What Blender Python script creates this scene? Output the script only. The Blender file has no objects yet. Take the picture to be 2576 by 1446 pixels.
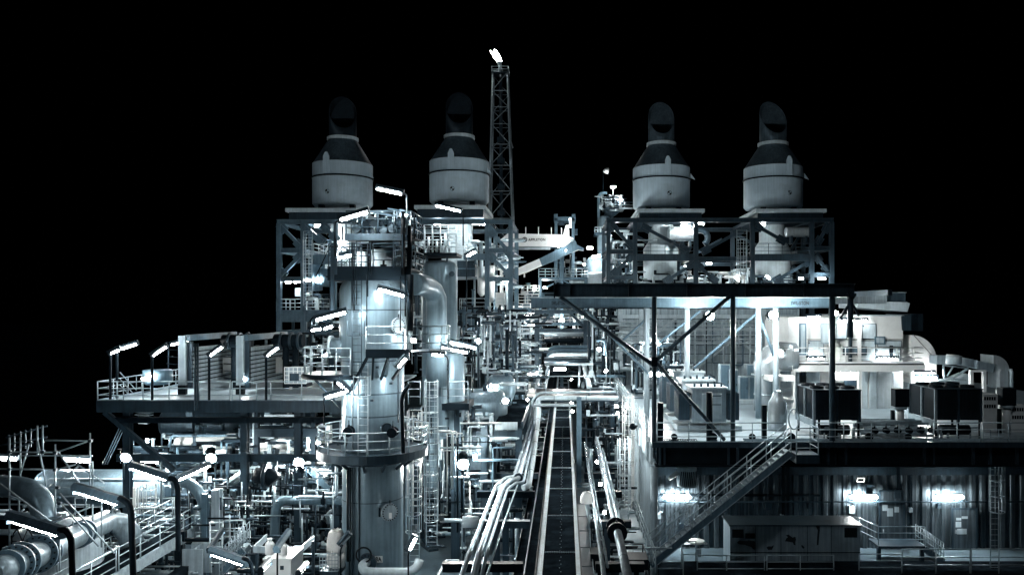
import bpy, math, random
from mathutils import Vector, Matrix
R = math.radians
V = Vector
rnd = random.Random(7)
scene = bpy.context.scene

# ------------------------------------------------------------------ camera
# world: X right, Y away from the camera, Z up (lower process deck at Z = 0), eye 15 m above it
EYE = 15.0
FPX, CX, CY = 2000.0, 1420.0, 777.0            # focal length and optical axis, in units of a 2575 px wide frame
cam_data = bpy.data.cameras.new("camera")
cam = bpy.data.objects.new("camera", cam_data)
scene.collection.objects.link(cam)
cam.location = (0, 0, EYE)
cam.rotation_euler = (R(90), 0, 0)
cam_data.sensor_width = 36.0
cam_data.lens = 36.0 * FPX / 2575.0
cam_data.shift_x = -(CX - 1287.5) / 2575.0
cam_data.shift_y = (CY - 722.0) / 2575.0
cam_data.clip_start = 0.5
cam_data.clip_end = 5000
scene.camera = cam

# ------------------------------------------------------------------ night sky and one faint sun lamp added as fill
world = bpy.data.worlds.new("World")
scene.world = world
world.use_nodes = True
wn = world.node_tree
bg = wn.nodes["Background"]
sky_tex = wn.nodes.new("ShaderNodeTexSky")
sky_tex.sky_type = 'NISHITA'
sky_tex.sun_disc = False
sky_tex.sun_elevation = R(-9)
sky_tex.sun_rotation = R(200)
wn.links.new(sky_tex.outputs[0], bg.inputs[0])
bg.inputs[1].default_value = 0.02
sun_data = bpy.data.lights.new("moon", 'SUN')  # sun lamp added as fill
sun_data.energy = 0.16
sun_data.angle = R(3)
sun_data.color = (0.93, 0.97, 1.0)
sun = bpy.data.objects.new("moon", sun_data)
sun.rotation_euler = (R(52), 0, R(-24))
scene.collection.objects.link(sun)

scene.view_settings.view_transform = 'Standard'
scene.view_settings.look = 'None'
scene.view_settings.exposure = 0.45
scene.view_settings.gamma = 1.0
cy = scene.cycles
cy.use_denoising = True
cy.max_bounces = 5
cy.diffuse_bounces = 1
cy.glossy_bounces = 2
cy.transmission_bounces = 2
cy.sample_clamp_direct = 0
cy.sample_clamp_indirect = 2.5
cy.caustics_reflective = False
cy.caustics_refractive = False
cy.use_light_tree = True

# ------------------------------------------------------------------ materials
MATS = {}
def mat(name, col, rough=0.5, metal=0.0, var=0.25, scale=1.2, stain=0.0, stain_col=(0.02, 0.025, 0.03), streak=0.0, bump=0.0, spec=0.5):
    """painted or bare metal with uneven tone, run-down streaks and patches of wear"""
    m = bpy.data.materials.new(name); m.use_nodes = True
    nt = m.node_tree; N, L = nt.nodes, nt.links
    b = N["Principled BSDF"]
    b.inputs["Roughness"].default_value = rough
    b.inputs["Metallic"].default_value = metal
    b.inputs["Specular IOR Level"].default_value = spec
    b.inputs["Specular Tint"].default_value = (0.62, 0.84, 1.0, 1)
    tc = N.new("ShaderNodeTexCoord")
    src = tc.outputs["Object"]
    n1 = N.new("ShaderNodeTexNoise"); n1.inputs["Scale"].default_value = scale; n1.inputs["Detail"].default_value = 6
    n1.inputs["Roughness"].default_value = 0.65
    L.new(src, n1.inputs["Vector"])
    cr = N.new("ShaderNodeValToRGB")
    c = V(col)
    lo, hi = c * (1 - var), c * (1 + var * 0.7)
    cr.color_ramp.elements[0].position = 0.3; cr.color_ramp.elements[0].color = (*lo, 1)
    cr.color_ramp.elements[1].position = 0.7; cr.color_ramp.elements[1].color = (*[min(.95, x) for x in hi], 1)
    L.new(n1.outputs[0], cr.inputs[0])
    out = cr.outputs[0]
    if streak:
        mp = N.new("ShaderNodeMapping"); mp.inputs["Scale"].default_value = (7, 7, 0.35)
        n2 = N.new("ShaderNodeTexNoise"); n2.inputs["Scale"].default_value = 1.0; n2.inputs["Detail"].default_value = 4
        L.new(src, mp.inputs[0]); L.new(mp.outputs[0], n2.inputs["Vector"])
        r2 = N.new("ShaderNodeValToRGB")
        r2.color_ramp.elements[0].position = 0.42; r2.color_ramp.elements[0].color = (1 - streak,) * 3 + (1,)
        r2.color_ramp.elements[1].position = 0.6; r2.color_ramp.elements[1].color = (1, 1, 1, 1)
        L.new(n2.outputs[0], r2.inputs[0])
        mx = N.new("ShaderNodeMix"); mx.data_type = 'RGBA'; mx.blend_type = 'MULTIPLY'; mx.inputs[0].default_value = 1
        L.new(out, mx.inputs[6]); L.new(r2.outputs[0], mx.inputs[7]); out = mx.outputs[2]
    if stain:
        n3 = N.new("ShaderNodeTexNoise"); n3.inputs["Scale"].default_value = scale * 0.55; n3.inputs["Detail"].default_value = 9
        n3.inputs["Roughness"].default_value = 0.72
        L.new(src, n3.inputs["Vector"])
        r3 = N.new("ShaderNodeValToRGB")
        r3.color_ramp.elements[0].position = 0.5; r3.color_ramp.elements[0].color = (0, 0, 0, 1)
        r3.color_ramp.elements[1].position = 0.62; r3.color_ramp.elements[1].color = (stain,) * 3 + (1,)
        L.new(n3.outputs[0], r3.inputs[0])
        mx = N.new("ShaderNodeMix"); mx.data_type = 'RGBA'
        L.new(r3.outputs[0], mx.inputs[0]); L.new(out, mx.inputs[6]); mx.inputs[7].default_value = (*stain_col, 1)
        out = mx.outputs[2]
    L.new(out, b.inputs["Base Color"])
    if bump:
        n4 = N.new("ShaderNodeTexNoise"); n4.inputs["Scale"].default_value = scale * 6; n4.inputs["Detail"].default_value = 4
        L.new(src, n4.inputs["Vector"])
        bp = N.new("ShaderNodeBump"); bp.inputs["Strength"].default_value = bump; bp.inputs["Distance"].default_value = 0.03
        L.new(n4.outputs[0], bp.inputs["Height"]); L.new(bp.outputs[0], b.inputs["Normal"])
    MATS[name] = m
    return m
def emit(name, col, strength):
    m = bpy.data.materials.new(name); m.use_nodes = True
    nt = m.node_tree; nt.nodes.remove(nt.nodes["Principled BSDF"])
    e = nt.nodes.new("ShaderNodeEmission"); e.inputs[0].default_value = (*col, 1); e.inputs[1].default_value = strength
    nt.links.new(e.outputs[0], nt.nodes["Material Output"].inputs[0])
    return m
paint = mat("grey_paint", (0.095, 0.165, 0.22), 0.4, 0, 0.35, 0.9, stain=0.35, streak=0.18)
pale = mat("pale_paint", (0.46, 0.575, 0.64), 0.42, 0, 0.22, 0.8, stain=0.25, stain_col=(0.12, 0.16, 0.19), streak=0.12)
white = mat("white_paint", (0.73, 0.79, 0.81), 0.4, 0, 0.08, 1.5, stain=0.15, stain_col=(0.3, 0.34, 0.36))
mid = mat("weathered_steel", (0.024, 0.045, 0.064), 0.42, 0.1, 0.3, 1.3, stain=0.5, streak=0.3)
dark = mat("dark_steel", (0.006, 0.011, 0.016), 0.45, 0.0, 0.35, 1.5, spec=0.3)
black = mat("black_rubber", (0.008, 0.011, 0.014), 0.55, 0, 0.3, 3)
galv = mat("galvanised_steel", (0.43, 0.55, 0.62), 0.24, 0.25, 0.22, 3.5, stain=0.3, stain_col=(0.1, 0.13, 0.15))
clad = mat("aluminium_cladding", (0.55, 0.65, 0.71), 0.25, 0.5, 0.16, 1.6, streak=0.14, bump=0.25)
vess = mat("vessel_paint", (0.155, 0.235, 0.29), 0.3, 0.15, 0.3, 0.7, stain=0.3, stain_col=(0.13, 0.17, 0.2), streak=0.2)
stackm = mat("stack_paint", (0.42, 0.56, 0.66), 0.5, 0.05, 0.12, 0.6, stain=0.3, stain_col=(0.2, 0.25, 0.29), streak=0.1)
shaded_hood = mat('thick_soot', (0.014, 0.024, 0.034), 0.5, 0.1, 0.4, 0.8, streak=0.3)  # left hoods darker than the right: their dim lighting put into the colour
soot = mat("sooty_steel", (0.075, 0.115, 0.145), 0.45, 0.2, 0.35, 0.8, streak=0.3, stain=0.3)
deckm = mat("deck_plating", (0.095, 0.145, 0.18), 0.3, 0.05, 0.35, 0.5, stain=0.85, stain_col=(0.02, 0.03, 0.04), bump=0.2)
pale_deck = mat("pale_deck_paint", (0.28, 0.37, 0.43), 0.36, 0.0, 0.2, 0.5, stain=0.5, stain_col=(0.16, 0.2, 0.23), bump=0.15)
grating = mat("dark_grating", (0.007, 0.011, 0.015), 0.7, 0.0, 0.5, 1.2, spec=0.0, stain=0.6, stain_col=(0.02, 0.033, 0.044))
for m_ in (grating, dark, black): m_.node_tree.nodes["Principled BSDF"].inputs["IOR"].default_value = 1.13 if m_ is grating else 1.2
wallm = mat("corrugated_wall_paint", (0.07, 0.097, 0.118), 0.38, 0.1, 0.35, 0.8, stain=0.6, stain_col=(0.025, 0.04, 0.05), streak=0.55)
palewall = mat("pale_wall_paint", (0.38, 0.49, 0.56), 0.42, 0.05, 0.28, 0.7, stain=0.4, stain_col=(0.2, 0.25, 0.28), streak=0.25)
shed_m = mat("chipped_shed_paint", (0.24, 0.33, 0.39), 0.45, 0.05, 0.16, 0.9, stain=0.3, stain_col=(0.09, 0.12, 0.14), streak=0.25)
plastic = mat("white_plastic", (0.70, 0.76, 0.79), 0.35, 0, 0.05, 2)
sheetw = mat("white_sheeting", (0.74, 0.77, 0.77), 0.6, 0, 0.12, 5, bump=0.8)
ink = mat("black_lettering", (0.012, 0.014, 0.016), 0.6, 0, 0.05, 2)
tube_e = emit("lamp_tube", (1.0, 0.985, 0.94), 260)
tube_s = emit("dim_lamp_tube", (1.0, 0.985, 0.94), 110)
flood_e = emit("floodlight_glass", (1.0, 0.985, 0.93), 1250)
flood_m = emit("small_floodlight_glass", (1.0, 0.985, 0.93), 850)
flare_e = emit("flare_flame", (1.0, 0.97, 0.9), 60)

# ------------------------------------------------------------------ mesh building
class MB:
    def __init__(s): s.v = []; s.f = []; s.sm = []
    def add(s, vs, fs, smooth=False):
        o = len(s.v); s.v += [tuple(p) for p in vs]; s.f += [tuple(i + o for i in f) for f in fs]; s.sm += [smooth] * len(fs); return s
    def box(s, a, b):
        x0, y0, z0 = [min(a[i], b[i]) for i in range(3)]; x1, y1, z1 = [max(a[i], b[i]) for i in range(3)]
        return s.add([(x0,y0,z0),(x1,y0,z0),(x1,y1,z0),(x0,y1,z0),(x0,y0,z1),(x1,y0,z1),(x1,y1,z1),(x0,y1,z1)],
                     [(0,3,2,1),(4,5,6,7),(0,1,5,4),(1,2,6,5),(2,3,7,6),(3,0,4,7)])
    def cbox(s, c, d): return s.box([c[i] - d[i] / 2 for i in range(3)], [c[i] + d[i] / 2 for i in range(3)])
    def frame_of(s, p, q, up=None):
        d = (V(q) - V(p)).normalized()
        u = V(up) if up else (V((0, 0, 1)) if abs(d.z) < 0.9 else V((0, 1, 0)))
        a = d.cross(u).normalized(); b = a.cross(d).normalized()
        return d, a, b
    def bar(s, p, q, w, h=None, up=None):
        h = h or w; p, q = V(p), V(q); d, a, b = s.frame_of(p, q, up)
        vs = []
        for c in (p, q):
            for sa, sb in ((-1,-1),(1,-1),(1,1),(-1,1)): vs.append(c + a * sa * w / 2 + b * sb * h / 2)
        return s.add(vs, [(0,1,2,3),(7,6,5,4),(0,4,5,1),(1,5,6,2),(2,6,7,3),(3,7,4,0)])
    def ibeam(s, p, q, w, h, t=0.03, up=None):
        p, q = V(p), V(q); d, a, b = s.frame_of(p, q, up)
        for k in (-1, 1): s.bar(p + b * k * (h - t) / 2, q + b * k * (h - t) / 2, w, t, up)
        return s.bar(p, q, t * 0.7, h - 2 * t + 0.002, up)
    def tube(s, pts, r, n=8, bend=0.0, closed=False, caps=True):
        pts = [V(p) for p in pts]
        if bend and len(pts) > 2:
            out = [pts[0]]
            for i in range(1, len(pts) - 1):
                a, b, c = pts[i-1], pts[i], pts[i+1]
                d1, d2 = (a - b), (c - b); l = min(bend, d1.length * .49, d2.length * .49)
                A, B = b + d1.normalized() * l, b + d2.normalized() * l
                k = 5
                for j in range(k + 1):
                    t = j / k; out.append(A * (1-t)**2 + b * 2 * t * (1-t) + B * t * t)
            out.append(pts[-1]); pts = out
        m = len(pts); vs = []; prev = None
        for i, p in enumerate(pts):
            if closed: d = (pts[(i+1) % m] - pts[i-1])
            else: d = (pts[min(i+1, m-1)] - pts[max(i-1, 0)])
            d = d.normalized() if d.length else V((0,0,1))
            if prev is None:
                u = V((0,0,1)) if abs(d.z) < 0.9 else V((0,1,0)); a = d.cross(u).normalized()
            else:
                a = prev - d * prev.dot(d); a = a.normalized() if a.length > 1e-6 else d.orthogonal().normalized()
            prev = a; b = d.cross(a)
            rr = r[i] if isinstance(r, (list, tuple)) else r
            for k in range(n):
                t = 2 * math.pi * k / n; vs.append(p + a * math.cos(t) * rr + b * math.sin(t) * rr)
        fs = []
        for i in range(m if closed else m - 1):
            j = (i + 1) % m
            for k in range(n): fs.append((i*n+k, i*n+(k+1) % n, j*n+(k+1) % n, j*n+k))
        s.add(vs, fs, True)
        if caps and not closed:
            o = len(s.v) - len(vs)
            s.f.append(tuple(o + k for k in reversed(range(n)))); s.sm.append(False)
            s.f.append(tuple(o + (m-1)*n + k for k in range(n))); s.sm.append(False)
        return s
    def lathe(s, c, prof, n=32, axis=None, a0=0, a1=360):
        """profile of (radius, height) turned round an axis through c"""
        c = V(c); ax = V(axis or (0,0,1)).normalized()
        u = ax.orthogonal().normalized() if axis else V((1,0,0)); w = ax.cross(u)
        full = abs(a1 - a0) >= 360; nn = n if full else n + 1; vs = []; fs = []
        for r_, h in prof:
            for k in range(nn):
                t = R(a0 + (a1 - a0) * k / n); vs.append(c + ax * h + (u * math.cos(t) + w * math.sin(t)) * r_)
        for i in range(len(prof) - 1):
            for k in range(n if full else n):
                k2 = (k + 1) % nn; fs.append((i*nn+k, i*nn+k2, (i+1)*nn+k2, (i+1)*nn+k))
        # profile steps meet in hard edges: only curved runs are smoothed
        return s.add(vs, fs, True)
    def cyl(s, p, q, r, n=24):
        d = V(q) - V(p); l = d.length
        s.tube([p, q], r, n); return s
    def disc_ring(s, c, r0, r1, z0, z1, n=32, a0=0, a1=360):
        return s.lathe(c, [(r0, z0), (r1, z0), (r1, z1), (r0, z1), (r0, z0)], n, None, a0, a1).flat(n * 4)
    def flat(s, k):
        for i in range(len(s.sm) - k, len(s.sm)): s.sm[i] = False
        return s
    def prism(s, pts, vec):
        pts = [V(p) for p in pts]; n = len(pts); vec = V(vec)
        return s.add(pts + [p + vec for p in pts], [tuple(reversed(range(n))), tuple(range(n, 2*n))] + [(i, (i+1) % n, n + (i+1) % n, n + i) for i in range(n)])
    def build(s, name, m, parent=None, origin=None):
        o0 = V(origin) if origin is not None else (V(parent['o0']) if parent is not None and 'o0' in parent else V((0,0,0)))
        me = bpy.data.meshes.new(name)
        me.from_pydata([tuple(V(p) - o0) for p in s.v], [], s.f)
        me.polygons.foreach_set("use_smooth", s.sm)
        me.materials.append(m); me.update()
        o = bpy.data.objects.new(name, me); scene.collection.objects.link(o)
        if parent is not None:
            o.parent = parent; o['o0'] = tuple(o0)
        else: o.location = o0; o['o0'] = tuple(o0)
        return o
def sharpen(o, ang=40):
    me = o.data
    try: me.set_sharp_from_angle(angle=R(ang))
    except Exception: pass
    return o
def T(name, label, cat, loc, group=None):
    o = bpy.data.objects.new(name, None); scene.collection.objects.link(o)
    o.location = loc; o['o0'] = tuple(loc); o['label'] = label; o['category'] = cat
    if group: o['group'] = group
    o.empty_display_size = 0.3
    return o
def tag(o, label, cat, group=None):
    o['label'] = label; o['category'] = cat
    if group: o['group'] = group
    return o
def struct(o, kind='structure'):
    o['kind'] = kind; return o
def solo(name, label, cat, mb, m, loc=None, group=None):
    """a thing that is one mesh"""
    if loc is None: loc = mb.v[0]
    return tag(mb.build(name, m, None, loc), label, cat, group)
def copy_tree(o, parent=None):
    c = o.copy(); scene.collection.objects.link(c)
    if parent is not None: c.parent = parent
    for ch in list(o.children): copy_tree(ch, c)
    return c

# reading points off the place: (zoom window, x, y) at a distance Y from the eye
W = dict(D=(0,0,1), R1=(643.8,469.4,.2504), R2=(0,804.7,.2504), R3=(0,1083.7,.2504), R4=(603.5,804.7,.2504), R5=(603.5,1083.7,.2504),
         R6=(1193.7,804.7,.2504), R7=(1193.7,1083.7,.2504), R8=(1193.7,469.4,.2504), S1=(1676.5,469.4,.2504), S2=(1609.4,764.5,.2504),
         S3=(1931.3,764.5,.2504), S4=(1609.4,1083.7,.2504), S5=(1931.3,1083.7,.2504))
def at(w, x, y, Y):
    ox, oy, s = W[w]; px, py = ox + x * s, oy + y * s
    return V(((px - CX) * Y / FPX, Y, EYE - (py - CY) * Y / FPX))
def aX(w, x, Y): return at(w, x, 0, Y).x
def aZ(w, y, Y): return at(w, 0, y, Y).z

# ------------------------------------------------------------------ builders of repeated kinds
def railing(pts, label, h=1.1, sp=1.5, group='handrails', m=None, closed=False, lod=0, r=0.026, toe=True, rails=3):
    r = r * 1.2
    """guard rail along deck-level points > top_rail, mid_rail, post (each), toe_board"""
    m = m or galv; pts = [V(p) for p in pts]
    if lod:
        mb = MB()
        for k in range(rails): mb.tube([p + V((0,0,h*(rails-k)/rails)) for p in pts], r, 4)
        for a, b in zip(pts, pts[1:]):
            n = max(1, round((b - a).length / sp))
            for i in range(n): q = a.lerp(b, i / n); mb.tube([q, q + V((0,0,h))], r, 4)
        mb.tube([pts[-1], pts[-1] + V((0,0,h))], r, 4)
        return solo('railing', label, 'railing', mb, m, pts[0], group)
    t = T('railing', label, 'railing', pts[0], group)
    MB().tube([p + V((0,0,h)) for p in pts], r, 6, closed=closed).build('top_rail', m, t)
    for k in range(1, rails): MB().tube([p + V((0,0,h*k/rails)) for p in pts], r*.8, 6, closed=closed).build('mid_rail', m, t)
    if toe:
        tb = MB()
        for a, b in zip(pts, pts[1:]): tb.bar(a + V((0,0,.07)), b + V((0,0,.07)), 0.012, 0.13)
        tb.build('toe_board', m, t)
    segs = list(zip(pts, pts[1:] + ([pts[0]] if closed else [])))
    if closed: segs = segs[:len(pts)]
    acc = 0; last = None; spots = []
    for a, b in segs[:len(pts) - (0 if closed else 1)]:
        L = (b - a).length
        if L > sp * 0.8:
            n = max(1, round(L / sp))
            spots += [a.lerp(b, i / n) for i in range(n)]
        else:
            acc += L
            if last is None or acc >= sp: spots.append(a); acc = 0
        last = b
    if not closed: spots.append(pts[-1])
    pm = None
    for q in spots:
        if pm is None:
            pm = MB().tube([q, q + V((0,0,h))], r, 6).build('post', m, t)
            me = pm.data; first = q
        else:
            o = bpy.data.objects.new('post', me); scene.collection.objects.link(o); o.parent = t; o.location = q - first
    return t
def arc(c, r, a0, a1, n=16):
    c = V(c); return [c + V((math.cos(R(a0 + (a1-a0)*i/n)) * r, math.sin(R(a0 + (a1-a0)*i/n)) * r, 0)) for i in range(n + 1)]
def ladder(x, y, z0, z1, label, w=0.45, cage=None, m=None, face=-1, group='ladders'):
    """vertical ladder; the rungs and hoops face the camera (face=-1)"""
    m = m or galv; t = T('ladder', label, 'ladder', (x, y, z0), group)
    for s in (-1, 1): MB().bar((x + s*w/2, y, z0), (x + s*w/2, y, z1), 0.05, 0.02).build('side_rail', m, t)
    mb = MB(); z = z0 + .15
    while z < z1: mb.tube([(x - w/2, y, z), (x + w/2, y, z)], 0.014, 4); z += 0.3
    mb.build('rungs', m, t)
    if cage:
        c0, c1 = cage; cb = MB(); rr = 0.38; z = c0
        def pt(k, z): 
            th = math.pi * k / 8; return V((x + math.cos(th) * rr, y + face * (0.15 + math.sin(th) * (rr + .2)), z))
        while z <= c1 + .01: cb.tube([V((x+w/2, y, z))] + [pt(k, z) for k in range(9)] + [V((x-w/2, y, z))], 0.02, 4); z += 0.85
        for k in (0, 2, 4, 6, 8): cb.bar(pt(k, c0), pt(k, c1), 0.04, 0.012)
        cb.build('safety_cage', m, t)
    return t
def lamp(p, q, label, pole=None, power=None, r=0.055, hood=True, group='tube lamps on poles', name='tube_lamp', cat='lamp', pm=None, pr=0.035, hs=1.0):
    """linear luminaire from p to q > lamp_tube, housing, pole; hs scales the hood"""
    p, q = V(p), V(q); t = T(name, label, cat, pole[-1] if pole else q, group)
    d = (q - p).normalized()
    up = V((0,0,1)) - d * d.z; up.normalize()
    MB().tube([p, q], r, 8).build('lamp_tube', power or tube_e, t)
    if hood:
        side = d.cross(up).normalized(); mb = MB(); a, b = p - d*.12*hs, q + d*.12*hs
        prof = [(-.09, .03), (-.10, .10), (-.05, .19), (.05, .19), (.10, .10), (.09, .03)]
        vs = [e + side*x*hs + up*(z*hs + r*.6) for e in (a, b) for x, z in prof]; n = len(prof)
        mb.add(vs, [(i, (i+1) % n, n+(i+1) % n, n+i) for i in range(n)] + [tuple(reversed(range(n))), tuple(range(n, 2*n))])
        for e, k in ((p - d*.04, -1), (q + d*.04, 1)): mb.bar(e, e + d*k*.07, .2*hs, .1, up)
        mb.build('housing', paint if hs > 1 else mid, t)
    if pole:
        MB().tube(pole, pr, 8, bend=0.25).build('pole', pm or dark, t)
    return t
def flood(p, aim, label, size=0.5, power=None, pole=None, group='floodlights'):
    """round floodlight > housing, glass, bracket, pole"""
    p = V(p); d = (V(aim) - p).normalized(); t = T('floodlight', label, 'floodlight', pole[-1] if pole else p, group)
    side = d.cross(V((0,0,1))).normalized(); r = size * .5
    sharpen(MB().lathe(p, [(r*1.02, .02), (r*1.1, 0), (r*1.05, -size*.18), (r*.6, -size*.5), (r*.3, -size*.6), (0, -size*.62)], 20, d).build('housing', dark, t), 50)
    MB().lathe(p, [(0, size*.12), (r*.45, size*.10), (r*.8, size*.05), (r, 0)], 12, d).build('glass', power or flood_e, t)
    for k in (-1, 1): MB().bar(p + side*k*(r*1.15) - d*.1, p + side*k*(r*1.15) - d*.1 - V((0,0,r*1.4)), .03, .06).build('bracket', mid, t)
    if pole: MB().tube(pole, 0.04, 8).build('pole', mid, t)
    return t
def bolts(c, r, n, br, d, axis, m, parent, name='bolt_ring'):
    c = V(c); ax = V(axis).normalized(); u = ax.orthogonal().normalized(); w = ax.cross(u); mb = MB()
    for k in range(n):
        th = 2*math.pi*k/n; q = c + (u*math.cos(th) + w*math.sin(th))*r
        mb.tube([q, q + ax*d], br, 6)
    return mb.build(name, m, parent)
def pipe(pts, r, label, m=None, bend=None, flanges=(), cat='pipe', group='process pipes', n=12, name='pipe', bands=0):
    """insulated or painted pipe; flanges at given fractions of its run are parts of it"""
    m = m or clad; pts = [V(p) for p in pts]
    t = T(name, label, cat, pts[0], group) if flanges or bands else None
    mb = MB().tube(pts, r, n, bend=bend if bend is not None else r * 2.5)
    if t is None: return solo(name, label, cat, mb, m, pts[0], group)
    mb.build('pipe_run', m, t)
    L = [(b - a).length for a, b in zip(pts, pts[1:])]; tot = sum(L)
    def where(f):
        s = f * tot
        for a, b, l in zip(pts, pts[1:], L):
            if s <= l: return a.lerp(b, s / l), (b - a).normalized()
            s -= l
        return pts[-1], (pts[-1] - pts[-2]).normalized()
    for f in flanges:
        c, d = where(f); fb = MB()
        for k in (-1, 1): fb.tube([c + d*(k*.045 - .03), c + d*(k*.045 + .03)], r * 1.5 + .03, 18)
        fb.build('flange', mid, t)
    if bands:
        k = 1
        for i in range(1, bands): c, d = where(i / bands); MB().tube([c - d*.02, c + d*.02], r * 1.03 + .004, n).build('cladding_band', mid, t)
    return t
def valve(c, r, label, axis=(1,0,0), m=None, group='valves', wheel=True, h=None):
    """valve > body, flange (two), bonnet, handwheel"""
    c = V(c); ax = V(axis).normalized(); t = T('valve', label, 'valve', c, group); h = h or r * 4
    m = m or mid
    MB().tube([c - ax*r*1.6, c - ax*r*.8, c, c + ax*r*.8, c + ax*r*1.6], [r, r*1.15, r*1.45, r*1.15, r], 12).build('body', m, t)
    for k in (-1, 1): MB().tube([c + ax*k*r*1.6, c + ax*k*r*1.95], r*1.7, 14).build('flange', m, t)
    MB().tube([c, c + V((0,0,h*.55)), c + V((0,0,h*.6)), c + V((0,0,h))], [r*.6, r*.5, r*.22, r*.18], 8).build('bonnet', dark, t)
    if wheel:
        wm = MB().tube(arc(c + V((0,0,h)), r*1.3, 0, 345, 14), r*.12, 5, closed=True)
        for a in (0, 90): 
            dv = V((math.cos(R(a)), math.sin(R(a)), 0))*r*1.3; wm.tube([c + V((0,0,h)) - dv, c + V((0,0,h)) + dv], r*.09, 4)
        wm.build('handwheel', dark, t)
    return t
def text(s, p, size, m, parent, name='lettering', width=None, rot=(R(90), 0, 0), depth=0.004):
    cu = bpy.data.curves.new(name, 'FONT'); cu.body = s; cu.size = size; cu.extrude = depth; cu.offset = size * 0.035; cu.space_character = 1.12
    cu.align_x = 'CENTER'; cu.align_y = 'CENTER'; cu.materials.append(m)
    o = bpy.data.objects.new(name, cu); scene.collection.objects.link(o)
    o.parent = parent; o.location = V(p) - V(parent['o0']); o.rotation_euler = rot
    if width:
        bpy.context.view_layer.update(); w = o.dimensions.x
        if w > 0: o.scale = (width / w, 1, 1)
    bpy.context.view_layer.update()
    me = bpy.data.meshes.new_from_object(o.evaluated_get(bpy.context.evaluated_depsgraph_get()))
    m2 = bpy.data.objects.new(name, me); scene.collection.objects.link(m2)
    m2.parent = parent; m2.location = o.location; m2.rotation_euler = o.rotation_euler; m2.scale = o.scale
    bpy.data.objects.remove(o)
    m2.name = name
    return m2
W['C'] = (1247.3, 523.1, .1302); W['T1'] = (670.6, 167.7, .2603); W['T2'] = (1475.3, 214.6, .2603)
# ================================================================== SETTING
watm = mat("night_sea", (0.004, 0.007, 0.01), 0.15, 0, 0.3, 0.05, bump=0.5)
struct(MB().box((-1500, -200, -22.2), (1500, 3000, -22)).build('sea', watm))
struct(MB().box((-31, -2, -0.3), (62, 230, 0)).build('deck', deckm))
struct(MB().box((-31.6, -2, -21), (-31.01, 230, 0.35)).build('hull_side', dark))

# ================================================================== MODULE FRAMES WITH EXHAUST STACKS
def gantry(label, Y0, Y1, posts, levels, diags, zb, side_diags=True, m=None, group='exhaust stack frames', w=0.4):
    """open steel frame > column (each), beam (each), brace (each)"""
    m = m or paint; f = Y0 / FPX
    xs = [(p - CX) * f for p in posts]
    t = T('stack_gantry', label, 'gantry', (xs[0], Y0, zb), group)
    ztop = EYE - (levels[0][0] - CY) * f
    for x in xs:
        for y in (Y0, Y1): MB().ibeam((x, y, zb), (x, y, ztop - .2), w, w, 0.05, (0, 1, 0)).build('column', m, t)
    for py, a, b in levels:
        z = EYE - (py - CY) * f; xa, xb = (a - CX) * f, (b - CX) * f
        for y in (Y0 - .003, Y1 + .003):
            MB().ibeam((xa - w/2, y, z), (xb + w/2, y, z), w * .8, 0.42, 0.05).build('beam', m, t)
        for x in xs:
            if xa - .1 <= x <= xb + .1: MB().ibeam((x, Y0, z - .02), (x, Y1, z - .02), w * .75, 0.36, 0.04).build('beam', m, t)
    for (x0, y0, x1, y1) in diags:
        for yy in (Y0 + .05, Y1 - .05):
            a = V(((x0 - CX) * f, yy, EYE - (y0 - CY) * f)); b = V(((x1 - CX) * f, yy, EYE - (y1 - CY) * f))
            MB().bar(a, b, 0.26, 0.3).build('brace', m, t)
            if yy == Y0 + .05:
                for q, o_ in ((a, b), (b, a)):
                    d = (o_ - q).normalized(); MB().bar(q - d*.2, q + d*.75, 0.06, 0.75).build('gusset', m, t)
    return t
gantry('left open frame of bolted beams carrying two exhaust stacks', 73, 82, (702, 763, 1225, 1284),
       ((557, 702, 1284), (629, 702, 763), (701, 702, 763), (629, 1225, 1284), (701, 1225, 1284), (786, 702, 826), (786, 1150, 1284), (835, 702, 1284)),
       ((704, 566, 757, 620), (757, 640, 704, 694), (762, 566, 812, 606), (812, 566, 846, 601), (1284, 640, 1230, 575), (1230, 640, 1284, 694), (1180, 800, 1260, 900), (1284, 800, 1225, 900)), 0)
gantry('right open frame of dark beams carrying two exhaust stacks', 76, 85, (1530, 1597, 1750, 1892, 2041, 2091),
       ((553, 1530, 2091), (632, 1530, 1597), (650, 1597, 2045), (697, 1530, 1597), (624, 2041, 2091), (690, 2041, 2091)),
       ((1618, 570, 1730, 630), (1768, 632, 1862, 580), (1950, 705, 2040, 654), (2055, 612, 2083, 566), (2052, 642, 2083, 684), (1900, 566, 1972, 606), (1535, 562, 1590, 622), (1540, 690, 1592, 640),
        (1674, 707, 1745, 660), (1752, 664, 1800, 706)), 7.9, m=mid)

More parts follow.
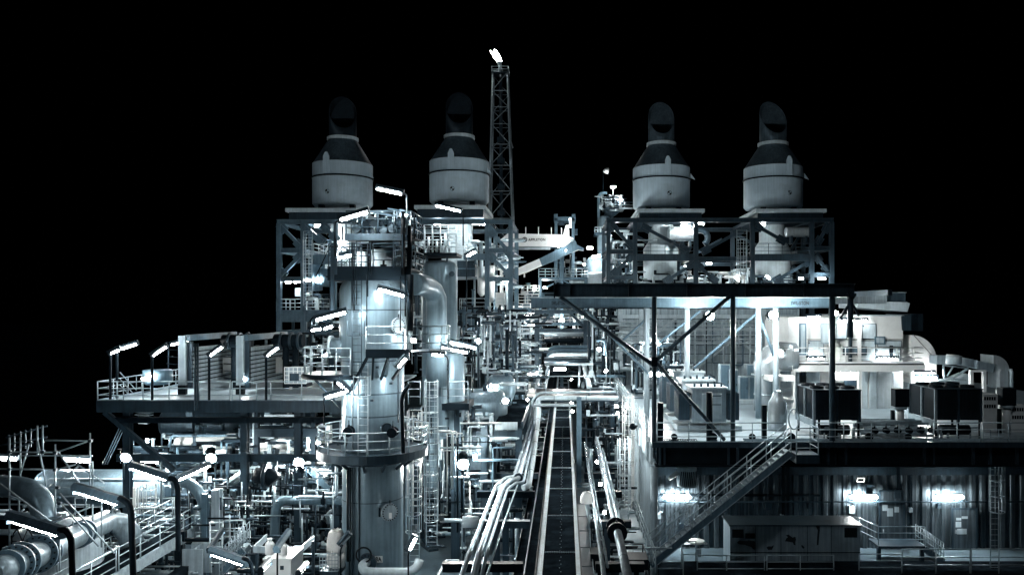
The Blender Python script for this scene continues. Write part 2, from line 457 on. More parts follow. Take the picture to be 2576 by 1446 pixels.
def stack(label, pxc, Y, drum_bot, line, shoulder, cone_top, neck_top, rpx, tilt, lug, mark, slab):
    """exhaust stack > drum, band, cone, collar, outlet_hood, flap, lifting_lug, mark, base_slab, skirt, bracket"""
    f = Y / FPX; x = (pxc - CX) * f; Z = lambda py: EYE - (py - CY) * f; r = rpx * f; c = (x, Y, 0)
    yy = Y
    t = T('exhaust_stack', label, 'exhaust stack', (x, Y, Z(drum_bot + 14)), 'exhaust stacks')
    zb, zl, zs, zc = Z(drum_bot), Z(line), Z(shoulder), Z(cone_top)
    sharpen(MB().lathe(c, [(r*.70, zb), (r*.93, zb + .02), (r, zb + .25), (r, zl - .1)], 64).build('drum', stackm, t), 50)
    sharpen(MB().lathe(c, [(r*.99, zl - .1), (r*1.035, zl - .1), (r*1.035, zl + .02), (r*.99, zl + .02)], 64).build('band', dark, t), 50)
    sharpen(MB().lathe(c, [(r*1.0, zl + .02), (r*1.0, zs)], 64).build('upper_drum', stackm, t), 50)
    rn = r * .46
    sharpen(MB().lathe(c, [(r*1.0, zs), (r*.985, zs + .03), (rn * 1.05, zc)], 64).build('cone', soot, t), 50)
    sharpen(MB().lathe(c, [(rn*1.03, zc - .02), (rn*1.14, zc), (rn*1.14, zc + .28), (rn*.98, zc + .34)], 48).build('collar', pale, t), 40)
    # slanted outlet, open towards the camera
    zt, zf = Z(neck_top), Z(neck_top + 94); n = 40; vs = []; fs = []
    rm = rn * 1.0
    for rr, zz in ((rm, None), (rm - .05, None)):
        for k in range(n):
            th = 2 * math.pi * k / n; ct, st = math.cos(th), math.sin(th)
            vs.append((x + ct*rr + tilt, Y + st*rr, zc + .25) if 0 else (x + ct*rr, Y + st*rr, zc + .25))
        for k in range(n):
            th = 2 * math.pi * k / n; ct, st = math.cos(th), math.sin(th); u = (st * math.cos(R(tilt)) - ct * math.sin(R(tilt)) + 1) / 2
            h = zf + (zt - zf) * u
            back = 0
            vs.append((x + ct*rr, Y + st*rr + back, h))
    for b in (0, 2 * n):
        for k in range(n):
            q = (b + k, b + (k+1) % n, b + n + (k+1) % n, b + n + k); fs.append(q if b == 0 else q[::-1])
    for k in range(n): fs.append((n + k, n + (k+1) % n, 3*n + (k+1) % n, 3*n + k))
    MB().add(vs, fs, True).build('outlet_hood', shaded_hood if pxc < 1300 else soot, t)
    fl = MB(); m_ = 20; pv = []
    for k in range(m_ + 1):
        th = math.pi * k / m_; px_ = math.cos(th) * rn * .9
        uu = .30 + .64 * math.sin(th); pv.append((x + px_ * (1 - .12*math.sin(th)), Y + rn * (2*uu - 1) * .9 + .1, zf + (zt - zf) * uu))
    fl.prism(pv, (0, .08, .03)).build('lit_mouth_plate', shaded_hood if pxc < 1300 else soot, t)  # added plate standing in for the lit upper inside of the mouth
    # lifting lug, centre-of-gravity mark
    lx = x + lug * r; ly = Y - math.sqrt(max(0, r*r - (lug*r)**2)) - .02
    w = r * .10
    MB().prism([(lx - w, ly - .12, zl + .05), (lx + w, ly - .12, zl + .05), (lx + w, ly - .12, zs + .35), (lx + w*.35, ly - .12, zs + .75), (lx - w*.35, ly - .12, zs + .75), (lx - w, ly - .12, zs + .35)], (0, .12, 0)).build('lifting_lug', stackm, t)
    MB().prism([(x + r*.98, Y - r*.35, zl + .1), (x + r*1.14, Y - r*.35, zl - .1), (x + r*.98, Y - r*.35, zl + .55)], (0, .1, 0)).build('bracket', stackm, t)
    mx_, mz = x + mark[0] * r, Z(mark[1]); my = Y - math.sqrt(r*r - (mark[0]*r)**2) - .03
    q = MB()
    for a0, a1 in ((90, 180), (270, 360)):
        q.add([(mx_, my, mz)] + [(mx_ + .2*math.cos(R(a0 + (a1-a0)*k/6)), my, mz + .2*math.sin(R(a0 + (a1-a0)*k/6))) for k in range(7)], [(0, k+2, k+1) for k in range(6)])
    q.tube([(mx_ + .2*math.cos(R(a)), my, mz + .2*math.sin(R(a))) for a in range(0, 360, 20)], .015, 4, closed=True).build('centre_of_gravity_mark', ink, t)
    for a in (-32, 32):
        MB().cbox((x + math.sin(R(a))*r*.98, Y - math.cos(R(a))*r*.8, zb - .28), (.5, .5, .58)).build('saddle', dark, t)
    sharpen(MB().lathe(c, [(r*.66, zb - .75), (r*.7, zb - .55), (r*.7, zb)], 48).build('skirt', pale, t))
    sa, sb, sy = slab; zz = Z(sy)
    MB().box((((sa - CX)*f), Y - 4.4, zz - .22), (((sb - CX)*f), Y + 3.6, zz + .12)).build('base_slab', pale, t)
    MB().box((((sa + 6 - CX)*f), Y - 4.1, zz - 1.0), (((sb - 6 - CX)*f), Y + 3.4, zz - .221)).build('support_girder', mid, t)
    # inlet duct under the slab
    sharpen(MB().lathe((x, Y + .4, 0), [(r*.44, zz - 1), (r*.44, zz - 2.6), (r*.62, zz - 3.4), (r*.62, zz - 6.5)], 40).build('inlet_duct', pale, t))
    return t
stack('leftmost exhaust stack, its hood barely lit, above the left frame', 862, 77.5, 521, 449, 415, 354, 234, 73.5, 18, -.27, (-.24, 491), (757, 925, 540))
stack('second exhaust stack from the left, right beside the flare tower', 1155, 77.5, 513, 439, 408, 349, 223, 74, 8, -.14, (-.1, 485), (1063, 1232, 533))
stack('third exhaust stack from the left with curved shade under its band', 1663, 80.5, 527, 453, 424, 367, 248, 71, 0, .1, (.16, 495), (1592, 1753, 541))
stack('rightmost exhaust stack, its cone the brightest of the four', 1944, 80.5, 527, 453, 424, 367, 247, 72.5, 6, .28, (.3, 494), (1875, 2043, 541))

# ================================================================== FLARE TOWER
def flare():
    Y = 140.0; f = Y / FPX; X = lambda px: (px - CX) * f; Z = lambda py: EYE - (py - CY) * f
    t = T('flare_tower', 'tall lattice flare tower burning at its tip behind the second stack', 'flare tower', (X(1260), Y, Z(600)))
    z0, z1 = 12.0, Z(187); hw0, hw1 = (1300 - 1226) / 2 * f, (1277 - 1240.7) / 2 * f
    def hw(z): return hw0 + (hw1 - hw0) * (z - z0) / (z1 - z0)
    def cx(z): return X(1262.5) + (X(1258.8) - X(1262.5)) * (z - z0) / (z1 - z0)
    def cor(sx, sy, z): return V((cx(z) + sx*hw(z), Y + sy*hw(z), z))
    for sx in (-1, 1):
        for sy in (-1, 1): MB().tube([cor(sx, sy, z0), cor(sx, sy, z1)], .17, 8).build('leg', galv, t)
    ys = [187, 233, 274, 316, 367, 420, 484, 552, 620, 700]
    zs = [Z(y) for y in ys]
    for i, z in enumerate(zs):
        for a, b in (((-1,-1),(1,-1)), ((1,-1),(1,1)), ((1,1),(-1,1)), ((-1,1),(-1,-1))):
            MB().tube([cor(*a, z), cor(*b, z)], .085, 6).build('strut', galv, t)
            if i + 1 < len(zs):
                zn = zs[i+1]; p, q = (a, b) if i % 2 else (b, a)
                MB().tube([cor(*p, z), cor(*q, zn)], .08, 6).build('strut', galv, t)
    MB().tube([(cx(z0), Y, z0), (cx(z1), Y, z1 + 1)], .32, 10).build('riser_pipe', mid, t)
    for y in (352, 405, 470, 535): MB().cbox((cx(Z(y)), Y, Z(y)), (1.3, 1.2, .9)).build('riser_clamp', mid, t)
    zt = z1
    MB().box((cx(zt) - 1.5, Y - 1.5, zt - .1), (cx(zt) + 1.5, Y + 1.5, zt + .05)).build('top_platform', mid, t)
    rb = MB()
    for h in (.5, 1.0): rb.tube([(cx(zt)+a*1.45, Y+b*1.45, zt+h) for a, b in ((-1,-1),(1,-1),(1,1),(-1,1))], .05, 4, closed=True)
    for a, b in ((-1,-1),(1,-1),(1,1),(-1,1),(0,-1)): rb.tube([(cx(zt)+a*1.45, Y+b*1.45, zt), (cx(zt)+a*1.45, Y+b*1.45, zt+1)], .05, 4)
    rb.build('top_railing', galv, t)
    MB().tube([(cx(zt), Y, zt), (cx(zt) - .1, Y, zt + 1.6), (cx(zt) - .25, Y, zt + 2.2)], [.3, .3, .42], 12).build('flare_tip', pale, t)
    # wind-blown flame: a licking body of leaning tongues
    fb = MB(); base = V((cx(zt) - .2, Y, zt + 2.1))
    r_ = random.Random(3)
    for lean, h, w, dy in ((-.95, 2.3, .5, 0), (-1.4, 1.8, .32, .2), (-.6, 1.8, .38, -.2), (-1.7, 2.1, .2, .1), (-.2, 1.1, .35, 0)):
        pts, rs = [], []
        for k in range(9):
            u = k / 8; pts.append(base + V((lean * u ** 1.3 + .12 * math.sin(5*u + h), dy * u, h * u))); rs.append(max(.02, w * math.sin(math.pi * min(1, .18 + .82*u)) ** .8))
        fb.tube(pts, rs, 10)
    fl = fb.build('flame', flare_e, t)
    # obstruction lamp arm half way up
    zz = Z(372); MB().tube([(cx(zz) + hw(zz), Y - 1, zz + 1.4), (cx(zz) + hw(zz) + .5, Y - 1, zz - .2)], .12, 6).build('side_arm', pale, t)
flare()

# ================================================================== CRANE
def crane():
    Y = 100.0
    t = T('crane', 'pale knuckle-boom crane with black lettering on its boom', 'crane', at('C', 1270, 1370, Y))
    P = lambda x, y, Y_=Y: at('C', x, y, Y_)
    b = MB().prism([P(60, 630), P(230, 480), P(380, 488), P(1290, 508), P(1420, 545), P(1500, 575), P(1500, 628), P(1440, 640), P(1400, 690), P(1310, 745), P(380, 728), P(230, 735)], (0, 1.8, 0)).build('boom', white, t)
    text('APPLETON', P(790, 608) + V((0, -.02, 0)), .42, ink, t, 'lettering', 2.15)
    c = P(553, 605) + V((0, -.02, 0)); e = MB()
    e.tube([c + V((.28*math.cos(R(a)), 0, .28*math.sin(R(a)))) for a in range(0, 360, 15)], .055, 6, closed=True)
    e.bar(c + V((-.13, 0, -.2)), c + V((-.03, 0, .2)), .05, .075).bar(c + V((.13, 0, -.2)), c + V((.03, 0, .2)), .05, .075)
    e.tube([c + V((.09*math.cos(R(a)), 0, .04+.1*math.sin(R(a)))) for a in range(0, 360, 30)], .03, 4, closed=True).build('emblem', ink, t)
    MB().tube([P(380, 770, 100.6), P(1050, 770, 100.6)], .20, 16).build('boom_cylinder', pale, t)
    MB().tube([P(1050, 770, 100.6), P(1320, 760, 100.6)], .1, 12).build('cylinder_rod', mid, t)
    for x, y0 in ((575, 365), (820, 365), (1070, 372), (1265, 380)): MB().bar(P(x, y0), P(x, 500), .1, .1).build('stanchion', white, t)
    MB().prism([P(1290, 535, 99.8), P(1345, 330, 99.8), P(1380, 318, 99.8), P(1402, 345, 99.8), P(1420, 560, 99.8)], (0, .5, 0)).build('mast_bracket', white, t)
    MB().tube([P(1462, 618, 99.7), P(1462, 618, 101.8)], .19, 18).build('boom_pin', pale, t)
    MB().prism([P(835, 972), P(1200, 790), P(1310, 745), P(1430, 660), P(1500, 600), P(1545, 640), P(1560, 700), P(1700, 775), P(1690, 810), P(1600, 795), P(1330, 905), P(1200, 980), P(885, 1102)], (0, 1.3, 0)).build('knuckle_arm', paint, t)
    MB().prism([P(395, 1165), P(834, 972.5), P(884, 1102.5), P(560, 1240), P(410, 1292)], (0, 1.2, 0)).build('outer_arm', white, t)
    MB().prism([P(1230, 860, 102), P(1312, 860, 102), P(1318, 1370, 102), P(1225, 1370, 102)], (0, 1.2, 0)).build('pedestal', paint, t)
    MB().box(P(535, 1260), P(560, 1330) + V((0, .1, 0))).build('hook_link', white, t)
    # winch tower behind
    s = T('hoist_tower', 'square portal tower standing behind the crane boom', 'tower', at('C', 1320, 600, 112))
    Q = lambda x, y, Y_=112: at('C', x, y, Y_)
    for x in (1158, 1492):
        for yy in (112, 115): MB().box(Q(x - 26, 185) * 1.0 + V((0, yy - 112, 0)), Q(x + 26, 1300) + V((0, yy - 112 + .5, 0))).build('leg', paint, s)
    MB().box(Q(1120, 165), Q(1540, 240) + V((0, 3.6, 0))).build('crosshead', paint, s)
    for x in (1155, 1500): MB().cbox(Q(x, 150), (.5, .5, .5)).build('lifting_point', paint, s)
    MB().box(Q(1200, 250), Q(1325, 325) + V((0, .4, 0))).build('gear_box', mid, s)
    lamp(Q(1432, 195, 97), Q(1432, 365, 97), 'upright bright strip of the portal tower, made a lamp to light the crane boom', hood=False, r=.08, group='lamps on far equipment')  # bright strip turned into a lamp to light the boom
    MB().box(Q(1520, 400), Q(1575, 510) + V((0, 1, 0))).build('side_cabin', mid, s)
crane()
p0, p1 = at('C', 820, 1330, 103), at('C', 1770, 1370, 103)
tt = T('crane_platform', 'raised grey platform under the knuckle-boom crane', 'platform', p1)
MB().box(p0, p1 + V((0, 5, 0))).build('platform_deck', paint, tt)
for x in (850, 1270, 1740): MB().ibeam(at('C', x, 1375, 103), V((aX('C', x, 103), 103, 0)), .4, .4, .05, (0,1,0)).build('column', paint, tt)
for a, b in (((900, 1560), (1240, 1390)), ((1640, 1560), (1300, 1390))): MB().bar(at('C', *a, 103), at('C', *b, 103), .2).build('brace', paint, tt)
for k, (a, b) in enumerate(((825, 1205), (1340, 1770))):
    railing([V((aX('C', a, 103), 103, p0.z)), V((aX('C', b, 103), 103, p0.z))], ['railing left of the crane pedestal on the raised platform', 'railing right of the crane pedestal on the raised platform'][k], sp=.8, lod=1, r=.04)

# ================================================================== FAR TOWER RIGHT OF THE CRANE
def far_tower():
    Y = 112.0; P = lambda x, y: at('R8', x, y, Y); f = Y / FPX * .2504
    t = T('process_column', 'slender far column with lit top platform between crane and right frame', 'column', P(1290, 960))
    x = P(1300, 0).x
    sharpen(MB().lathe((x, Y, 0), [(.95, 4), (.95, P(0, 330).z), (.7, P(0, 300).z), (.1, P(0, 285).z)], 24).build('shell', vess, t))
    MB().box(P(1285, 222) + V((0, -2, 0)), P(1495, 238) + V((0, 2, 0))).build('top_platform', mid, t)
    MB().prism([P(1310, 240), P(1470, 240), P(1350, 330), P(1290, 330)], (0, .3, 0)).build('platform_bracket', mid, t)
    MB().box(P(1200, 470) + V((0, -2, 0)), P(1340, 490) + V((0, 2, 0))).build('lower_platform', mid, t)
    MB().tube([P(1245, 960), P(1245, 90), P(1275, 60), P(1330, 62)], .2, 10, bend=.9).build('overhead_pipe', paint, t)
    for y0, y1, xa, xb in ((222, 175, 1285, 1495), (470, 420, 1200, 1340)):
        rb = MB()
        for yy in (y1, (y0 + y1) / 2): rb.tube([P(xa, yy) + V((0,-2,0)), P(xb, yy) + V((0,-2,0))], .05, 4)
        for k in range(6): rb.tube([P(xa + (xb-xa)*k/5, y0) + V((0,-2,0)), P(xa + (xb-xa)*k/5, y1) + V((0,-2,0))], .05, 4)
        rb.build('railing', galv, t)
    r_ = random.Random(4)
    for i in range(9):
        xx = 1300 + 19 * i + r_.uniform(-5, 5)
        MB().tube([P(xx, 222), P(xx, 222 - r_.uniform(30, 110)), P(xx + 14, 222 - r_.uniform(30, 110))], .11, 6).build('nozzle_pipe', pale, t)
    for k, (lx, ly) in enumerate(((1380, 25), (1450, 150))):
        lamp(P(lx - 22, ly + 3) + V((0,-2.3,0)), P(lx + 22, ly) + V((0,-2.3,0)), ['small bright lamp on the very top of the far column', 'bright lamp on the railing of the far column top platform'][k], hood=False, power=tube_e, r=.12,
             pole=[P(lx, 222) + V((0,-2.2,0)), P(lx, ly) + V((0,-2.2,0))], pm=galv, group='lamps on far equipment')
    solo('wind_sock', 'small pale wind sock above the far column', 'wind sock', MB().tube([P(1290, -155), P(1310, -160), P(1345, -158)], [.12, .35, .45], 10), white, P(1290, -150))
    solo('mast', 'thin mast holding the wind sock over the far column', 'mast', MB().tube([P(1290, 60), P(1290, -155)], .05, 5), dark, P(1290, 60))
far_tower()
def ordinal_(n): return ('', 'first', 'second', 'third', 'fourth', 'fifth', 'sixth', 'seventh', 'eighth', 'ninth', 'tenth', 'eleventh', 'twelfth', 'thirteenth', 'fourteenth')[n]
coil = mat('chiller_coil', (0.03, 0.042, 0.052), 0.28, 0.5, 0.3, 1.0, streak=0.3)
wall_e = emit('wall_lamp_glass', (1, .985, .94), 150)
coil = mat('chiller_coil', (0.022, 0.034, 0.045), 0.28, 0.5, 0.3, 1.0, streak=0.3)
# ================================================================== RIGHT MODULE: platform, wall below, canopy frame
XL, ZD = 4.62, 7.9            # left edge and deck height of the right module
t = T('platform', 'large pale deck of the right module carrying transformers and chillers', 'platform', (XL, 42, 0))
MB().box((XL, 42.0, ZD - .12), (40, 77, ZD)).build('deck_plate', pale_deck, t)
MB().box((XL, 41.93, ZD - .19), (40, 42.0, ZD + .1)).build('kerb', mid, t)
g = MB().box((XL + .3, 42.5, 6.72), (40, 42.55, ZD - .13)).build('edge_girder', dark, t)
MB().box((XL + .2, 42.2, 6.66), (40, 42.9, 6.72)).build('girder_flange', dark, t)
for x in [aX('S4', a, 42.4) for a in (200, 245, 890, 980, 1890, 1975)] + [aX('S5', a, 42.4) for a in (690, 780, 1570, 1660, 2060, 2230, 2500)]:
    MB().box((x - .05, 42.3, 6.73), (x + .05, 42.5, ZD - .13)).build('stiffener', mid, t)
MB().box((XL - .02, 42.6, 6.7), (XL + .1, 76.9, ZD - .13)).build('side_girder', pale, t)
for i in range(14): MB().box((XL - .12, 43.5 + i*2.4, 6.75), (XL - .021, 43.6 + i*2.4, ZD - .13)).build('stiffener', pale, t)
for y in (42.35, 52, 62, 72): MB().tube([(XL + .13, y, 0), (XL + .13, y, 6.65)], .2, 16).build('column', pale if y > 43 else palewall, t)
# corrugated wall under the deck
def corrugated(name, x0, x1, y, z0, z1, m, parent, pitch=.62, depth=.12, along='x'):
    mb = MB(); x = x0; pts = []; k = 0
    while x < x1:
        for dx, dd in ((0, 0), (pitch*.38, 0), (pitch*.5, depth), (pitch*.88, depth)):
            if x + dx <= x1: pts.append((x + dx, dd))
        x += pitch
    pts.append((x1, 0)); vs = []
    for z in (z0, z1):
        for a, d in pts: vs.append((a, y + d, z) if along == 'x' else (y - d, a, z))
    n = len(pts); mb.add(vs, [(i, i+1, n+i+1, n+i) for i in range(n-1)])
    return mb.build(name, m, parent)
YW = 50.0
wt = T('corrugated_wall', 'dark corrugated wall under the right deck, lit by three wall lamps', 'wall', (XL + .5, YW, 0))
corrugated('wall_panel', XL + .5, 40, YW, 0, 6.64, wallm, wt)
for z, h in ((4.62, .5), (6.05, .12)): MB().box((XL + .5, YW - .14, z), (40, YW - .03, z + h)).build('wall_beam', mid, wt)
MB().box((XL + .5, YW - .16, 3.3), (16.0, YW - .02, 3.42)).build('wall_beam', dark, wt)
for x in (13.6, 13.9, 20.8, 30.9): MB().box((x, YW - .2, 0), (x + .18, YW - .145, 6.6)).build('wall_post', dark, wt)
lw = T('side_wall', 'pale side wall of the right module facing the central pipe rack', 'wall', (XL + .42, 43, 0))
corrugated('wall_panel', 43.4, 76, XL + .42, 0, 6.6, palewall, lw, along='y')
# doors with notices
for (xa, xb, ya, lab, papers) in ((1130, 1350, 600, 'dark steel door with three notices beside the small landing', ((1150, 735, 50, 60), (1195, 770, 60, 80), (1270, 755, 45, 55))),
                                (1860, 2080, 780, 'dark steel door with pasted notices under the right wall lamp', ((1890, 865, 50, 25), (1885, 905, 55, 55), (1900, 975, 95, 55), (1945, 850, 60, 25)))):
    a = at('S5', xa, ya, YW - .2); b = at('S5', xb, 1165, YW - .2)
    d = T('door', lab, 'door', (a.x, YW - .2, .02))
    MB().box((a.x, YW - .24, .02), (b.x, YW - .2, a.z)).build('door_leaf', wallm, d)
    fr = MB()
    for xx in (a.x - .06, b.x + .06): fr.box((xx - .06, YW - .26, .02), (xx + .06, YW - .2, a.z + .1))
    fr.box((a.x, YW - .26, a.z), (b.x, YW - .2, a.z + .1)).build('door_frame', mid, d)
    MB().box((a.x + .12, YW - .3, 1.0), (a.x + .18, YW - .24, 1.25)).build('handle', galv, d)
    for (px, py, w, h) in papers:
        p = at('S5', px, py, YW - .25); q = at('S5', px + w, py + h, YW - .25); MB().box((p.x, YW - .252, q.z), (q.x, YW - .243, p.z)).build('notice', palewall, d)
# wall lamps
for px, lab in ((1702, 'bright linear wall lamp left of the long stair'), (2172, 'bright linear wall lamp above the painted shed end'), (2388, 'bright linear wall lamp furthest right on the corrugated wall')):
    c = at('D', px, 1249, YW - .55)
    w = .8
    l = T('wall_lamp', lab, 'lamp', c + V((0, .4, 0)), 'linear wall lamps')
    MB().tube([c + V((-w - .05, -.03, .02)), c + V((-w + .05, -.03, .02)), c + V((w - .05, -.03, .02)), c + V((w + .05, -.03, .02))], [.06, .13, .13, .06], 12).build('lamp_tube', wall_e, l)
    MB().box(c + V((-w - .1, -.03, .141)), c + V((w + .1, .2, .2))).build('housing', mid, l)
    for s in (-.5, .5): MB().bar(c + V((s, .1, .13)), c + V((s, .5, .13)), .05).build('bracket', mid, l)
# round ventilation cowl, square lamp, things on the wall
c = at('S4', 470, 450, 49.2)
l = T('vent_cowl', 'striped louvred vent cowl under the deck above the wall lamp', 'vent', c, None)
MB().lathe((c.x, 49.2, 0), [(0, c.z + .55), (.6, c.z + .55), (.62, c.z - .35), (.6, c.z - .6)], 24).build('cowl_body', palewall, l)
lm = MB()
for k in range(9): lm.bar((c.x - .5 + k*.12, 49.2 - math.sqrt(max(.02, .4 - (-.5 + k*.12)**2)) - .03, c.z - .5), (c.x - .4 + k*.12, 49.2 - math.sqrt(max(.02, .4 - (-.4 + k*.12)**2)) - .03, c.z + .4), .05, .04)
lm.build('louvre', black, l)
sp = at('S4', 340, 450, 48.6)
solo('spot_lamp', 'small pale spot lamp beside the striped vent cowl', 'lamp', MB().tube([sp + V((-.3, 0, -.15)), sp + V((.25, .3, .15))], [.12, .16], 12), white, sp)
c = at('S5', 928, 488, 48.7)
f_ = T('exit_light', 'small lit rectangular fitting above the middle wall lamp', 'lamp', c)
MB().cbox(c + V((0, .1, 0)), (.42, .14, .24)).build('housing', dark, f_)
fr = MB()
for a, b in (((-.21,-.1),(.21,-.1)), ((.21,-.1),(.25,.12)), ((.25,.12),(-.17,.12)), ((-.17,.12),(-.21,-.1))): fr.bar(c + V((a[0], 0, a[1])), c + V((b[0], 0, b[1])), .035)
fr.build('lit_edge', emit('fitting_glow', (.95, 1, .95), 2.5), f_)

# canopy of beams on round posts
YF, YB = 42.3, 52.0
cf = T('post_canopy', 'dark canopy frame of round posts, beams and long diagonals over the right deck', 'canopy frame', (XL, YF, ZD))
zt, zb_ = aZ('D', 712, YF), aZ('D', 746, YF)
xl, xr = aX('D', 1396, YF), aX('D', 2148, YF)
def big_beam(x0, x1, y, z0, z1, m, name, parent, w=.4):
    b = MB().box((x0, y - w/2, z1 - .04), (x1, y + w/2, z1)).box((x0, y - w/2, z0), (x1, y + w/2, z0 + .04)).box((x0, y - .02, z0 + .041), (x1, y + .02, z1 - .041))
    x = x0 + .8
    while x < x1: b.box((x - .015, y - w/2 + .03, z0 + .041), (x + .015, y + w/2 - .03, z1 - .041)); x += 3.1
    return b.build(name, m, parent)
big_beam(xl, xr, YF, zb_, zt, mid, 'front_beam', cf, .5)
MB().box((xl - .08, YF - .28, zb_ - .05), (xl + .0, YF + .28, zt + .05)).build('end_plate', dark, cf)
big_beam(aX('D', 1640, YB), aX('D', 2230, YB), YB, zb_ - .3, zt - .3, palewall, 'rear_beam', cf, .5)
for x in (1645, 1843, 2093, 2138): 
    xx = aX('D', x, YF); r0 = .13 if x < 2000 else .16
    MB().tube([(xx, YF, ZD if x < 2120 else ZD + 5.6), (xx, YF, zb_ + .02)], r0, 20).build('front_post', mid, cf)
for x in (1626, 1728, 1907, 1951): 
    xx = aX('D', x, YB); MB().tube([(xx, YB, ZD), (xx, YB, zb_ - .3)], .19, 20).build('rear_post', palewall, cf)
for k in range(4):
    x = aX('D', (1626, 1728, 1907, 2090)[k], YB); xf = aX('D', (1645, 1843, 2093, 2138)[k], YF)
    MB().box((x - .12, YF + .3, zb_ + .1), (x + .12, YB - .3, zb_ + .4)).build('cross_beam', mid, cf)
A = lambda x, y, Y=YF: at('D', x, y, Y)
for (p, q, r_, m_) in ((A(1408, 746), A(1640, 915), .115, mid), (A(1645, 905), A(1822, 1105), .10, mid), (A(1650, 905), A(1838, 742), .105, mid),
                       (A(2128, 738), A(2160, 792), .07, mid), (A(2152, 738), A(2112, 800), .07, mid)):
    MB().tube([p, q], r_, 16).build('diagonal_brace', m_, cf)
for (p, q) in ((A(1474, 779, YB - .4), A(1630, 938, YB - .4)), (A(1600, 905, YB), A(1760, 782, YB)), (A(1560, 860, YB), A(1626, 800, YB)), (A(1745, 925, YB), A(1905, 785, YB)), (A(1948, 900, YB), A(1912, 800, YB))):
    MB().tube([p, q], .085, 14).build('rear_brace', paint, cf)
MB().cbox(A(1645, 908) + V((0, 0, 0)), (.3, .34, .5)).build('brace_node', dark, cf)
# monorail beams with their load marking
def monorail(pxa, pxb, ya, yb, Y, label, marks):
    a = at('D', pxa, ya, Y); b = at('D', pxb, yb, Y)
    m_ = T('monorail_beam', label, 'beam', (a.x, Y, b.z), 'lifting beams')
    h = a.z - b.z
    MB().box((a.x, Y - .2, a.z - .04), (b.x, Y + .2, a.z)).build('top_flange', palewall, m_)  # pale top, dark foot: lit and unlit parts of the beam put into colours
    MB().box((a.x, Y - .2, b.z), (b.x, Y + .2, b.z + .035)).build('bottom_flange', mid, m_)
    MB().box((a.x + .01, Y - .012, b.z + .036), (b.x - .01, Y + .012, a.z - .041)).build('web', paint, m_)
    for px, w, body in marks: text(body, (aX('D', px, Y), Y - .02, (a.z + b.z)/2 - .03), h * .45, ink, m_, 'load_marking', w)
monorail(1335, 2092, 747, 774, 50.6, 'long pale lifting beam with stencilled load under the dark beam', ((1404, .85, 'SWL-5TON'), (2011, 1.15, 'SWL-5TON')))
monorail(2153, 2277, 734, 758, 52.5, 'short lifting beam jutting out above the bright air handling house', ((2208, .95, 'SWL-5TON'),))

# canopy floodlights; the ones turned rearward are added to light what stands behind
for (x, y, Y, lab, s, e) in ((1785, 793, 47, 'blazing floodlight left of the middle canopy post', .52, flood_e), (1945, 791, 48, 'blazing floodlight right of the middle canopy post', .52, flood_e),
                        (2102, 787, 45.6, 'small sparkling floodlight beside the thick right canopy post', .26, flood_m), (1962, 886, 55, 'floodlight glaring above the silver duct elbow', .4, flood_m)):
    p = at('D', x, y, Y)
    flood(p, p + V((-.25, -1.0, -.42)), lab, s, e)
    flood(p + V((0, .75, .0)), ({1785: V((11, 62, 9)), 1945: V((20, 60, 11)), 2102: V((25, 60, 12)), 1962: V((17, 70, 11))})[x], 'added fill floodlight turned to the rear behind the ' + lab.split(' ', 1)[1], s * .9, e, group='added floodlights turned to the rear')
for x, y, Y, lab in ((1623, 862, 60, 'round bulkhead lamp left of the crossing diagonals'), (1656, 863, 60, 'round bulkhead lamp right of the crossing diagonals'), (1636, 940, 56, 'left one of three small lamps in a row'),
                (1655, 940, 56, 'middle one of three small lamps in a row'), (1674, 940, 56, 'right one of three small lamps in a row')):
    p = at('D', x, y, Y); l = T('bulkhead_lamp', lab, 'lamp', p, 'bulkhead lamps')
    MB().lathe(p + V((0, .02, 0)), [(0, -.16), (.13, -.09), (.16, 0), (.13, .09), (0, .16)], 12).build('globe', flood_m if y < 900 else tube_e, l)
    MB().box(p + V((-.05, .17, -.05)), p + V((.05, .5, .05))).build('bracket', mid, l)
# rear wall with framing
rw = T('rear_wall', 'tall pale ribbed wall with X bracing behind the transformers', 'wall', (5, 75, ZD))
corrugated('wall_panel', aX('D', 1545, 75), aX('D', 2010, 75), 75, ZD, aZ('D', 776, 75), palewall, rw, pitch=.8, depth=.15)
for y in (800, 832, 866): MB().box((aX('D', 1560, 74.8), 74.72, aZ('D', y, 74.8)), (aX('D', 2005, 74.8), 74.9, aZ('D', y, 74.8) + .35)).build('wall_beam', pale, rw)
for x0, y0, x1, y1 in ((1745, 930, 1850, 850), (1850, 850, 1960, 930), (1700, 800, 1620, 860), (1870, 866, 1990, 800)): MB().bar(at('D', x0, y0, 74.5), at('D', x1, y1, 74.5), .3, .2).build('brace', pale, rw)
for x in (1560, 1612, 1728, 1846, 1920): MB().box((aX('D', x, 74.6) - .2, 74.4, ZD), (aX('D', x, 74.6) + .2, 74.7, aZ('D', 776, 74.6))).build('wall_post', pale, rw)
# deck railings
def zdeck(px, Y=42.15): return V((aX('D', px, Y), Y, ZD))
railing([zdeck(1652), zdeck(1972)], 'front deck railing in front of the transformers', sp=1.55, group='right deck railings')
railing([zdeck(2052), zdeck(2330)], 'front deck railing in front of the left chiller', sp=1.55, group='right deck railings')
railing([zdeck(2348), zdeck(2466)], 'front deck railing in front of the right chiller', sp=1.3, group='right deck railings')
railing([zdeck(2472), zdeck(2600)], 'front deck railing at the right edge of the photo', sp=1.3, group='right deck railings')
railing([V((XL, 43, ZD)), V((XL, 76, ZD))], 'brightly lit railing along the left side of the right deck', sp=1.5, group='right deck railings', m=pale)
lt = T('stair_landing', 'small landing with railings at the head of the long stair', 'landing', zdeck(1992, 41.9) - V((0,0,.3)))
MB().box((aX('S4', 1530, 41.2), 40.5, ZD - .75), (aX('S4', 1760, 41.2), 41.9, ZD - .3)).build('landing_box', mid, lt)
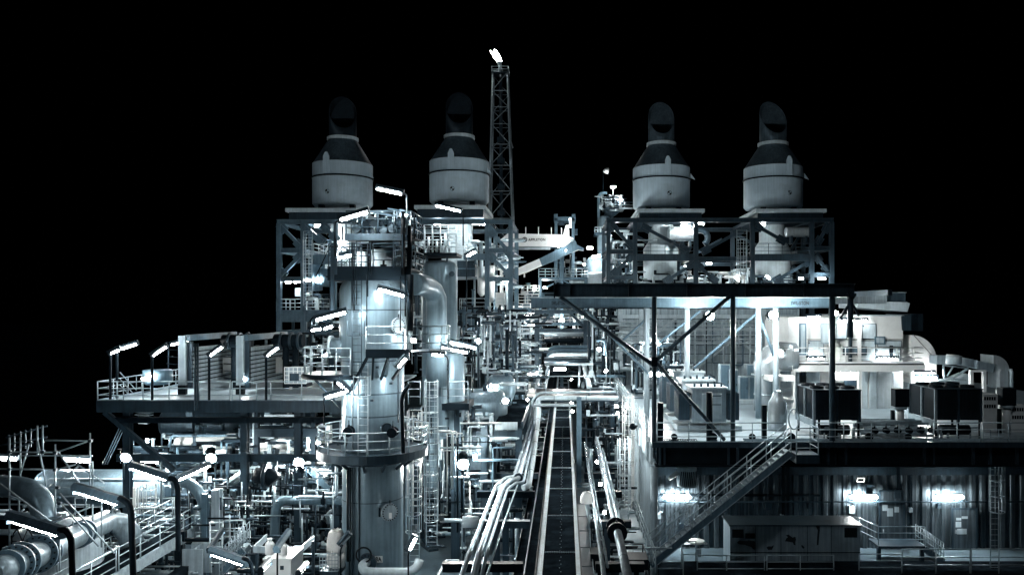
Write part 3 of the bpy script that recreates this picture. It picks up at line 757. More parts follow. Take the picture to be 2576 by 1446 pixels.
a, b = aX('S4', 1535, 41.2), aX('S4', 1750, 41.2)
railing([V((b, 41.9, ZD-.3)), V((b, 40.55, ZD-.3)), V((a, 40.55, ZD-.3))], 'railing round the stair landing, with a dark tag', sp=1.3, group='right deck railings', toe=False, rails=4, h=1.35)

# ---------------------------------------------------------------- long stair
def stair(p0, p1, y0, y1, n, label, m=None, rails=True, rh=.95):
    """stair from foot p0 to head p1 (x, z) > stringer (two), tread (each), handrail, post"""
    m = m or galv; (x0, z0), (x1, z1) = p0, p1
    t = T('stair', label, 'stair', (x0, y0, z0), 'stairs')
    for y in (y0, y1): MB().bar((x0, y, z0), (x1, y, z1), .05, .38).build('stringer', paint if y == y0 else palewall, t)
    for y in (y0 - .03,): MB().bar((x0, y, z0 + .24), (x1, y, z1 + .24), .06, .04).bar((x0, y, z0 - .2), (x1, y, z1 - .2), .06, .03).build('stringer_flange', m, t)
    for i in range(n):
        u = (i + .5) / n; x = x0 + (x1-x0)*u; z = z0 + (z1-z0)*u
        MB().box((x - .15, y0 + .03, z + .12), (x + .15, y1 - .03, z + .16)).build('tread', palewall, t)
    if rails:
        for y in (y0 - .02, y1 + .02):
            for h in (rh + .25, rh*.66 + .22, rh*.33 + .2): MB().tube([(x0, y, z0 + h), (x1, y, z1 + h)], .026, 8).build('handrail', m, t)
            for i in range(8):
                u = i / 7; x = x0 + (x1-x0)*u; z = z0 + (z1-z0)*u; MB().tube([(x, y, z + .1), (x, y, z + rh + .25)], .026, 6).build('post', m, t)
    return t
f0 = at('S4', 110, 1345, 40.6); f1 = at('S4', 1515, 215, 40.6)
stair((f0.x, f0.z), (f1.x, f1.z), 40.6, 41.5, 27, 'long pale stair climbing right to the deck landing', rh=1.1)

# ---------------------------------------------------------------- deck equipment
def transformer(x0, x1, y0, y1, ztop, label, fins=True, panel=True):
    t = T('transformer', label, 'transformer', ((x0+x1)/2, (y0+y1)/2, ZD), 'transformers')
    w = x1 - x0
    MB().box((x0 - .9, y0 - .15, ZD + .002), (x1 + .9, y1 + .2, ZD + .32)).build('skid', pale, t)
    MB().box((x0, y0, ZD + .45), (x1, y1, ztop - .22)).build('tank', palewall, t)
    MB().box((x0 - .1, y0 - .1, ztop - .22), (x1 + .1, y1 + .1, ztop - .1)).build('tank_lid', pale, t)
    for k in range(5): MB().tube([(x0 + w*(k+.5)/5, y0 + .4, ztop - .1), (x0 + w*(k+.5)/5, y0 + .4, ztop + rnd.uniform(.05, .22))], .07, 8).build('lid_fitting', mid, t)
    if fins:
        for s, xx in ((-1, x0), (1, x1)):
            for k in range(9):
                yy = y0 + .1 + k * (y1 - y0 - .2) / 8
                MB().box((xx + s*.12, yy - .02, ZD + .62), (xx + s*.78, yy + .02, ztop - .45)).build('radiator_fin', mid, t)
            MB().tube([(xx + s*.1, y0 + .1, ztop - .5), (xx + s*.1, y1 - .1, ztop - .5)], .05, 8).build('radiator_header', mid, t)
    if panel:
        MB().box((x0 + w*.28, y0 - .28, ZD + .75), (x0 + w*.85, y0 - .001, ztop - .45)).build('control_box', pale, t)
        for z in (.55, 1.05): MB().box((x0 + w*.52, y0 - .285, ztop - z - .05), (x0 + w*.82, y0 - .28, ztop - z)).build('nameplate', ink if z > 1 else mid, t)
    MB().tube(arc((x0 - .02, y0 + .1, ZD + 1.5), .12, 0, 345, 12), .02, 5, closed=True).build('handwheel', dark, t)
    return t
P = lambda x, y, Y: at('S2', x, y, Y)
transformer(P(525, 0, 46.5).x, P(865, 0, 46.5).x, 46.5, 48.6, P(0, 815, 46.5).z, 'nearest transformer with a pale control box on its front')
transformer(P(425, 0, 50.5).x, P(740, 0, 50.5).x, 50.5, 52.4, P(0, 735, 50.5).z, 'middle transformer of the three in a line')
transformer(P(335, 0, 54.6).x, P(640, 0, 54.6).x, 54.6, 56.4, P(0, 655, 54.6).z, 'farthest transformer of the three in a line')
for i, (xa, xb, ya, Y, lab) in enumerate(((805, 905, 600, 61, 'narrow rounded cabinet left of the tall switch cabinets'), (905, 985, 655, 60.5, 'tall grey switch cabinet behind the canopy post'), (1000, 1092, 725, 60, 'left leaf-grey switch cabinet of the pair on a plinth'), (1096, 1190, 725, 60, 'right switch cabinet of the pair on a plinth'), (1070, 1185, 600, 61.5, 'square box mounted above the pair of switch cabinets'))):
    a, b = P(xa, ya, Y), P(xb, 955 if i != 4 else 722, Y)
    t = T('switch_cabinet', lab, 'cabinet', (a.x, Y, b.z), 'switch cabinets')
    MB().box((a.x, Y, b.z), (b.x, Y + .9, a.z)).build('cabinet_body', palewall, t)
    MB().box((a.x + .06, Y - .03, b.z + .08), (b.x - .06, Y - .001, a.z - .08)).build('cabinet_door', paint, t)
    MB().box((b.x - .16, Y - .06, (a.z+b.z)/2 - .1), (b.x - .12, Y - .031, (a.z+b.z)/2 + .1)).build('handle', black, t)
solo('cabinet_plinth', 'long pale plinth under the pair of switch cabinets', 'plinth', MB().box(P(1000, 960, 59.5), P(1195, 1000, 59.5) + V((0, 1.6, 0))), pale, P(1000, 1000, 59.5))
def chiller(x0, x1, y0, y1, z0, z1, label):
    t = T('chiller', label, 'chiller', ((x0+x1)/2, (y0+y1)/2, ZD), 'air-cooled chillers')
    MB().box((x0 + .06, y0 + .05, z0), (x1 - .06, y1, z1)).build('coil_block', dark, t)
    n = 2
    for i in range(n + 1):
        x = x0 + (x1-x0)*i/n; MB().box((x - .06 + (.06 if i == 0 else -.06 if i == n else 0), y0 - .02, z0 - .1), (x + .06 + (.06 if i == 0 else -.06 if i == n else 0), y0 + .05, z1 + .02)).build('corner_post', mid if i else galv, t)
    for i in range(n):
        xa = x0 + (x1-x0)*i/n + .1; xb = x0 + (x1-x0)*(i+1)/n - .1
        MB().box((xa, y0 + .01, z0 + .05), (xb, y0 + .045, z1 - .08)).build('coil_panel', coil, t)
    for i in range(3):
        y = y0 + (y1-y0)*i/2; MB().box((x0 - .03, y - .05, z0 - .4), (x0 + .058, y + .05, z1 + .01)).build('side_post', galv, t)
    MB().box((x0 - .05, y0, z0 - .35), (x0 + .05, y1, z0 - .02)).build('base_rail', galv, t)
    MB().box((x0 - .03, y0 - .03, z1 + .021), (x1 + .03, y1 + .03, z1 + .06)).build('top_plate', mid, t)
    for i in range(3):
        for j in range(2):
            c = (x0 + (x1-x0)*(i+.5)/3, y0 + (y1-y0)*(j+.5)/2, 0); rr = min((x1-x0)/6, (y1-y0)/4) * .88
            MB().lathe(c, [(rr, z1 + .06), (rr, z1 + .2), (rr*.93, z1 + .2), (rr*.93, z1 + .07)], 20).lathe(c, [(0, z1 + .16), (rr*.25, z1 + .15), (rr*.25, z1 + .08)], 10).build('fan_ring', dark, t)
    for x in (x0 + .1, (x0+x1)/2, x1 - .1):
        for y in (y0 + .1, y1 - .1): MB().box((x - .05, y - .05, ZD + .002), (x + .05, y + .05, z0 - .01)).build('leg', dark, t)
    for i in range(6):
        xx = rnd.uniform(x0 + .2, x1 - .2); MB().tube([(xx, y0 + .3, ZD + .01), (xx, y0 + .3, ZD + .6), (xx + .5, y0 + .3, ZD + .6)], .05, 8, bend=.1).build('pipe_stub', galv, t)
    MB().tube([(x0 + .5, y0 + .5, ZD + .45), (x1 - .5, y0 + .5, ZD + .45)], .28, 14).build('compressor', dark, t)
    return t
chiller(13.6, 16.2, 43.5, 46.7, 8.95, 10.55, 'dark boxy chiller behind the thick canopy post')
chiller(20.25, 22.85, 43.5, 46.8, 8.95, 10.6, 'dark boxy chiller farther right beside the ducts')

# air handling house
P = lambda x, y, Y: at('S3', x, y, Y)
YH = 57.0; XH0, XH1 = P(250, 0, YH).x, P(1355, 0, YH).x
h = T('air_handling_house', 'bright sheet-clad air handling house with a walkway round it', 'plant house', (XH0, YH, ZD))
zt_ = P(0, 118, YH).z
MB().box((XH0 + 3.8, YH, ZD + .002), (XH1, YH + 9, zt_)).build('house_wall', white, h)
MB().box((XH0 + 3.7, YH - .1, zt_), (XH1 + .1, YH + 9.1, zt_ + .08)).build('roof', pale, h)
MB().box((XH0, YH + 1.2, P(0, 580, YH).z), (XH0 + 3.79, YH + 8, zt_ - .1)).build('filter_box', white, h)
MB().box((XH1 - .02, YH + 1, P(0, 270, YH).z), (XH1 + 1.9, YH + 3, P(0, 95, YH).z)).build('intake_hood', mid, h)
MB().prism([P(905, 35, YH - .5), P(1400, 75, YH - .5), P(1425, -10, YH - .5), P(1395, -22, YH - .5), P(905, -40, YH - .5)], (0, 4, 0)).build('roof_duct', pale, h)
for (xa, ya, xb, yb) in ((945, 195, 1085, 345), (580, 200, 690, 345), (1100, 365, 1340, 425), (400, 365, 560, 565), (920, 365, 1080, 565), (690, 130, 790, 345), (1085, 440, 1330, 560)):
    a, b = P(xa, ya, YH - .04), P(xb, yb, YH - .04)
    MB().box((a.x, YH - .04, b.z), (b.x, YH - .003, a.z)).build('access_panel', pale, h)
    ol = MB()
    for p_, q_ in ((a, (b.x, a.z)), (b, (a.x, b.z))): ol.box((a.x - .02, YH - .062, q_[1] - .02), (b.x + .02, YH - .0405, q_[1] + .02)).box((p_.x - .02, YH - .064, b.z), (p_.x + .02, YH - .0406, a.z))
    ol.build('panel_seal', mid, h)
    MB().cbox(((a.x + .08), YH - .06, a.z - .15), (.06, .04, .1)).build('latch', black, h)
for y in (352, 432): MB().box((P(390, y, YH).x, YH - .05, P(0, y + 4, YH).z), (XH1, YH - .004, P(0, y - 3, YH).z)).build('seam', dark, h)
for x in (815, 905): MB().box((P(x - 14, 0, YH).x, YH - .35, ZD + 3), (P(x + 14, 0, YH).x, YH - .1, zt_)).build('house_post', mid if x == 815 else white, h)
for (xa, ya, xb, yb, mm) in ((1020, 660, 1090, 1085, pale), (1095, 670, 1250, 1085, clad), (1255, 680, 1340, 1085, clad), (905, 665, 1000, 1140, pale), (640, 665, 890, 760, white), (760, 760, 890, 900, mid), (390, 665, 520, 800, pale)):
    a, b = P(xa, ya, YH - .06), P(xb, yb, YH - .06); bz = max(b.z, ZD + .01)
    MB().box((a.x, YH - .06, bz), (b.x, YH - .002, a.z)).build('lower_panel', mm, h)
sharpen(MB().prism([P(1340, 115, YH - .1), P(1440, 95, YH - .1), P(1435, 260, YH - .1), P(1350, 262, YH - .1)], (0, 1.5, 0)).build('corner_hood', mid, h))
wk = T('walkway', 'raised walkway in front of the air handling house', 'walkway', P(240, 650, YH - 1.5), None)
zw = P(0, 590, YH - 1.2).z
MB().box((P(235, 0, YH-1.5).x, YH - 1.6, zw - .1), (P(1560, 0, YH-1.5).x, YH - .07, zw)).build('grating_floor', dark, wk)
MB().box((P(235, 0, YH-1.5).x, YH - 1.66, zw - .55), (P(1570, 0, YH-1.5).x, YH - 1.6, zw - .101)).build('edge_beam', white, wk)
for x in (240, 905, 1430): MB().box((P(x, 0, YH-1.5).x, YH - 1.6, ZD + .002), (P(x, 0, YH-1.5).x + .22, YH - 1.35, zw - .56)).build('leg', white, wk)
railing([V((P(250, 0, YH-1.5).x, YH - 1.6, zw)), V((P(1555, 0, YH-1.5).x, YH - 1.6, zw)), V((P(1555, 0, YH-1.5).x, YH - .2, zw))], 'white railing of the walkway in front of the air handling house', sp=1.9, m=white, group='right deck railings')
ladder(P(180, 0, YH-1.9).x, YH - 1.9, ZD, P(0, 400, YH).z, 'white ladder left of the raised walkway', .9, None, white)
ldp = T('access_platform', 'small white access platform below the ladder by the duct elbow', 'platform', P(10, 770, YH - 2))
MB().box(P(10, 770, YH - 3.2), P(270, 720, YH - 3.2) + V((0, 1.6, 0))).build('platform_top', white, ldp)
for x in (110, 255): MB().box(P(x, 1150, YH - 3.1), P(x + 14, 772, YH - 3.1) + V((0, .12, 0))).build('leg', white, ldp)
# lit lamps under walkway and on the house
for (xa, ya, xb, yb, lab) in ((745, 165, 890, 165, 'tube lamp under the roof edge left of the white house post'), (915, 165, 985, 165, 'tube lamp under the roof edge right of the white house post'),
                         (400, 130, 520, 125, 'tube lamp on the filter box under the canopy'), (400, 545, 560, 545, 'tube lamp low behind the walkway railing, left part'), (1100, 545, 1300, 545, 'tube lamp low behind the walkway railing, right part'),
                         (680, 690, 880, 690, 'tube lamp under the raised walkway'), (1450, 735, 1690, 735, 'tube lamp at the foot of the rounded duct')):
    lamp(P(xa, ya, YH - .6), P(xb, yb, YH - .6), lab, group='tube lamps of the air handling house', power=tube_s, hood=True)
# rounded duct right of the house
def qduct(c, r0, r1, y0, y1, a0, a1, label, m, extra=None):
    c = V(c); t = T('duct', label, 'duct', c, 'large air ducts'); n = 14; vs = []; fs = []
    for i in range(n + 1):
        th = R(a0 + (a1-a0)*i/n); u = V((math.cos(th), 0, math.sin(th)))
        for rr, yy in ((r0, y0), (r1, y0), (r1, y1), (r0, y1)): v = c + u*rr; vs.append((v.x, yy, v.z))
    for i in range(n):
        for k in range(4): fs.append((i*4+k, i*4+(k+1) % 4, (i+1)*4+(k+1) % 4, (i+1)*4+k))
    fs += [(3,2,1,0), (n*4, n*4+1, n*4+2, n*4+3)]
    MB().add(vs, fs).build('duct_bend', m, t)
    return t
c = P(1440, 560, YH); rr = P(1692, 560, YH).x - c.x
d = qduct((c.x, YH, c.z), .3, rr, YH, YH + 2.6, 0, 90, 'huge rounded pale duct bend right of the air handling house', white)
MB().box((c.x + .3, YH + .001, P(0, 740, YH).z), (c.x + rr, YH + 2.6, c.z - .001)).build('duct_leg', white, d)
MB().bar(P(1455, 300, YH - .02), P(1690, 560, YH - .02), .05, .03).build('duct_seam', mid, d)
MB().box((c.x - .05, YH - .1, P(0, 790, YH).z), (c.x + rr + .05, YH + 2.7, P(0, 740, YH).z - .002)).build('duct_flange', white, d)
MB().box((c.x, YH, ZD + .002), (c.x + rr - .1, YH + 2.5, P(0, 790, YH).z - .002)).build('duct_base', palewall, d)
# silver elbow duct left
c = at('S2', 1395, 690, 56)
el = T('duct', 'shiny silver round duct elbow left of the ladder', 'duct', at('S2', 1240, 1100, 56), 'large air ducts')
MB().tube([at('S2', 1237, 1110, 56), at('S2', 1237, 760, 56), at('S2', 1262, 640, 56), at('S2', 1330, 560, 56), at('S2', 1430, 530, 56), at('S2', 1560, 530, 56)], [.62, .62, .95, 1.1, 1.1, 1.0], 28).build('duct_shell', clad, el)
for y in (700, 900): MB().tube([at('S2', 1237, y - 6, 56), at('S2', 1237, y + 6, 56)], .68 if y > 800 else .85, 28).build('duct_seam', galv, el)
# far right ducts
P = lambda x, y, Y: at('S3', x, y, Y)
segs = [((1700, 520), (1850, 520)), ((1850, 520), (2080, 580))]
du = T('duct', 'long sloping rectangular duct running off to the right', 'duct', P(1700, 600, 55), 'large air ducts')
def slab(pts4, dy, name, m, par): return MB().prism(pts4, (0, dy, 0)).build(name, m, par)
slab([P(1700, 600, 55), P(1900, 605, 55), P(1900, 520, 55), P(1700, 515, 55)], 1.2, 'duct_section', palewall, du)
slab([P(1903, 605, 54.5), P(2095, 640, 54.5), P(2100, 560, 54.5), P(1903, 522, 54.5)], 1.3, 'duct_section', pale, du)
slab([P(2098, 645, 54), P(2260, 680, 54), P(2280, 600, 54), P(2103, 565, 54)], 1.3, 'duct_section', palewall, du)
MB().tube([P(1795, 508, 53.6), P(1915, 515, 53.6)], .06, 6).build('duct_strap', white, du)
MB().tube([P(1865, 515, 53.5), P(1865, 600, 53.5)], .5, 18).build('round_spigot', pale, du)
for k, (xa, xb) in enumerate(((2280, 2425),)):
    c = P(2265, 760, 53.5); rr = P(2425, 0, 53.5).x - c.x
    dd = qduct((c.x, 53.5, c.z + .6), .5, rr, 53.5, 55.2, 0, 90, 'rounded silver duct bend at the right edge', clad)
    MB().box((c.x + .5, 53.6, P(0, 850, 53.5).z), (c.x + rr, 55.2, c.z + .599)).build('duct_leg', clad, dd)
    MB().tube([P(2435, 650, 53.3), P(2445, 680, 53.3), P(2445, 830, 53.3)], .12, 8).build('side_pipe', pale, dd)
fr = T('duct_support', 'white portal frame carrying the sloping duct', 'support', P(2040, 900, 54), None)
for x in (2050, 2180): MB().box(P(x - 14, 880, 53.7), P(x + 14, 660, 53.7) + V((0, .3, 0))).build('leg', white, fr)
MB().box(P(2036, 680, 53.4), P(2190, 660, 53.4) + V((0, .25, 0))).build('crossbar', white, fr)
solo('louvre_duct', 'dark open frame box under the sloping duct', 'duct', MB().bar(P(1760, 610, 54), P(1770, 740, 54), .1).bar(P(1770, 740, 54), P(1990, 760, 54), .1).bar(P(1760, 610, 54), P(2010, 640, 54), .1).bar(P(1860, 620, 54), P(1800, 720, 54), .08).bar(P(2010, 640, 54), P(1840, 750, 54), .12), galv, P(1760, 740, 54))
solo('transition_duct', 'pale tapered duct piece behind the right chiller', 'duct', MB().prism([P(1700, 760, 55), P(1860, 765, 55), P(2020, 700, 55), P(2020, 850, 55), P(1880, 850, 55), P(1700, 790, 55)], (0, 1.5, 0)), pale, P(1700, 790, 55))
# control panels at far right
for i, (xa, ya, xb, yb, Y, lab) in enumerate(((2160, 900, 2310, 1150, 46, 'pale control panel with rows of small windows right of the chiller'), (2440, 1010, 2590, 1150, 46, 'pale control panel cut by the right edge of the photo'), (2330, 860, 2400, 1180, 47, 'tall white junction box between the control panels'))):
    a, b = P(xa, ya, Y), P(xb, yb, Y); t = T('control_panel', lab, 'control panel', (a.x, Y, ZD), 'control panels')
    MB().box((a.x, Y, ZD + .01), (b.x, Y + .5, a.z)).build('panel_body', white, t)
    for r_ in range(2):
        for k in range(5):
            cx = a.x + (b.x-a.x)*(k+.8)/6.2; cz = a.z - .25 - r_*.45; MB().box((cx - .05, Y - .02, cz - .1), (cx + .05, Y - .001, cz + .1)).build('gauge_window', dark, t)
for i, (x, y0, y1, Y, lab) in enumerate(((1350, 850, 1230, 44.6, 'dark machine head on a pale stand left of the right chiller'), (2425, 840, 1180, 45.5, 'dark machine head on a pale stand right of the right chiller'))):
    c = P(x, y0, Y); t = T('machine_unit', lab, 'pump', (c.x, Y, ZD), 'machine heads on stands')
    MB().box(c + V((-.4, 0, -1.0)), c + V((.4, .6, 0))).build('motor_cover', dark, t)
    MB().tube([c + V((0, .3, -1.0)), (c.x, Y + .3, ZD + .01)], .22, 12).build('stand', white, t)
    MB().tube([c + V((0, .3, -1.0)), c + V((0, .3, -1.15))], .36, 14).build('flange', pale, t)
    MB().box((c.x - .55, Y + .1, ZD + .01), (c.x - .38, Y + .3, c.z - 1.2)).build('guide_post', dark, t)
# horizontal pipework between the chillers
r_ = random.Random(11)
for i in range(9):
    y = 43.2 + i*.28; z = ZD + .25 + (i % 3)*.28
    pipe([(16.4, y, z), (20.0, y, z)], .07 + .03*(i % 2), '%s pipe from the front in the low bundle between the two chillers' % ('first','second','third','fourth','fifth','sixth','seventh','eighth','ninth')[i], galv, group='pipes between the chillers', n=8)
for i in range(6):
    valve((16.8 + i*.62, 43.1, ZD + .55), .09, '%s small dark valve from the left between the two chillers' % ('first','second','third','fourth','fifth','sixth','seventh','eighth','ninth')[i], (0,1,0), dark, group='valves between the chillers', wheel=False, h=.4)
# small items on the deck
solo('vent_pipe', 'thick dark vent pipe standing before the nearest transformer', 'pipe', MB().tube([at('S2', 697, 1430, 42.9), at('S2', 697, 880, 42.9)], .17, 14), dark, at('S2', 697, 1430, 42.9))
solo('vent_post', 'dark square post beside the left canopy post', 'post', MB().bar(at('S2', 203, 1420, 43), at('S2', 203, 985, 43), .3), dark, at('S2', 203, 1420, 43))
solo('bollard_post', 'dark post right of the middle canopy post', 'post', MB().bar(at('S2', 1247, 1395, 43.4), at('S2', 1247, 1010, 43.4), .24), dark, at('S2', 1247, 1395, 43.4))
cm = at('S2', 1380, 1130, 47); t = T('mixing_unit', 'silver tank with a tapered neck left of the left chiller', 'tank', (cm.x, 47, ZD))
sharpen(MB().lathe((cm.x, 47, 0), [(.55, ZD + .01), (.55, ZD + 1.6), (.3, ZD + 2.0), (.2, ZD + 2.25), (.24, ZD + 2.3), (0, ZD + 2.32)], 24).build('tank_shell', clad, t))
MB().tube([(cm.x, 47, ZD + 2.0), (cm.x + .5, 46.9, ZD + 1.75), (cm.x + .9, 46.9, ZD + 1.7)], .13, 10).build('side_neck', white, t)
solo('grab_wheel', 'ring handle standing at the left chiller foot', 'handwheel', MB().tube([at('S2', 1545, 1150, 43.3) + V((.28*math.cos(R(a)), 0, .55*math.sin(R(a)))) for a in range(0, 360, 20)], .04, 6, closed=True), galv, at('S2', 1545, 1150, 43.3))
sc = T('scaffold_clamps', 'heap of scaffold clamps on the deck corner', 'clamps', (5.2, 42.4, ZD)); sc['kind'] = 'stuff'
mb = MB()
for i in range(16): 
    x = 5.15 + i*.12; mb.tube([(x + .1*math.cos(a), 42.35, ZD + .12 + .09*math.sin(a)) for a in [k*1.05 for k in range(6)]], .018, 4, closed=True)
mb.build('clamp_heap', dark, sc)
# bright side: cage ladders on the left side of the right module
ladder(aX('R6', 1540, 52.5), 52.5, 0, aZ('R6', 735, 52.5), 'tall caged ladder, glaring white, left of the right module', .5, (2.5, aZ('R6', 740, 52.5)), white)
ladder(aX('R7', 1500, 47), 47, 2.1, aZ('R7', 60, 47), 'lower caged ladder ending above the side stairs', .5, (3.6, 7.4), pale)
# small stair landing bottom right
P = lambda x, y, Y: at('S5', x, y, Y)
ls = T('low_landing', 'low steel landing with railing before the dark doors', 'landing', P(1110, 1330, 47))
zl = P(0, 1150, 47).z
MB().box((P(1110, 0, 47).x, 47, zl - .12), (P(1580, 0, 47).x, 48.6, zl)).build('landing_floor', mid, ls)
for x in (1125, 1560): MB().box((P(x, 0, 47).x - .1, 47.1, 0.003), (P(x, 0, 47).x + .1, 47.3, zl - .121)).build('leg', mid, ls)
railing([V((P(1110, 0, 47).x - .4, 49.0, zl)), V((P(1110, 0, 47).x, 47.05, zl)), V((P(1580, 0, 47).x, 47.05, zl))], 'railing of the low landing before the dark doors', sp=2.6, h=1.15, toe=False, group='lower deck railings')
stair((P(1770, 0, 47).x, .05), (P(1580, 0, 47).x, zl - .2), 47.1, 48.3, 4, 'short stair down from the low landing', rh=.9)
# caged ladder at right
ladder(P(2275, 0, 44).x, 44, 0, aZ('S5', -20, 44), 'caged ladder hanging at the right edge under the deck', .45, (P(0, 790, 44).z, aZ('S5', 100, 44)), galv)
# foreground railings, Y about 38 and 45
zf = 2.35
for xa, xb, lab in ((1345, 2030, 'foreground railing with a coiled end right of the shed'), (2040, 2600, 'foreground railing at the bottom right corner')):
    railing([V((aX('S5', xa, 38.2), 38.2, zf)), V((aX('S5', xb, 38.2), 38.2, zf))], lab, sp=1.7, h=1.15, group='lower deck railings', toe=False)
zr = aZ('S4', 1455, 42)
for pts, lab in (((( 90, 1305), (435, 1305)), 'low railing at the foot of the long stair'), (((575, 1240), (870, 1240)), 'railing section left of the shed door'), (((870, 1240), (1250, 1240)), 'railing section before the left half of the shed'),
                 (((1275, 1240), (1945, 1240)), 'railing section before the right half of the shed'), (((2200, 1228), (2630, 1228)), 'railing section under the low landing')):
    Y = 43.6
    zb = aZ('S4', pts[0][1], Y) - 1.1
    railing([V((aX('S4', pts[0][0], Y), Y, zb)), V((aX('S4', pts[1][0], Y), Y, zb))], lab, sp=1.9, group='lower deck railings', toe=False)
railing([V((aX('S4', 435, 42), 42, .95)), V((aX('S4', 405, 44.5), 44.5, .95)), V((aX('S4', 560, 44.5), 44.5, .95))], 'cornering railing right of the stair foot', sp=1.4, group='lower deck railings', toe=False)
solo('low_platform', 'low dark steel platform along the shed front', 'platform', MB().box((4.6, 41.8, .6), (40, 45.2, .72)).box((4.6, 41.85, .003), (40, 41.95, .599)), grating, (4.6, 41.8, 0))
solo('front_platform', 'dark platform edge at the bottom right corner', 'platform', MB().box((aX('S5', 1340, 38.1), 37.0, zf - .12), (40, 38.6, zf)), grating, (9, 38, zf))
# chipped shed
roofm = mat('dirty_shed_roof', (.06, .09, .11), .4, .05, .4, .5, stain=.9, stain_col=(.012, .018, .024))  # base tone holds the roof's shade; the blotches are dirt
P = lambda x, y, Y: at('S4', x, y, Y)
a, b = P(905, 945, 45.3), P(2210, 1375, 45.3)
sh = T('shed', 'long low shed with peeling paint on its front', 'shed', (a.x, 45.3, b.z))
b.z = max(b.z, .3)
MB().box((a.x, 45.3, .01), (b.x, 47.2, a.z)).build('shed_wall', shed_m, sh)
MB().box((a.x - .08, 45.2, a.z), (b.x + .1, 47.3, a.z + .07)).build('shed_roof', roofm, sh)
fx = lambda x: P(x, 0, 45.3).x; fz = lambda y: P(0, y, 45.3).z
for x in (1160, 1415, 1680, 1920): MB().box((fx(x) - .012, 45.285, .3), (fx(x) + .012, 45.299, a.z - .02)).build('panel_joint', dark, sh)
MB().box((a.x, 45.27, fz(1215)), (b.x, 45.299, fz(1208))).build('skirting_joint', dark, sh)
for (x0, y0, x1, y1) in ((925, 980, 1040, 1065), (1058, 1020, 1155, 1072), (2052, 965, 2180, 1062)): MB().box((fx(x0), 45.28, fz(y1)), (fx(x1), 45.299, fz(y0))).build('window', black, sh)
def chip(pts, name='bare_patch'):
    MB().prism([(fx(x), 45.292, fz(y)) for x, y in pts], (0, .007, 0)).build(name, ink, sh)
chip([(975, 1110), (1000, 1092), (1060, 1098), (1090, 1090), (1156, 1100), (1154, 1185), (1138, 1180), (1120, 1160), (1095, 1150), (1050, 1135), (1020, 1132), (990, 1128)])
chip([(1270, 1160), (1290, 1150), (1320, 1152), (1345, 1138), (1335, 1165), (1325, 1185), (1285, 1186)])
chip([(1455, 1100), (1470, 1070), (1485, 1058), (1465, 1040), (1490, 1032), (1515, 1050), (1530, 1062), (1560, 1055), (1566, 1080), (1560, 1110), (1562, 1140), (1545, 1138), (1535, 1112), (1490, 1104)])
chip([(1620, 1135), (1640, 1145), (1652, 1165), (1638, 1175), (1622, 1158)])
chip([(1765, 947), (1805, 947), (1806, 990), (1800, 1040), (1792, 1135), (1775, 1140), (1778, 1060), (1784, 990)])
solo('hose', 'pale hose lying over the shed roof corner', 'hose', MB().tube([P(2000, 845, 46.5), P(2130, 850, 46.4), P(2175, 862, 46.2), P(2200, 885, 45.8)], .035, 8), white, P(2000, 845, 46.5))
ph = P(565, 1110, 46); t = T('wash_basin', 'white oval basin on a bracket behind the long stair', 'basin', ph)
sharpen(MB().lathe(ph, [(0, .12), (.3, .14), (.5, .1), (.52, .02), (.35, -.06), (0, -.08)], 20).build('basin_bowl', white, t))
MB().box(ph + V((-.75, .1, -.22)), ph + V((.7, .6, -.16))).build('shelf', mid, t)
MB().box(ph + V((-.05, -.02, -.85)), ph + V((.28, .02, -.4))).build('notice', palewall, t)

# cable trays, junction boxes and pipework fixed to the walls, stains of use
r_ = random.Random(77)
for i in range(14):
    x = 5.6 + i * 1.35 + r_.uniform(-.3, .3); z = r_.uniform(.9, 4.0); w = r_.uniform(.18, .42); t = T('junction_box', '%s small box from the left fixed on the dark corrugated wall' % ordinal_(i + 1), 'junction box', (x, YW - .1, z), 'boxes on the corrugated wall')
    MB().box((x, YW - .3, z), (x + w, YW - .01, z + w * 1.35)).build('box_body', mid if i % 3 else palewall, t)
    MB().tube([(x + w/2, YW - .15, z + w * 1.35), (x + w/2, YW - .15, 4.6)], .022, 6).build('conduit', mid, t)
for i, (z, r) in enumerate(((5.5, .07), (5.3, .04), (3.0, .05))):
    pipe([(XL + .8, YW - .35, z), (39, YW - .35, z)], r, ['upper long pipe on the dark corrugated wall', 'thin middle pipe on the dark corrugated wall', 'lower long pipe on the dark corrugated wall'][i], mid, group='pipes on the corrugated wall', n=8)
tr = T('cable_tray', 'cable tray along the edge of the right deck, behind the railing', 'cable tray', (XL + 1, 42.7, ZD + .02))
MB().box((XL + 5, 42.6, ZD + .05), (39, 42.9, ZD + .08)).build('tray_bed', galv, tr)
for y in (42.6, 42.9): MB().box((XL + 5, y - .01, ZD + .081), (39, y + .01, ZD + .16)).build('tray_side', galv, tr)
for i in range(7):
    x = 5.9 + i*2.1; t = T('hose_reel', '%s small dark fitting from the left at the foot of the deck railing' % ordinal_(i + 1), 'fitting', (x, 42.9, ZD), 'fittings at the deck railing')
    MB().tube([(x, 42.75, ZD + .25), (x, 42.95, ZD + .25)], .17 + .04*(i % 2), 14).build('reel', dark, t); MB().cbox((x, 42.85, ZD + .06), (.4, .25, .1)).build('foot', mid, t)

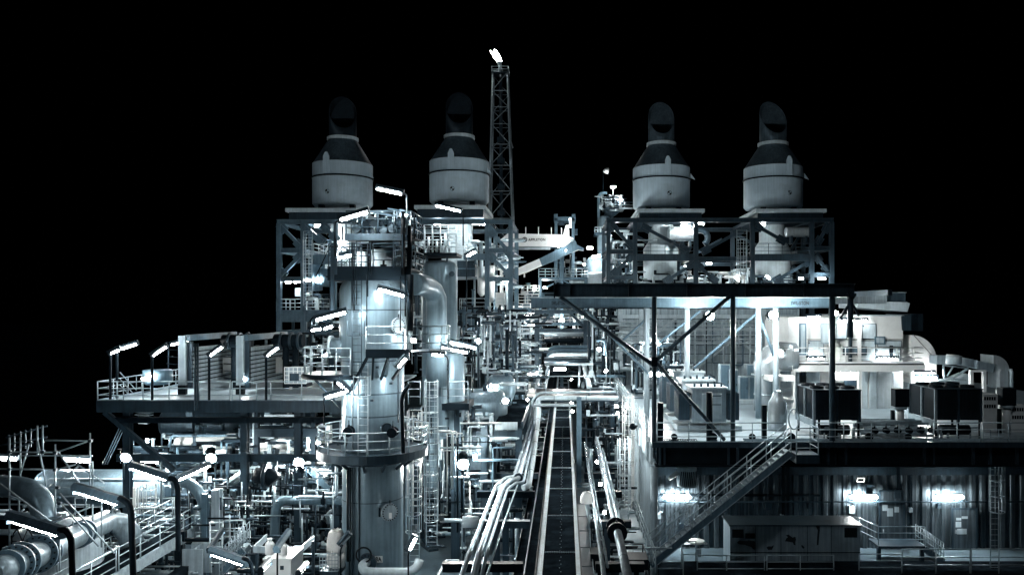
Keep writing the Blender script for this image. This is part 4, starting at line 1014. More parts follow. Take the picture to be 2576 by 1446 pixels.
# conduits, brackets and a mezzanine rail in front of the ribbed rear wall
r_ = random.Random(88)
for i in range(12):
    px = 1700 + i*24 + r_.uniform(-6, 6); a = at('D', px, r_.uniform(795, 850), 73.8); b = at('D', px, r_.uniform(900, 950), 73.8)
    pipe([a, b, b + V((r_.choice((-1, 1))*r_.uniform(.4, 1.2), 0, 0))], r_.uniform(.05, .12), '%s conduit from the left hanging before the ribbed rear wall' % ordinal_(i + 1), (mid, paint, pale)[i % 3], group='conduits of the rear wall', n=8)
for k, (y, lab) in enumerate(((838, 'upper'), (872, 'lower'))):
    railing([at('D', 1560, y, 73), at('D', 1985, y, 73)], lab + ' long pale railing before the ribbed rear wall', sp=1.6, lod=1, r=.035, m=pale, group='rear wall railings')
for k in range(6):
    y = 800 + 22*k; solo('wall_seam', '%s dark horizontal seam from the top of the ribbed rear wall' % ordinal_(k + 1), 'wall seam', MB().box(at('D', 1560, y, 74.9), at('D', 2000, y + 1.6, 74.9) + V((0, .05, 0))), mid, at('D', 1560, y, 74.9), 'rear wall seams')
for k, (x, y, w, h) in enumerate(((2065, 812, 34, 52), (2120, 870, 60, 22), (2200, 845, 26, 20), (2010, 812, 18, 80), (2238, 868, 8, 38))):
    a, b = at('D', x, y, YH - .12), at('D', x + w, y + h, YH - .12); t = T('wall_unit', '%s fitted unit from the left of the list on the bright house wall' % ordinal_(k + 1) if 0 else ('wide grey unit beside the thick right canopy post on the bright house', 'low long unit above the walkway of the bright house', 'small square unit high on the bright house', 'tall narrow strip unit at the left of the bright house', 'slim dark upright unit at the right end of the bright house')[k], 'wall unit', (a.x, a.y, b.z), 'units on the bright house')
    MB().box(a, b + V((0, .11, 0))).build('unit_body', (palewall, mid, paint, paint, dark)[k], t)
    MB().box((a.x + .1, a.y - .02, b.z + .1), (b.x - .1, a.y - .001, a.z - .1)).build('unit_cover', (pale, paint, palewall, palewall, mid)[k], t)
# ================================================================== BIG PROCESS COLUMN IN FRONT
VX, VY, VR = (938 - CX) * 37.4 / FPX, 37.4, 1.44
zv = lambda py, Y=VY: EYE - (py - CY) * Y / FPX
col = T('process_column', 'big grey process column with ring platform, nearest to the camera', 'column', (VX, VY, 0), None)
sharpen(MB().lathe((VX, VY, 0), [(VR*.97, 0), (VR*.97, zv(1150))], 64).build('skirt', vess, col))
sharpen(MB().lathe((VX, VY, 0), [(VR*.99, zv(1150)), (VR, zv(1148)), (VR, zv(905)), (VR*1.06, zv(880)), (VR*1.06, zv(735))] + [(VR*1.06*math.cos(R(a)), zv(735) + VR*.75*math.sin(R(a))) for a in (8, 16, 24, 32, 40, 48, 56, 64, 72, 80, 90)], 64).build('shell', vess, col), 30)
def manway(px, py, rp, label, bar=True, m=None):
    z = zv(py, VY - VR); x = (px - CX) * (VY - VR) / FPX; r = rp * (VY - VR) / FPX
    dx = x - VX; ay = -math.sqrt(max(.05, VR*VR - dx*dx)); ax = V((dx, ay, 0)).normalized(); c = V((VX, VY, z)) + ax * VR
    MB().tube([c - ax*.2, c + ax*.22], r*.82, 28).build('manway_neck', vess, col)
    f = MB().tube([c + ax*.20, c + ax*.30], r, 36).build('manway_cover', m or palewall, col)
    bolts(c + ax*.30, r*.9, 20, r*.065, .05, ax, black, f, 'bolt_ring')
    if bar:
        MB().bar(c + ax*.28 + V((-r*1.15, 0, -.2)), c + ax*.28 + V((-r*1.15, 0, .2)), .08).bar(c + ax*.3 + V((0, 0, r*1.02)), c + ax*.3 + V((0, 0, r*1.4)), .04).build('davit', dark, f)
        MB().cbox(c + ax*.33 + V((0, 0, -r*.35)), (.14, .01, .26)).build('cover_label', white, f)
    return f
manway(984, 820, 22, '', True); manway(964, 1076, 13.5, '', False, mid); manway(969, 1288, 22, '', True)
lx_ = VX - .45; cdl = MB()
for dx in (-.72, -.60, -.30): cdl.tube([(VX + dx, VY - VR*.98, 0), (VX + dx, VY - VR*.98, zv(1160))], .035, 8)
cdl.build('conduit', mid, col)
MB().tube([(VX - .78, VY - VR*.93, 3.6), (VX - .78, VY - VR*.93, zv(1160))], .1, 8).build('dark_conduit', dark, col)
MB().lathe((VX, VY, 0), [(VR*.98, zv(1248)), (VR*.98, zv(1246))], 48, None, 180, 360).build('weld_seam', mid, col)
pl = MB().box((VX + .42, VY - VR - .03, zv(1388)), (VX + .78, VY - VR - .01, zv(1372))).build('name_plate', white, col)
text('8A', (VX + .6, VY - VR - .04, zv(1380)), .26, ink, pl, 'plate_lettering', .28)
MB().lathe((VX, VY, 0), [(VR + .01, zv(1158)), (VR*1.12, zv(1149)), (VR*1.12, zv(1146))], 48).build('support_ring', mid, col)
# ring platform
RZ = 8.45; rr = 2.5
rp = T('ring_platform', 'round platform circling the big column at mid height', 'platform', (VX, VY, RZ))
MB().disc_ring((VX, VY, 0), VR + .02, rr, RZ - .06, RZ, 48).build('platform_floor', mid, rp)
MB().disc_ring((VX, VY, 0), rr + .001, rr + .04, RZ - .28, RZ + .1, 48).build('rim_plate', mid, rp)
for a in range(0, 360, 30):
    u = V((math.cos(R(a)), math.sin(R(a)), 0)); MB().bar(V((VX, VY, RZ - .8)) + u*VR, V((VX, VY, RZ - .16)) + u*(rr - .2), .08, .12).build('support_bracket', mid, rp)
railing(arc((VX, VY, RZ), rr, 120, 420, 40), 'curved railing round the ring platform of the big column', sp=.75, group='column platform railings', toe=False)
# manway platform
mz = aZ('D', 882, 35.4)
mp = T('manway_platform', 'flat-fronted platform at the upper manway of the big column', 'platform', (VX, VY, mz))
xa, xb = aX('R4', 1265, 35.2), aX('R4', 1700, 35.2)
MB().box((xa, 35.2, mz - .06), (xb, 36.6, mz)).build('platform_floor', mid, mp)
MB().box((xa, 35.14, mz - .3), (xb, 35.2, mz + .1)).build('rim_plate', dark, mp)
MB().prism([(xb + .001, 35.2, mz - .06)] + [tuple(V((xb, 37.1, mz - .06)) + V((1.55*math.cos(R(a)), 1.9*math.sin(R(a)), 0))) for a in range(-84, 30, 12)] + [(xb + .001, 37.6, mz - .06)], (0, 0, .06)).build('side_floor', mid, mp)
for x in (xa + .3, (xa + xb)/2, xb - .1): MB().bar((x, 35.3, mz - .3), (x*.6 + VX*.4, VY - VR, mz - 1.3), .09, .12).build('support_bracket', dark, mp)
MB().bar((xa, 35.35, mz - .31), (xa - .9, 35.9, mz - 1.8), .1).build('support_bracket', dark, mp)
railing([V((xa, 36.4, mz)), V((xa, 35.2, mz)), V((xb, 35.2, mz))], 'straight railing of the platform at the upper manway', sp=1.5, group='column platform railings', toe=False)
railing([V((xb, 37.1, mz)) + V((1.5*math.cos(R(a)), 1.9*math.sin(R(a)), 0)) for a in range(-88, 40, 8)], 'curved railing on the right side of the upper manway platform', sp=.7, group='column platform railings', toe=False)
# left half-round platform
lz = aZ('D', 941, 36.0); lc = (aX('R4', 905, 36.6), 37.2, lz)
lp = T('side_platform', 'half-round platform on the left side of the big column', 'platform', lc)
MB().prism([tuple(V(lc) + V((1.32*math.cos(R(a)), 1.45*math.sin(R(a)), -.06))) for a in range(130, 310, 10)] + [(lc[0] + 1.5, 35.8, lz - .06), (lc[0] + 1.5, 38.3, lz - .06)], (0, 0, .06)).build('platform_floor', mid, lp)
MB().tube([tuple(V(lc) + V((1.34*math.cos(R(a)), 1.48*math.sin(R(a)), -.12))) for a in range(130, 315, 10)] + [(lc[0] + 1.5, 35.76, lz - .12)], .13, 6).build('rim', dark, lp)
railing([V(lc) + V((1.32*math.cos(R(a)), 1.45*math.sin(R(a)), 0)) for a in range(130, 300, 9)] + [V((lc[0] + 1.15, 35.78, lz))], 'curved railing of the left half-round platform', sp=.6, group='column platform railings', toe=False, h=1.2)
MB().tube([V(lc) + V((-.6, -1, -.2)), V((VX - VR, VY - .4, lz - 1.6))], .06, 8).build('strut', mid, lp)
sl = V((aX('R4', 970, 36.8), 36.9, aZ('R4', 265, 36.8)))
sm_ = T('side_manway', 'bolted flange seen edge-on over the left half-round platform', 'flange', sl)
MB().tube([sl + V((-.35, 0, 0)), sl + V((-.22, 0, 0))], .52, 30).build('flange_disc', pale, sm_); MB().tube([sl + V((-.22, 0, 0)), sl + V((.7, 0, 0))], .42, 24).build('neck', vess, sm_)
bolts(sl + V((-.35, 0, 0)), .46, 18, .035, .05, (-1,0,0), black, sm_)
# ladders on the column
ladder(aX('R4', 1237, 35.8), 35.75, RZ, aZ('R4', 430, 35.8), 'long ladder on the front of the big column above the ring platform', .44, (aZ('R4', 745, 35.8), aZ('R4', 545, 35.8)), galv)
ladder(aX('R4', 1180, 35.7), 35.6, lz, aZ('R1', 640, 35.7), 'caged ladder rising past the dome of the big column', .42, (lz + 1.8, aZ('R1', 1340, 35.7)), mid)
# structure carrying the upper valve platforms
P = lambda x, y, Y=36: at('R1', x, y, Y)
uf = T('access_tower', 'dark access tower of posts and beams over the column dome', 'access tower', (P(770, 0).x, 36, lz))
zm, zt2 = P(0, 850).z, P(0, 510).z
for x, y, a, b in ((770, 35.6, 1300, 560), (770, 38.6, 1300, 560), (1540, 35.6, 1446, 400), (1540, 38.6, 1446, 400), (1478, 35.5, 900, 250), (800, 35.6, 880, 330), (965, 35.5, 1240, 560)):
    MB().bar(P(x, a, y), P(x, b, y), .16 if x != 965 else .07).build('post', dark if x > 800 else mid, uf)
MB().tube([P(1550, 1446, 35), P(1550, 880, 35)], .14, 12).build('drain_pipe', dark, uf)
def plat(xa, xb, y, Y0, Y1, label, h=.28, m=None):
    a, b = P(xa, y, Y0), P(xb, y, Y0); t = T('platform', label, 'platform', (a.x, Y0, a.z), 'upper valve platforms')
    MB().box((a.x, Y0, a.z - .05), (b.x, Y1, a.z)).build('platform_floor', dark, t)
    MB().box((a.x, Y0 - .05, a.z - h), (b.x, Y0 - .001, a.z + .08)).build('edge_beam', m or dark, t)
    MB().box((a.x - .06, Y0, a.z - h), (a.x - .001, Y1, a.z + .08)).build('edge_beam', m or dark, t)
    return a, b
a, b = plat(730, 1560, 815, 35.6, 38.6, 'middle valve platform just over the dome of the big column', .55)
railing([V((a.x, 38.6, a.z)), V((a.x, 35.6, a.z)), V((P(1150, 0, 35.6).x, 35.6, a.z))], 'left railing of the middle valve platform', sp=.9, h=1.1, toe=False, group='upper platform railings', m=mid, rails=4)
railing([V((P(1175, 0, 35.6).x, 35.6, a.z)), V((P(1385, 0, 35.6).x, 35.6, a.z))], 'middle railing panel framing the lit pipe end', sp=1.0, h=1.1, toe=False, group='upper platform railings', m=mid)
railing([V((P(1400, 0, 35.6).x, 35.6, a.z)), V((b.x, 35.6, a.z)), V((b.x, 38.6, a.z))], 'right railing of the middle valve platform', sp=.9, h=1.1, toe=False, group='upper platform railings', m=mid, rails=4)
zmid = a.z
a, b = plat(905, 1560, 487, 35.8, 38.4, 'top valve platform with a crowd of small relief valves', .22, mid)
railing([V((a.x, 38.4, a.z)), V((a.x, 35.8, a.z)), V((P(1385, 0, 35.8).x, 35.8, a.z))], 'railing of the top valve platform', sp=.85, h=1.1, toe=False, group='upper platform railings', m=mid)
railing([V((P(1415, 0, 35.8).x, 35.8, a.z)), V((b.x, 35.8, a.z)), V((b.x, 38.4, a.z))], 'short right railing of the top valve platform', sp=.7, h=1.1, toe=False, group='upper platform railings', m=mid)
ztop = a.z
r_ = random.Random(21)
for i in range(9):
    x = a.x + .35 + i*.24*(b.x-a.x)/2.6; y = 36.4 + (i % 3)*.6; 
    valve((x, y, ztop + .35 + (i % 2)*.25), .11, '%s relief valve from the left on the top valve platform' % ('first','second','third','fourth','fifth','sixth','seventh','eighth','ninth')[i], (0,1,0), dark if i % 2 else mid, 'relief valves', h=.55)
    MB_ = MB().tube([(x, y, ztop), (x, y, ztop + .95 + .2*(i % 2)), (x + .35, y, ztop + .95 + .2*(i % 2))], .05, 8, bend=.12)
    solo('relief_pipe', '%s thin bent relief pipe from the left on the top valve platform' % ('first','second','third','fourth','fifth','sixth','seventh','eighth','ninth')[i], 'pipe', MB_, galv, (x, y, ztop), 'relief pipes')
for x, w in ((1255, .2), (1340, .12)): solo('standpipe', 'dark upright pipe %s on the top valve platform' % ('left of centre' if w > .15 else 'right of centre'), 'pipe', MB().tube([P(x, 480, 37), P(x, 300, 37)], w, 12), dark, P(x, 480, 37))
rf = T('lamp_canopy', 'sloping dark canopy strip over the top valve platform', 'canopy', P(1130, 240, 36))
MB().bar(P(1120, 238, 36), P(1410, 300, 36), .12, .1).bar(P(1180, 250, 37.2), P(1500, 262, 37.2), .5, .07).bar(P(1330, 220, 36.6), P(1500, 255, 36.6), .4, .06).build('canopy_strip', mid, rf)
# items on the middle platform
pe = P(1280, 720, 37.6)
t = T('pipe_end_box', 'pale rounded vessel end shining behind the middle railing panel', 'vessel', (pe.x, 37.6, zmid))
sharpen(MB().lathe((pe.x, 37.9, 0), [(.62, zmid + .01), (.66, zmid + .1), (.66, P(0, 640, 37.6).z), (.6, P(0, 625, 37.6).z), (0, P(0, 612, 37.6).z)], 30).build('vessel_shell', pale, t))
MB().tube([P(1280, 815, 36.4), P(1280, 735, 36.4)], .05, 8).build('valve_stem', black, t); MB().cbox(P(1280, 800, 36.4), (.25, .2, .2)).cbox(P(1275, 735, 36.4), (.2, .08, .05)).build('valve_block', black, t)
for x in (1040, 1090): solo('standpipe', 'lit upright pipe %s behind the middle platform railing' % ('left' if x == 1040 else 'right'), 'pipe', MB().tube([P(x, 815, 37.5), P(x, 650, 37.5)], .17, 14), pale, P(x, 815, 37.5))
for i in range(5): pipe([P(800 + i*30, 815, 38), P(800 + i*30, 700 - i*14, 38), P(960, 700 - i*14, 38)], .05, '%s small bent pipe from the left on the middle valve platform' % ('first','second','third','fourth','fifth','sixth','seventh','eighth','ninth')[i], galv, group='small bent pipes', n=8)
for i in range(5): pipe([P(1410 + i*28, 815, 38.2), P(1410 + i*28, 600 + i*12, 38.2)], .05 + .02*(i % 2), '%s upright pipe from the left at the right end of the middle valve platform' % ('first','second','third','fourth','fifth','sixth','seventh','eighth','ninth')[i], galv if i % 2 else mid, group='small upright pipes', n=8)
# lamps round the column
for k, (xa, ya, xb, yb, r_k, Y, m_) in enumerate(((985, 1240, 985, 560, .06, 35.4, dark), (1010, 1180, 1010, 540, .04, 35.3, mid), (1112, 1446, 1112, 880, .05, 35.2, mid), (1122, 1100, 1122, 560, .05, 35.3, dark), (1150, 880, 1150, 560, .07, 35.4, dark), (1215, 490, 1215, 240, .05, 36.3, dark), (1470, 880, 1470, 320, .12, 35.3, black),
        (870, 560, 870, 400, .05, 36, mid), (700, 900, 760, 900, .06, 36, dark), (1500, 1300, 1500, 880, .06, 35.2, mid), (1450, 1446, 1450, 900, .05, 35.1, mid), (745, 1260, 745, 880, .06, 36.2, mid), (760, 600, 1150, 600, .05, 35.5, mid), (1165, 600, 1400, 585, .05, 35.5, mid), (1400, 590, 1540, 640, .05, 35.5, mid), (600, 900, 760, 560, .05, 44, mid))):
    solo('tower_pipe', 'slim %s pipe of the access tower, %s in order from the left' % ('dark' if m_ in (dark, black) else 'grey', ('third', 'fourth', 'seventh', 'eighth', 'ninth', 'twelfth', 'fifteenth', 'fifth', 'second', 'sixteenth', 'fourteenth', 'sixth', 'tenth', 'eleventh', 'thirteenth', 'first')[k]), 'pipe', MB().tube([P(xa, ya, Y), P(xb, yb, Y)], r_k * .55, 8), dark if m_ is mid else m_, P(xa, ya, Y), 'slim pipes of the access tower')
ladder(P(1425, 0, 35.2).x, 35.2, zmid, ztop, 'short ladder between the two upper valve platforms', .4, None, mid)
lamp(P(1225, 22, 35.5), P(1455, 70, 35.5), 'long tube lamp on the tallest thin pole between the two left stacks', [P(1515, 480, 35.5), P(1515, 75, 35.5), P(1450, 55, 35.5)], pm=galv)
lamp(P(858, 332, 34), P(1115, 255, 34), 'brightest tube lamp, tilted up, over the top valve platform', [P(795, 700, 34), P(795, 350, 34), P(850, 335, 34)])
lamp(P(1460, 275, 36.4), P(1520, 290, 36.4), 'short tube lamp on the curved arm at the top platform right end', [P(1590, 520, 36.4), P(1590, 290, 36.4), P(1530, 265, 36.4)])
lamp(P(830, 715, 36.6), P(965, 685, 36.6), 'short tube lamp at the left of the middle valve platform', group='tube lamps on the valve platforms')
lamp(P(1240, 1030, 34.7), P(1480, 1095, 34.7), 'tube lamp with dark hood blazing on the column dome', [P(1550, 1300, 34.7), P(1550, 1100, 34.7), P(1490, 1075, 34.7)])
lamp(P(615, 1335, 33.8), P(895, 1262, 33.8), 'tilted tube lamp on a bent pole left of the column dome', [P(545, 1600, 33.8), P(545, 1330, 33.8), P(600, 1290, 33.8)])
lamp(P(1810, 190, 49), P(2050, 245, 49), 'tube lamp on a pole above the caged platform of the second column', [P(2080, 590, 49), P(2080, 250, 49), P(2040, 235, 49)])
lamp(P(2120, 695, 47.5), P(2205, 650, 47.5), 'small slanted tube lamp right of the second column top', [P(2115, 1250, 47.5), P(2115, 700, 47.5)], power=tube_s)
lamp(P(560, 1440, 43), P(650, 1425, 43), 'left short lamp above the half-round platform', group='tube lamps left of the column'); lamp(P(690, 1425, 43), P(765, 1400, 43), 'right short lamp above the half-round platform', group='tube lamps left of the column')
Q = lambda x, y, Y: at('R4', x, y, Y)
lamp(Q(870, 772, 35.2), Q(1040, 725, 35.2), 'tube lamp low at the left flank of the big column', [Q(845, 1050, 35.2), Q(845, 775, 35.2), Q(868, 775, 35.2)])
lamp(Q(2110, 222, 44), Q(2370, 280, 44), 'upper one of the two long tube lamps right of the big column', [Q(2395, 660, 44), Q(2395, 300, 44), Q(2370, 265, 44)])
lamp(Q(2030, 275, 43), Q(2280, 325, 43), 'lower one of the two long tube lamps right of the big column', [Q(2335, 720, 43), Q(2335, 345, 43), Q(2285, 310, 43)])
lamp(Q(1935, 345, 42), Q(2040, 352, 42), 'short tube lamp on a curved pole right of the big column', [Q(2090, 790, 42), Q(2090, 360, 42), Q(1980, 315, 42), Q(1940, 330, 42)])
lamp(Q(850, 360, 37), Q(905, 312, 37), 'tiny slanted tube lamp inside the left half-round platform', power=tube_s, group='tube lamps left of the column')
lamp(Q(985, 625, 35.3), Q(1082, 712, 35.3), 'small tube lamp slanting down to the column shell', power=tube_s, group='tube lamps left of the column')
lamp(Q(1595, 465, 34.9), Q(1665, 385, 34.9), 'thin slanted tube lamp under the upper manway platform', power=tube_s, group='tube lamps left of the column')
lamp(Q(1720, 195, 36.5), Q(1765, 205, 36.5), 'glowing round lamp behind the curved railing of the manway platform', power=tube_e, hood=False, r=.09, group='tube lamps left of the column')
lamp(Q(2380, 190, 52), Q(2405, 225, 52), 'round lamp high at the right of the two long tube lamps', hood=False, r=.11, group='tube lamps left of the column')
MB_ = None
solo('lamp_post', 'thick dark lamp post rising beside the ring platform', 'post', MB().tube([Q(1640, 1330, 34.8), Q(1622, 760, 34.8), Q(1700, 640, 34.8)], .085, 10, bend=.3), dark, Q(1640, 1330, 34.8))
lamp(Q(1625, 790, 35.3), Q(1670, 690, 35.3), 'slanted lamp head at the bend of the thick post', hood=False, power=tube_e, group='tube lamps left of the column')
for x, w in ((1100, 0), (1550, 1)):
    valve((aX('R4', x, 35.6), 35.5 - .2*w, aZ('R4', 1110, 35.6)), .13, ['dark valve at the left front of the ring platform', 'dark valve right of the lower manway on the ring platform'][w], (0,1,0), dark, 'valves on the ring platform', wheel=False, h=.5)
valve((aX('R4', 1040, 35.5), 35.3, aZ('R4', 1210, 35.5)), .1, 'low valve on the ring platform floor', (1,0,0), mid, 'valves on the ring platform', wheel=False, h=.4)
# column foot: elbow nozzle, pipe and hanging ring
Q = lambda x, y, Y: at('R5', x, y, Y)
fp = T('foot_pipe', 'pale bent pipe leaving the column foot past a bolted flange', 'pipe', Q(1215, 1340, 35.2))
MB().tube([Q(1275, 1310, 35.6), Q(1225, 1340, 35.1), Q(1240, 1400, 34.9), Q(1330, 1410, 34.9), Q(1700, 1410, 34.9), Q(1780, 1360, 34.9), Q(1800, 1290, 35.1)], .19, 18, bend=.35).build('pipe_run', pale, fp)
fc = Q(1290, 1308, 35.7); MB().tube([fc, fc + V((-.03, -.12, 0))], .42, 26).build('flange', mid, fp); bolts(fc + V((-.03, -.12, 0)), .33, 12, .035, .04, (-.1,-1,0), black, fp)
solo('hanging_ring', 'dark ring hanging over the flange at the column foot', 'ring', MB().tube([Q(1242, 1238, 35.2) + V((.33*math.cos(R(a)), 0, .33*math.sin(R(a)))) for a in range(0, 360, 15)], .04, 8, closed=True), black, Q(1242, 1238, 35.2))
lamp(Q(1030, 1130, 33.5), Q(1100, 1045, 33.5), 'unlit slanted lamp hood on a post left of the column foot', [Q(1010, 1500, 33.5), Q(1010, 1180, 33.5), Q(1040, 1120, 33.5)], power=palewall, group='tube lamps at the column foot')
lamp(Q(1710, 1180, 33.5), Q(1765, 1070, 33.5), 'slanted lamp hood on a post right of the column foot', [Q(1690, 1500, 33.5), Q(1690, 1230, 33.5), Q(1715, 1170, 33.5)], power=tube_s, group='tube lamps at the column foot')
ladder(Q(1750, 0, 39).x, 39, 2.5, Q(0, 240, 39).z, 'white caged ladder close right of the big column', .5, (4.2, Q(0, 260, 39).z), pale)
ladder(Q(1925, 0, 44).x, 44, 2.0, aZ('R4', 590, 44), 'tall white caged ladder behind the ladder at the big column', .6, (3.4, aZ('R4', 600, 44)), pale)
ladder(aX('R4', 1760, 40), 40, 5, aZ('R4', 895, 40), 'barred white ladder rising from the ring platform, right side', .62, (7.5, aZ('R4', 900, 40)), white)

# ================================================================== SECOND COLUMN AND NEIGHBOURS
P = lambda x, y, Y: at('R1', x, y, Y)
S = 50.0; sx = P(1845, 0, S).x; sr = (2020 - 1668) / 2 * .2504 * S / FPX
c2 = T('process_column', 'second slimmer grey column behind, with a caged top platform', 'column', (sx, S, 0))
zt3 = P(0, 735, S).z
sharpen(MB().lathe((sx, S, 0), [(sr, 4), (sr, zt3 - .45), (sr*.9, zt3 - .2), (sr*.6, zt3 - .05), (0, zt3)], 48).build('shell', vess, c2), 50)
nb = P(1960, 875, S - sr*.8); MB().tube([nb, nb + V((.1, -.35, 0))], .16, 16).build('nozzle', mid, c2)
for dx in (-.7, .55): MB().tube([(sx + dx, S - .6, zt3 - .3), (sx + dx, S - .6, P(0, 690, S).z)], .07, 8).build('riser', mid, c2)
a, b = P(1615, 660, 48.7), P(2015, 690, 48.7)
tp = T('platform', 'caged platform on the head of the second column', 'platform', (sx, S, b.z), 'upper valve platforms')
MB().box((a.x, 48.7, b.z), (b.x, 51.3, a.z)).build('platform_floor', dark, tp)
for k, (xa, xb, Y, hh) in enumerate(((1615, 2010, 48.75, 1.15), (1650, 1985, 50, 1.35), (1625, 2035, 51.2, 1.2))):
    railing([V((P(xa, 0, 48.7).x, Y, a.z)), V((P(xb, 0, 48.7).x, Y, a.z))], ['front', 'middle', 'rear'][k] + ' railing of the caged platform on the second column', h=hh*1.35, sp=.5, m=pale, toe=False, rails=4, group='upper platform railings')
for k in range(7): solo('riser_pipe', '%s thin upright pipe from the left in the caged platform of the second column' % ('first','second','third','fourth','fifth','sixth','seventh','eighth','ninth')[k], 'pipe', MB().tube([P(1690 + k*42, 655, 49.5), P(1690 + k*42, 655 - 110 - 40*(k % 3), 49.5)], .05 + .03*(k % 2), 8), pale, P(1690 + k*42, 655, 49.5), 'pipes on the second column')
# curved vapour duct between the columns
vd = T('vapour_pipe', 'thick grey pipe arching over from the big column and dropping down', 'pipe', at('R4', 2000, 620, 45))
MB().tube([P(1560, 975, 41), P(1640, 975, 43), P(1720, 1000, 44.5), P(1780, 1050, 45.2), P(1810, 1120, 45.5), P(1812, 1200, 45.5), P(1812, 1446, 45.5), P(1812, 2000, 45.5)], .6*.98, 28).build('pipe_run', vess, vd)
for k, (xx, yy, lab, rr_) in enumerate(((1978, 345, 'pale cylinder with two bands under the short tube lamp', .62), (2120, 330, 'bright cylinder beside the banded one', .8))):
    a = at('R4', xx, yy, 46.5 + k); sharpen(MB().lathe((a.x, 46.5 + k, 0), [(rr_, 7.5), (rr_, a.z - .2), (rr_*.8, a.z), (0, a.z + .1)], 36).build('s', vess, None, (a.x, 46.5 + k, 7.5)))
    o = bpy.context.scene.objects[-1] if 0 else [o for o in scene.objects if o.name.startswith('s') and o.name in ('s', 's.001')][-1]
    o.name = 'banded_cylinder' if k == 0 else 'plain_cylinder'; tag(o, lab, 'vessel', 'cylinders right of the big column')
    if k == 0:
        bb = MB()
        for y in (455, 490): z = at('R4', 0, y, 46.5).z; bb.lathe((a.x, 46.5, 0), [(rr_, z - .06), (rr_ + .03, z - .06), (rr_ + .03, z + .06), (rr_, z + .06)], 36)
        bb.build('cylinder_band', mid, o)

# ================================================================== GANTRY PLATFORMS AND EQUIPMENT (LEFT FRAME)
def gplat(xa, xb, y, lab, depth=3.0, Y=72.9, th=.5, m=None, rl=True, rlab='', w='R1'):
    a, b = at(w, xa, y, Y), at(w, xb, y, Y); t = T('platform', lab, 'platform', (a.x, Y, a.z), 'platforms on the stack frames')
    MB().box((a.x, Y, a.z - .08), (b.x, Y + depth, a.z)).build('platform_floor', m or paint, t)
    MB().box((a.x, Y - .05, a.z - th), (b.x, Y - .001, a.z + .1)).build('edge_beam', m or paint, t)
    if rl: railing([V((a.x, Y + depth, a.z)), V((a.x, Y, a.z)), V((b.x, Y, a.z))], rlab, sp=1.3, m=pale if m is None else m, lod=0, toe=False, group='railings on the stack frames')
    return a, b
gplat(205, 740, 1245, 'lowest left platform of the left stack frame', rlab='railing of the lowest left platform of the left stack frame', th=1.0, depth=5)
gplat(2045, 2488, 1240, 'right-hand platform of the left stack frame', rlab='railing of the right-hand platform of the left stack frame', th=1.0, depth=5)
gplat(578, 780, 690, 'small platform beside the caged ladder under the leftmost stack', rlab='railing beside the caged ladder under the leftmost stack', th=.8)
gplat(2085, 2300, 680, 'small platform under the second stack from the left', rlab='railing under the second stack from the left')
ladder(P(525, 0, 72.5).x, 72.4, P(0, 1190, 72.5).z, P(0, 445, 72.5).z, 'caged ladder on the left stack frame', .8, (P(0, 960, 72.5).z, P(0, 535, 72.5).z), pale)
for w_, xa, xb, y, lab, rl in (('R8', 1625, 2200, 683, 'dark platform under the third stack', 'railing of the dark platform under the third stack'), ('S1', 885, 1435, 683, 'dark platform under the rightmost stack', 'railing of the dark platform under the rightmost stack')):
    gplat(xa, xb, y, lab, Y=75.8, m=mid, rlab=rl, w=w_)
ladder(aX('S1', 755, 75.6), 75.6, aZ('S1', 895, 75.6), aZ('S1', 430, 75.6), 'caged ladder between the two right stacks', .95, (aZ('S1', 890, 75.6), aZ('S1', 525, 75.6)), galv)
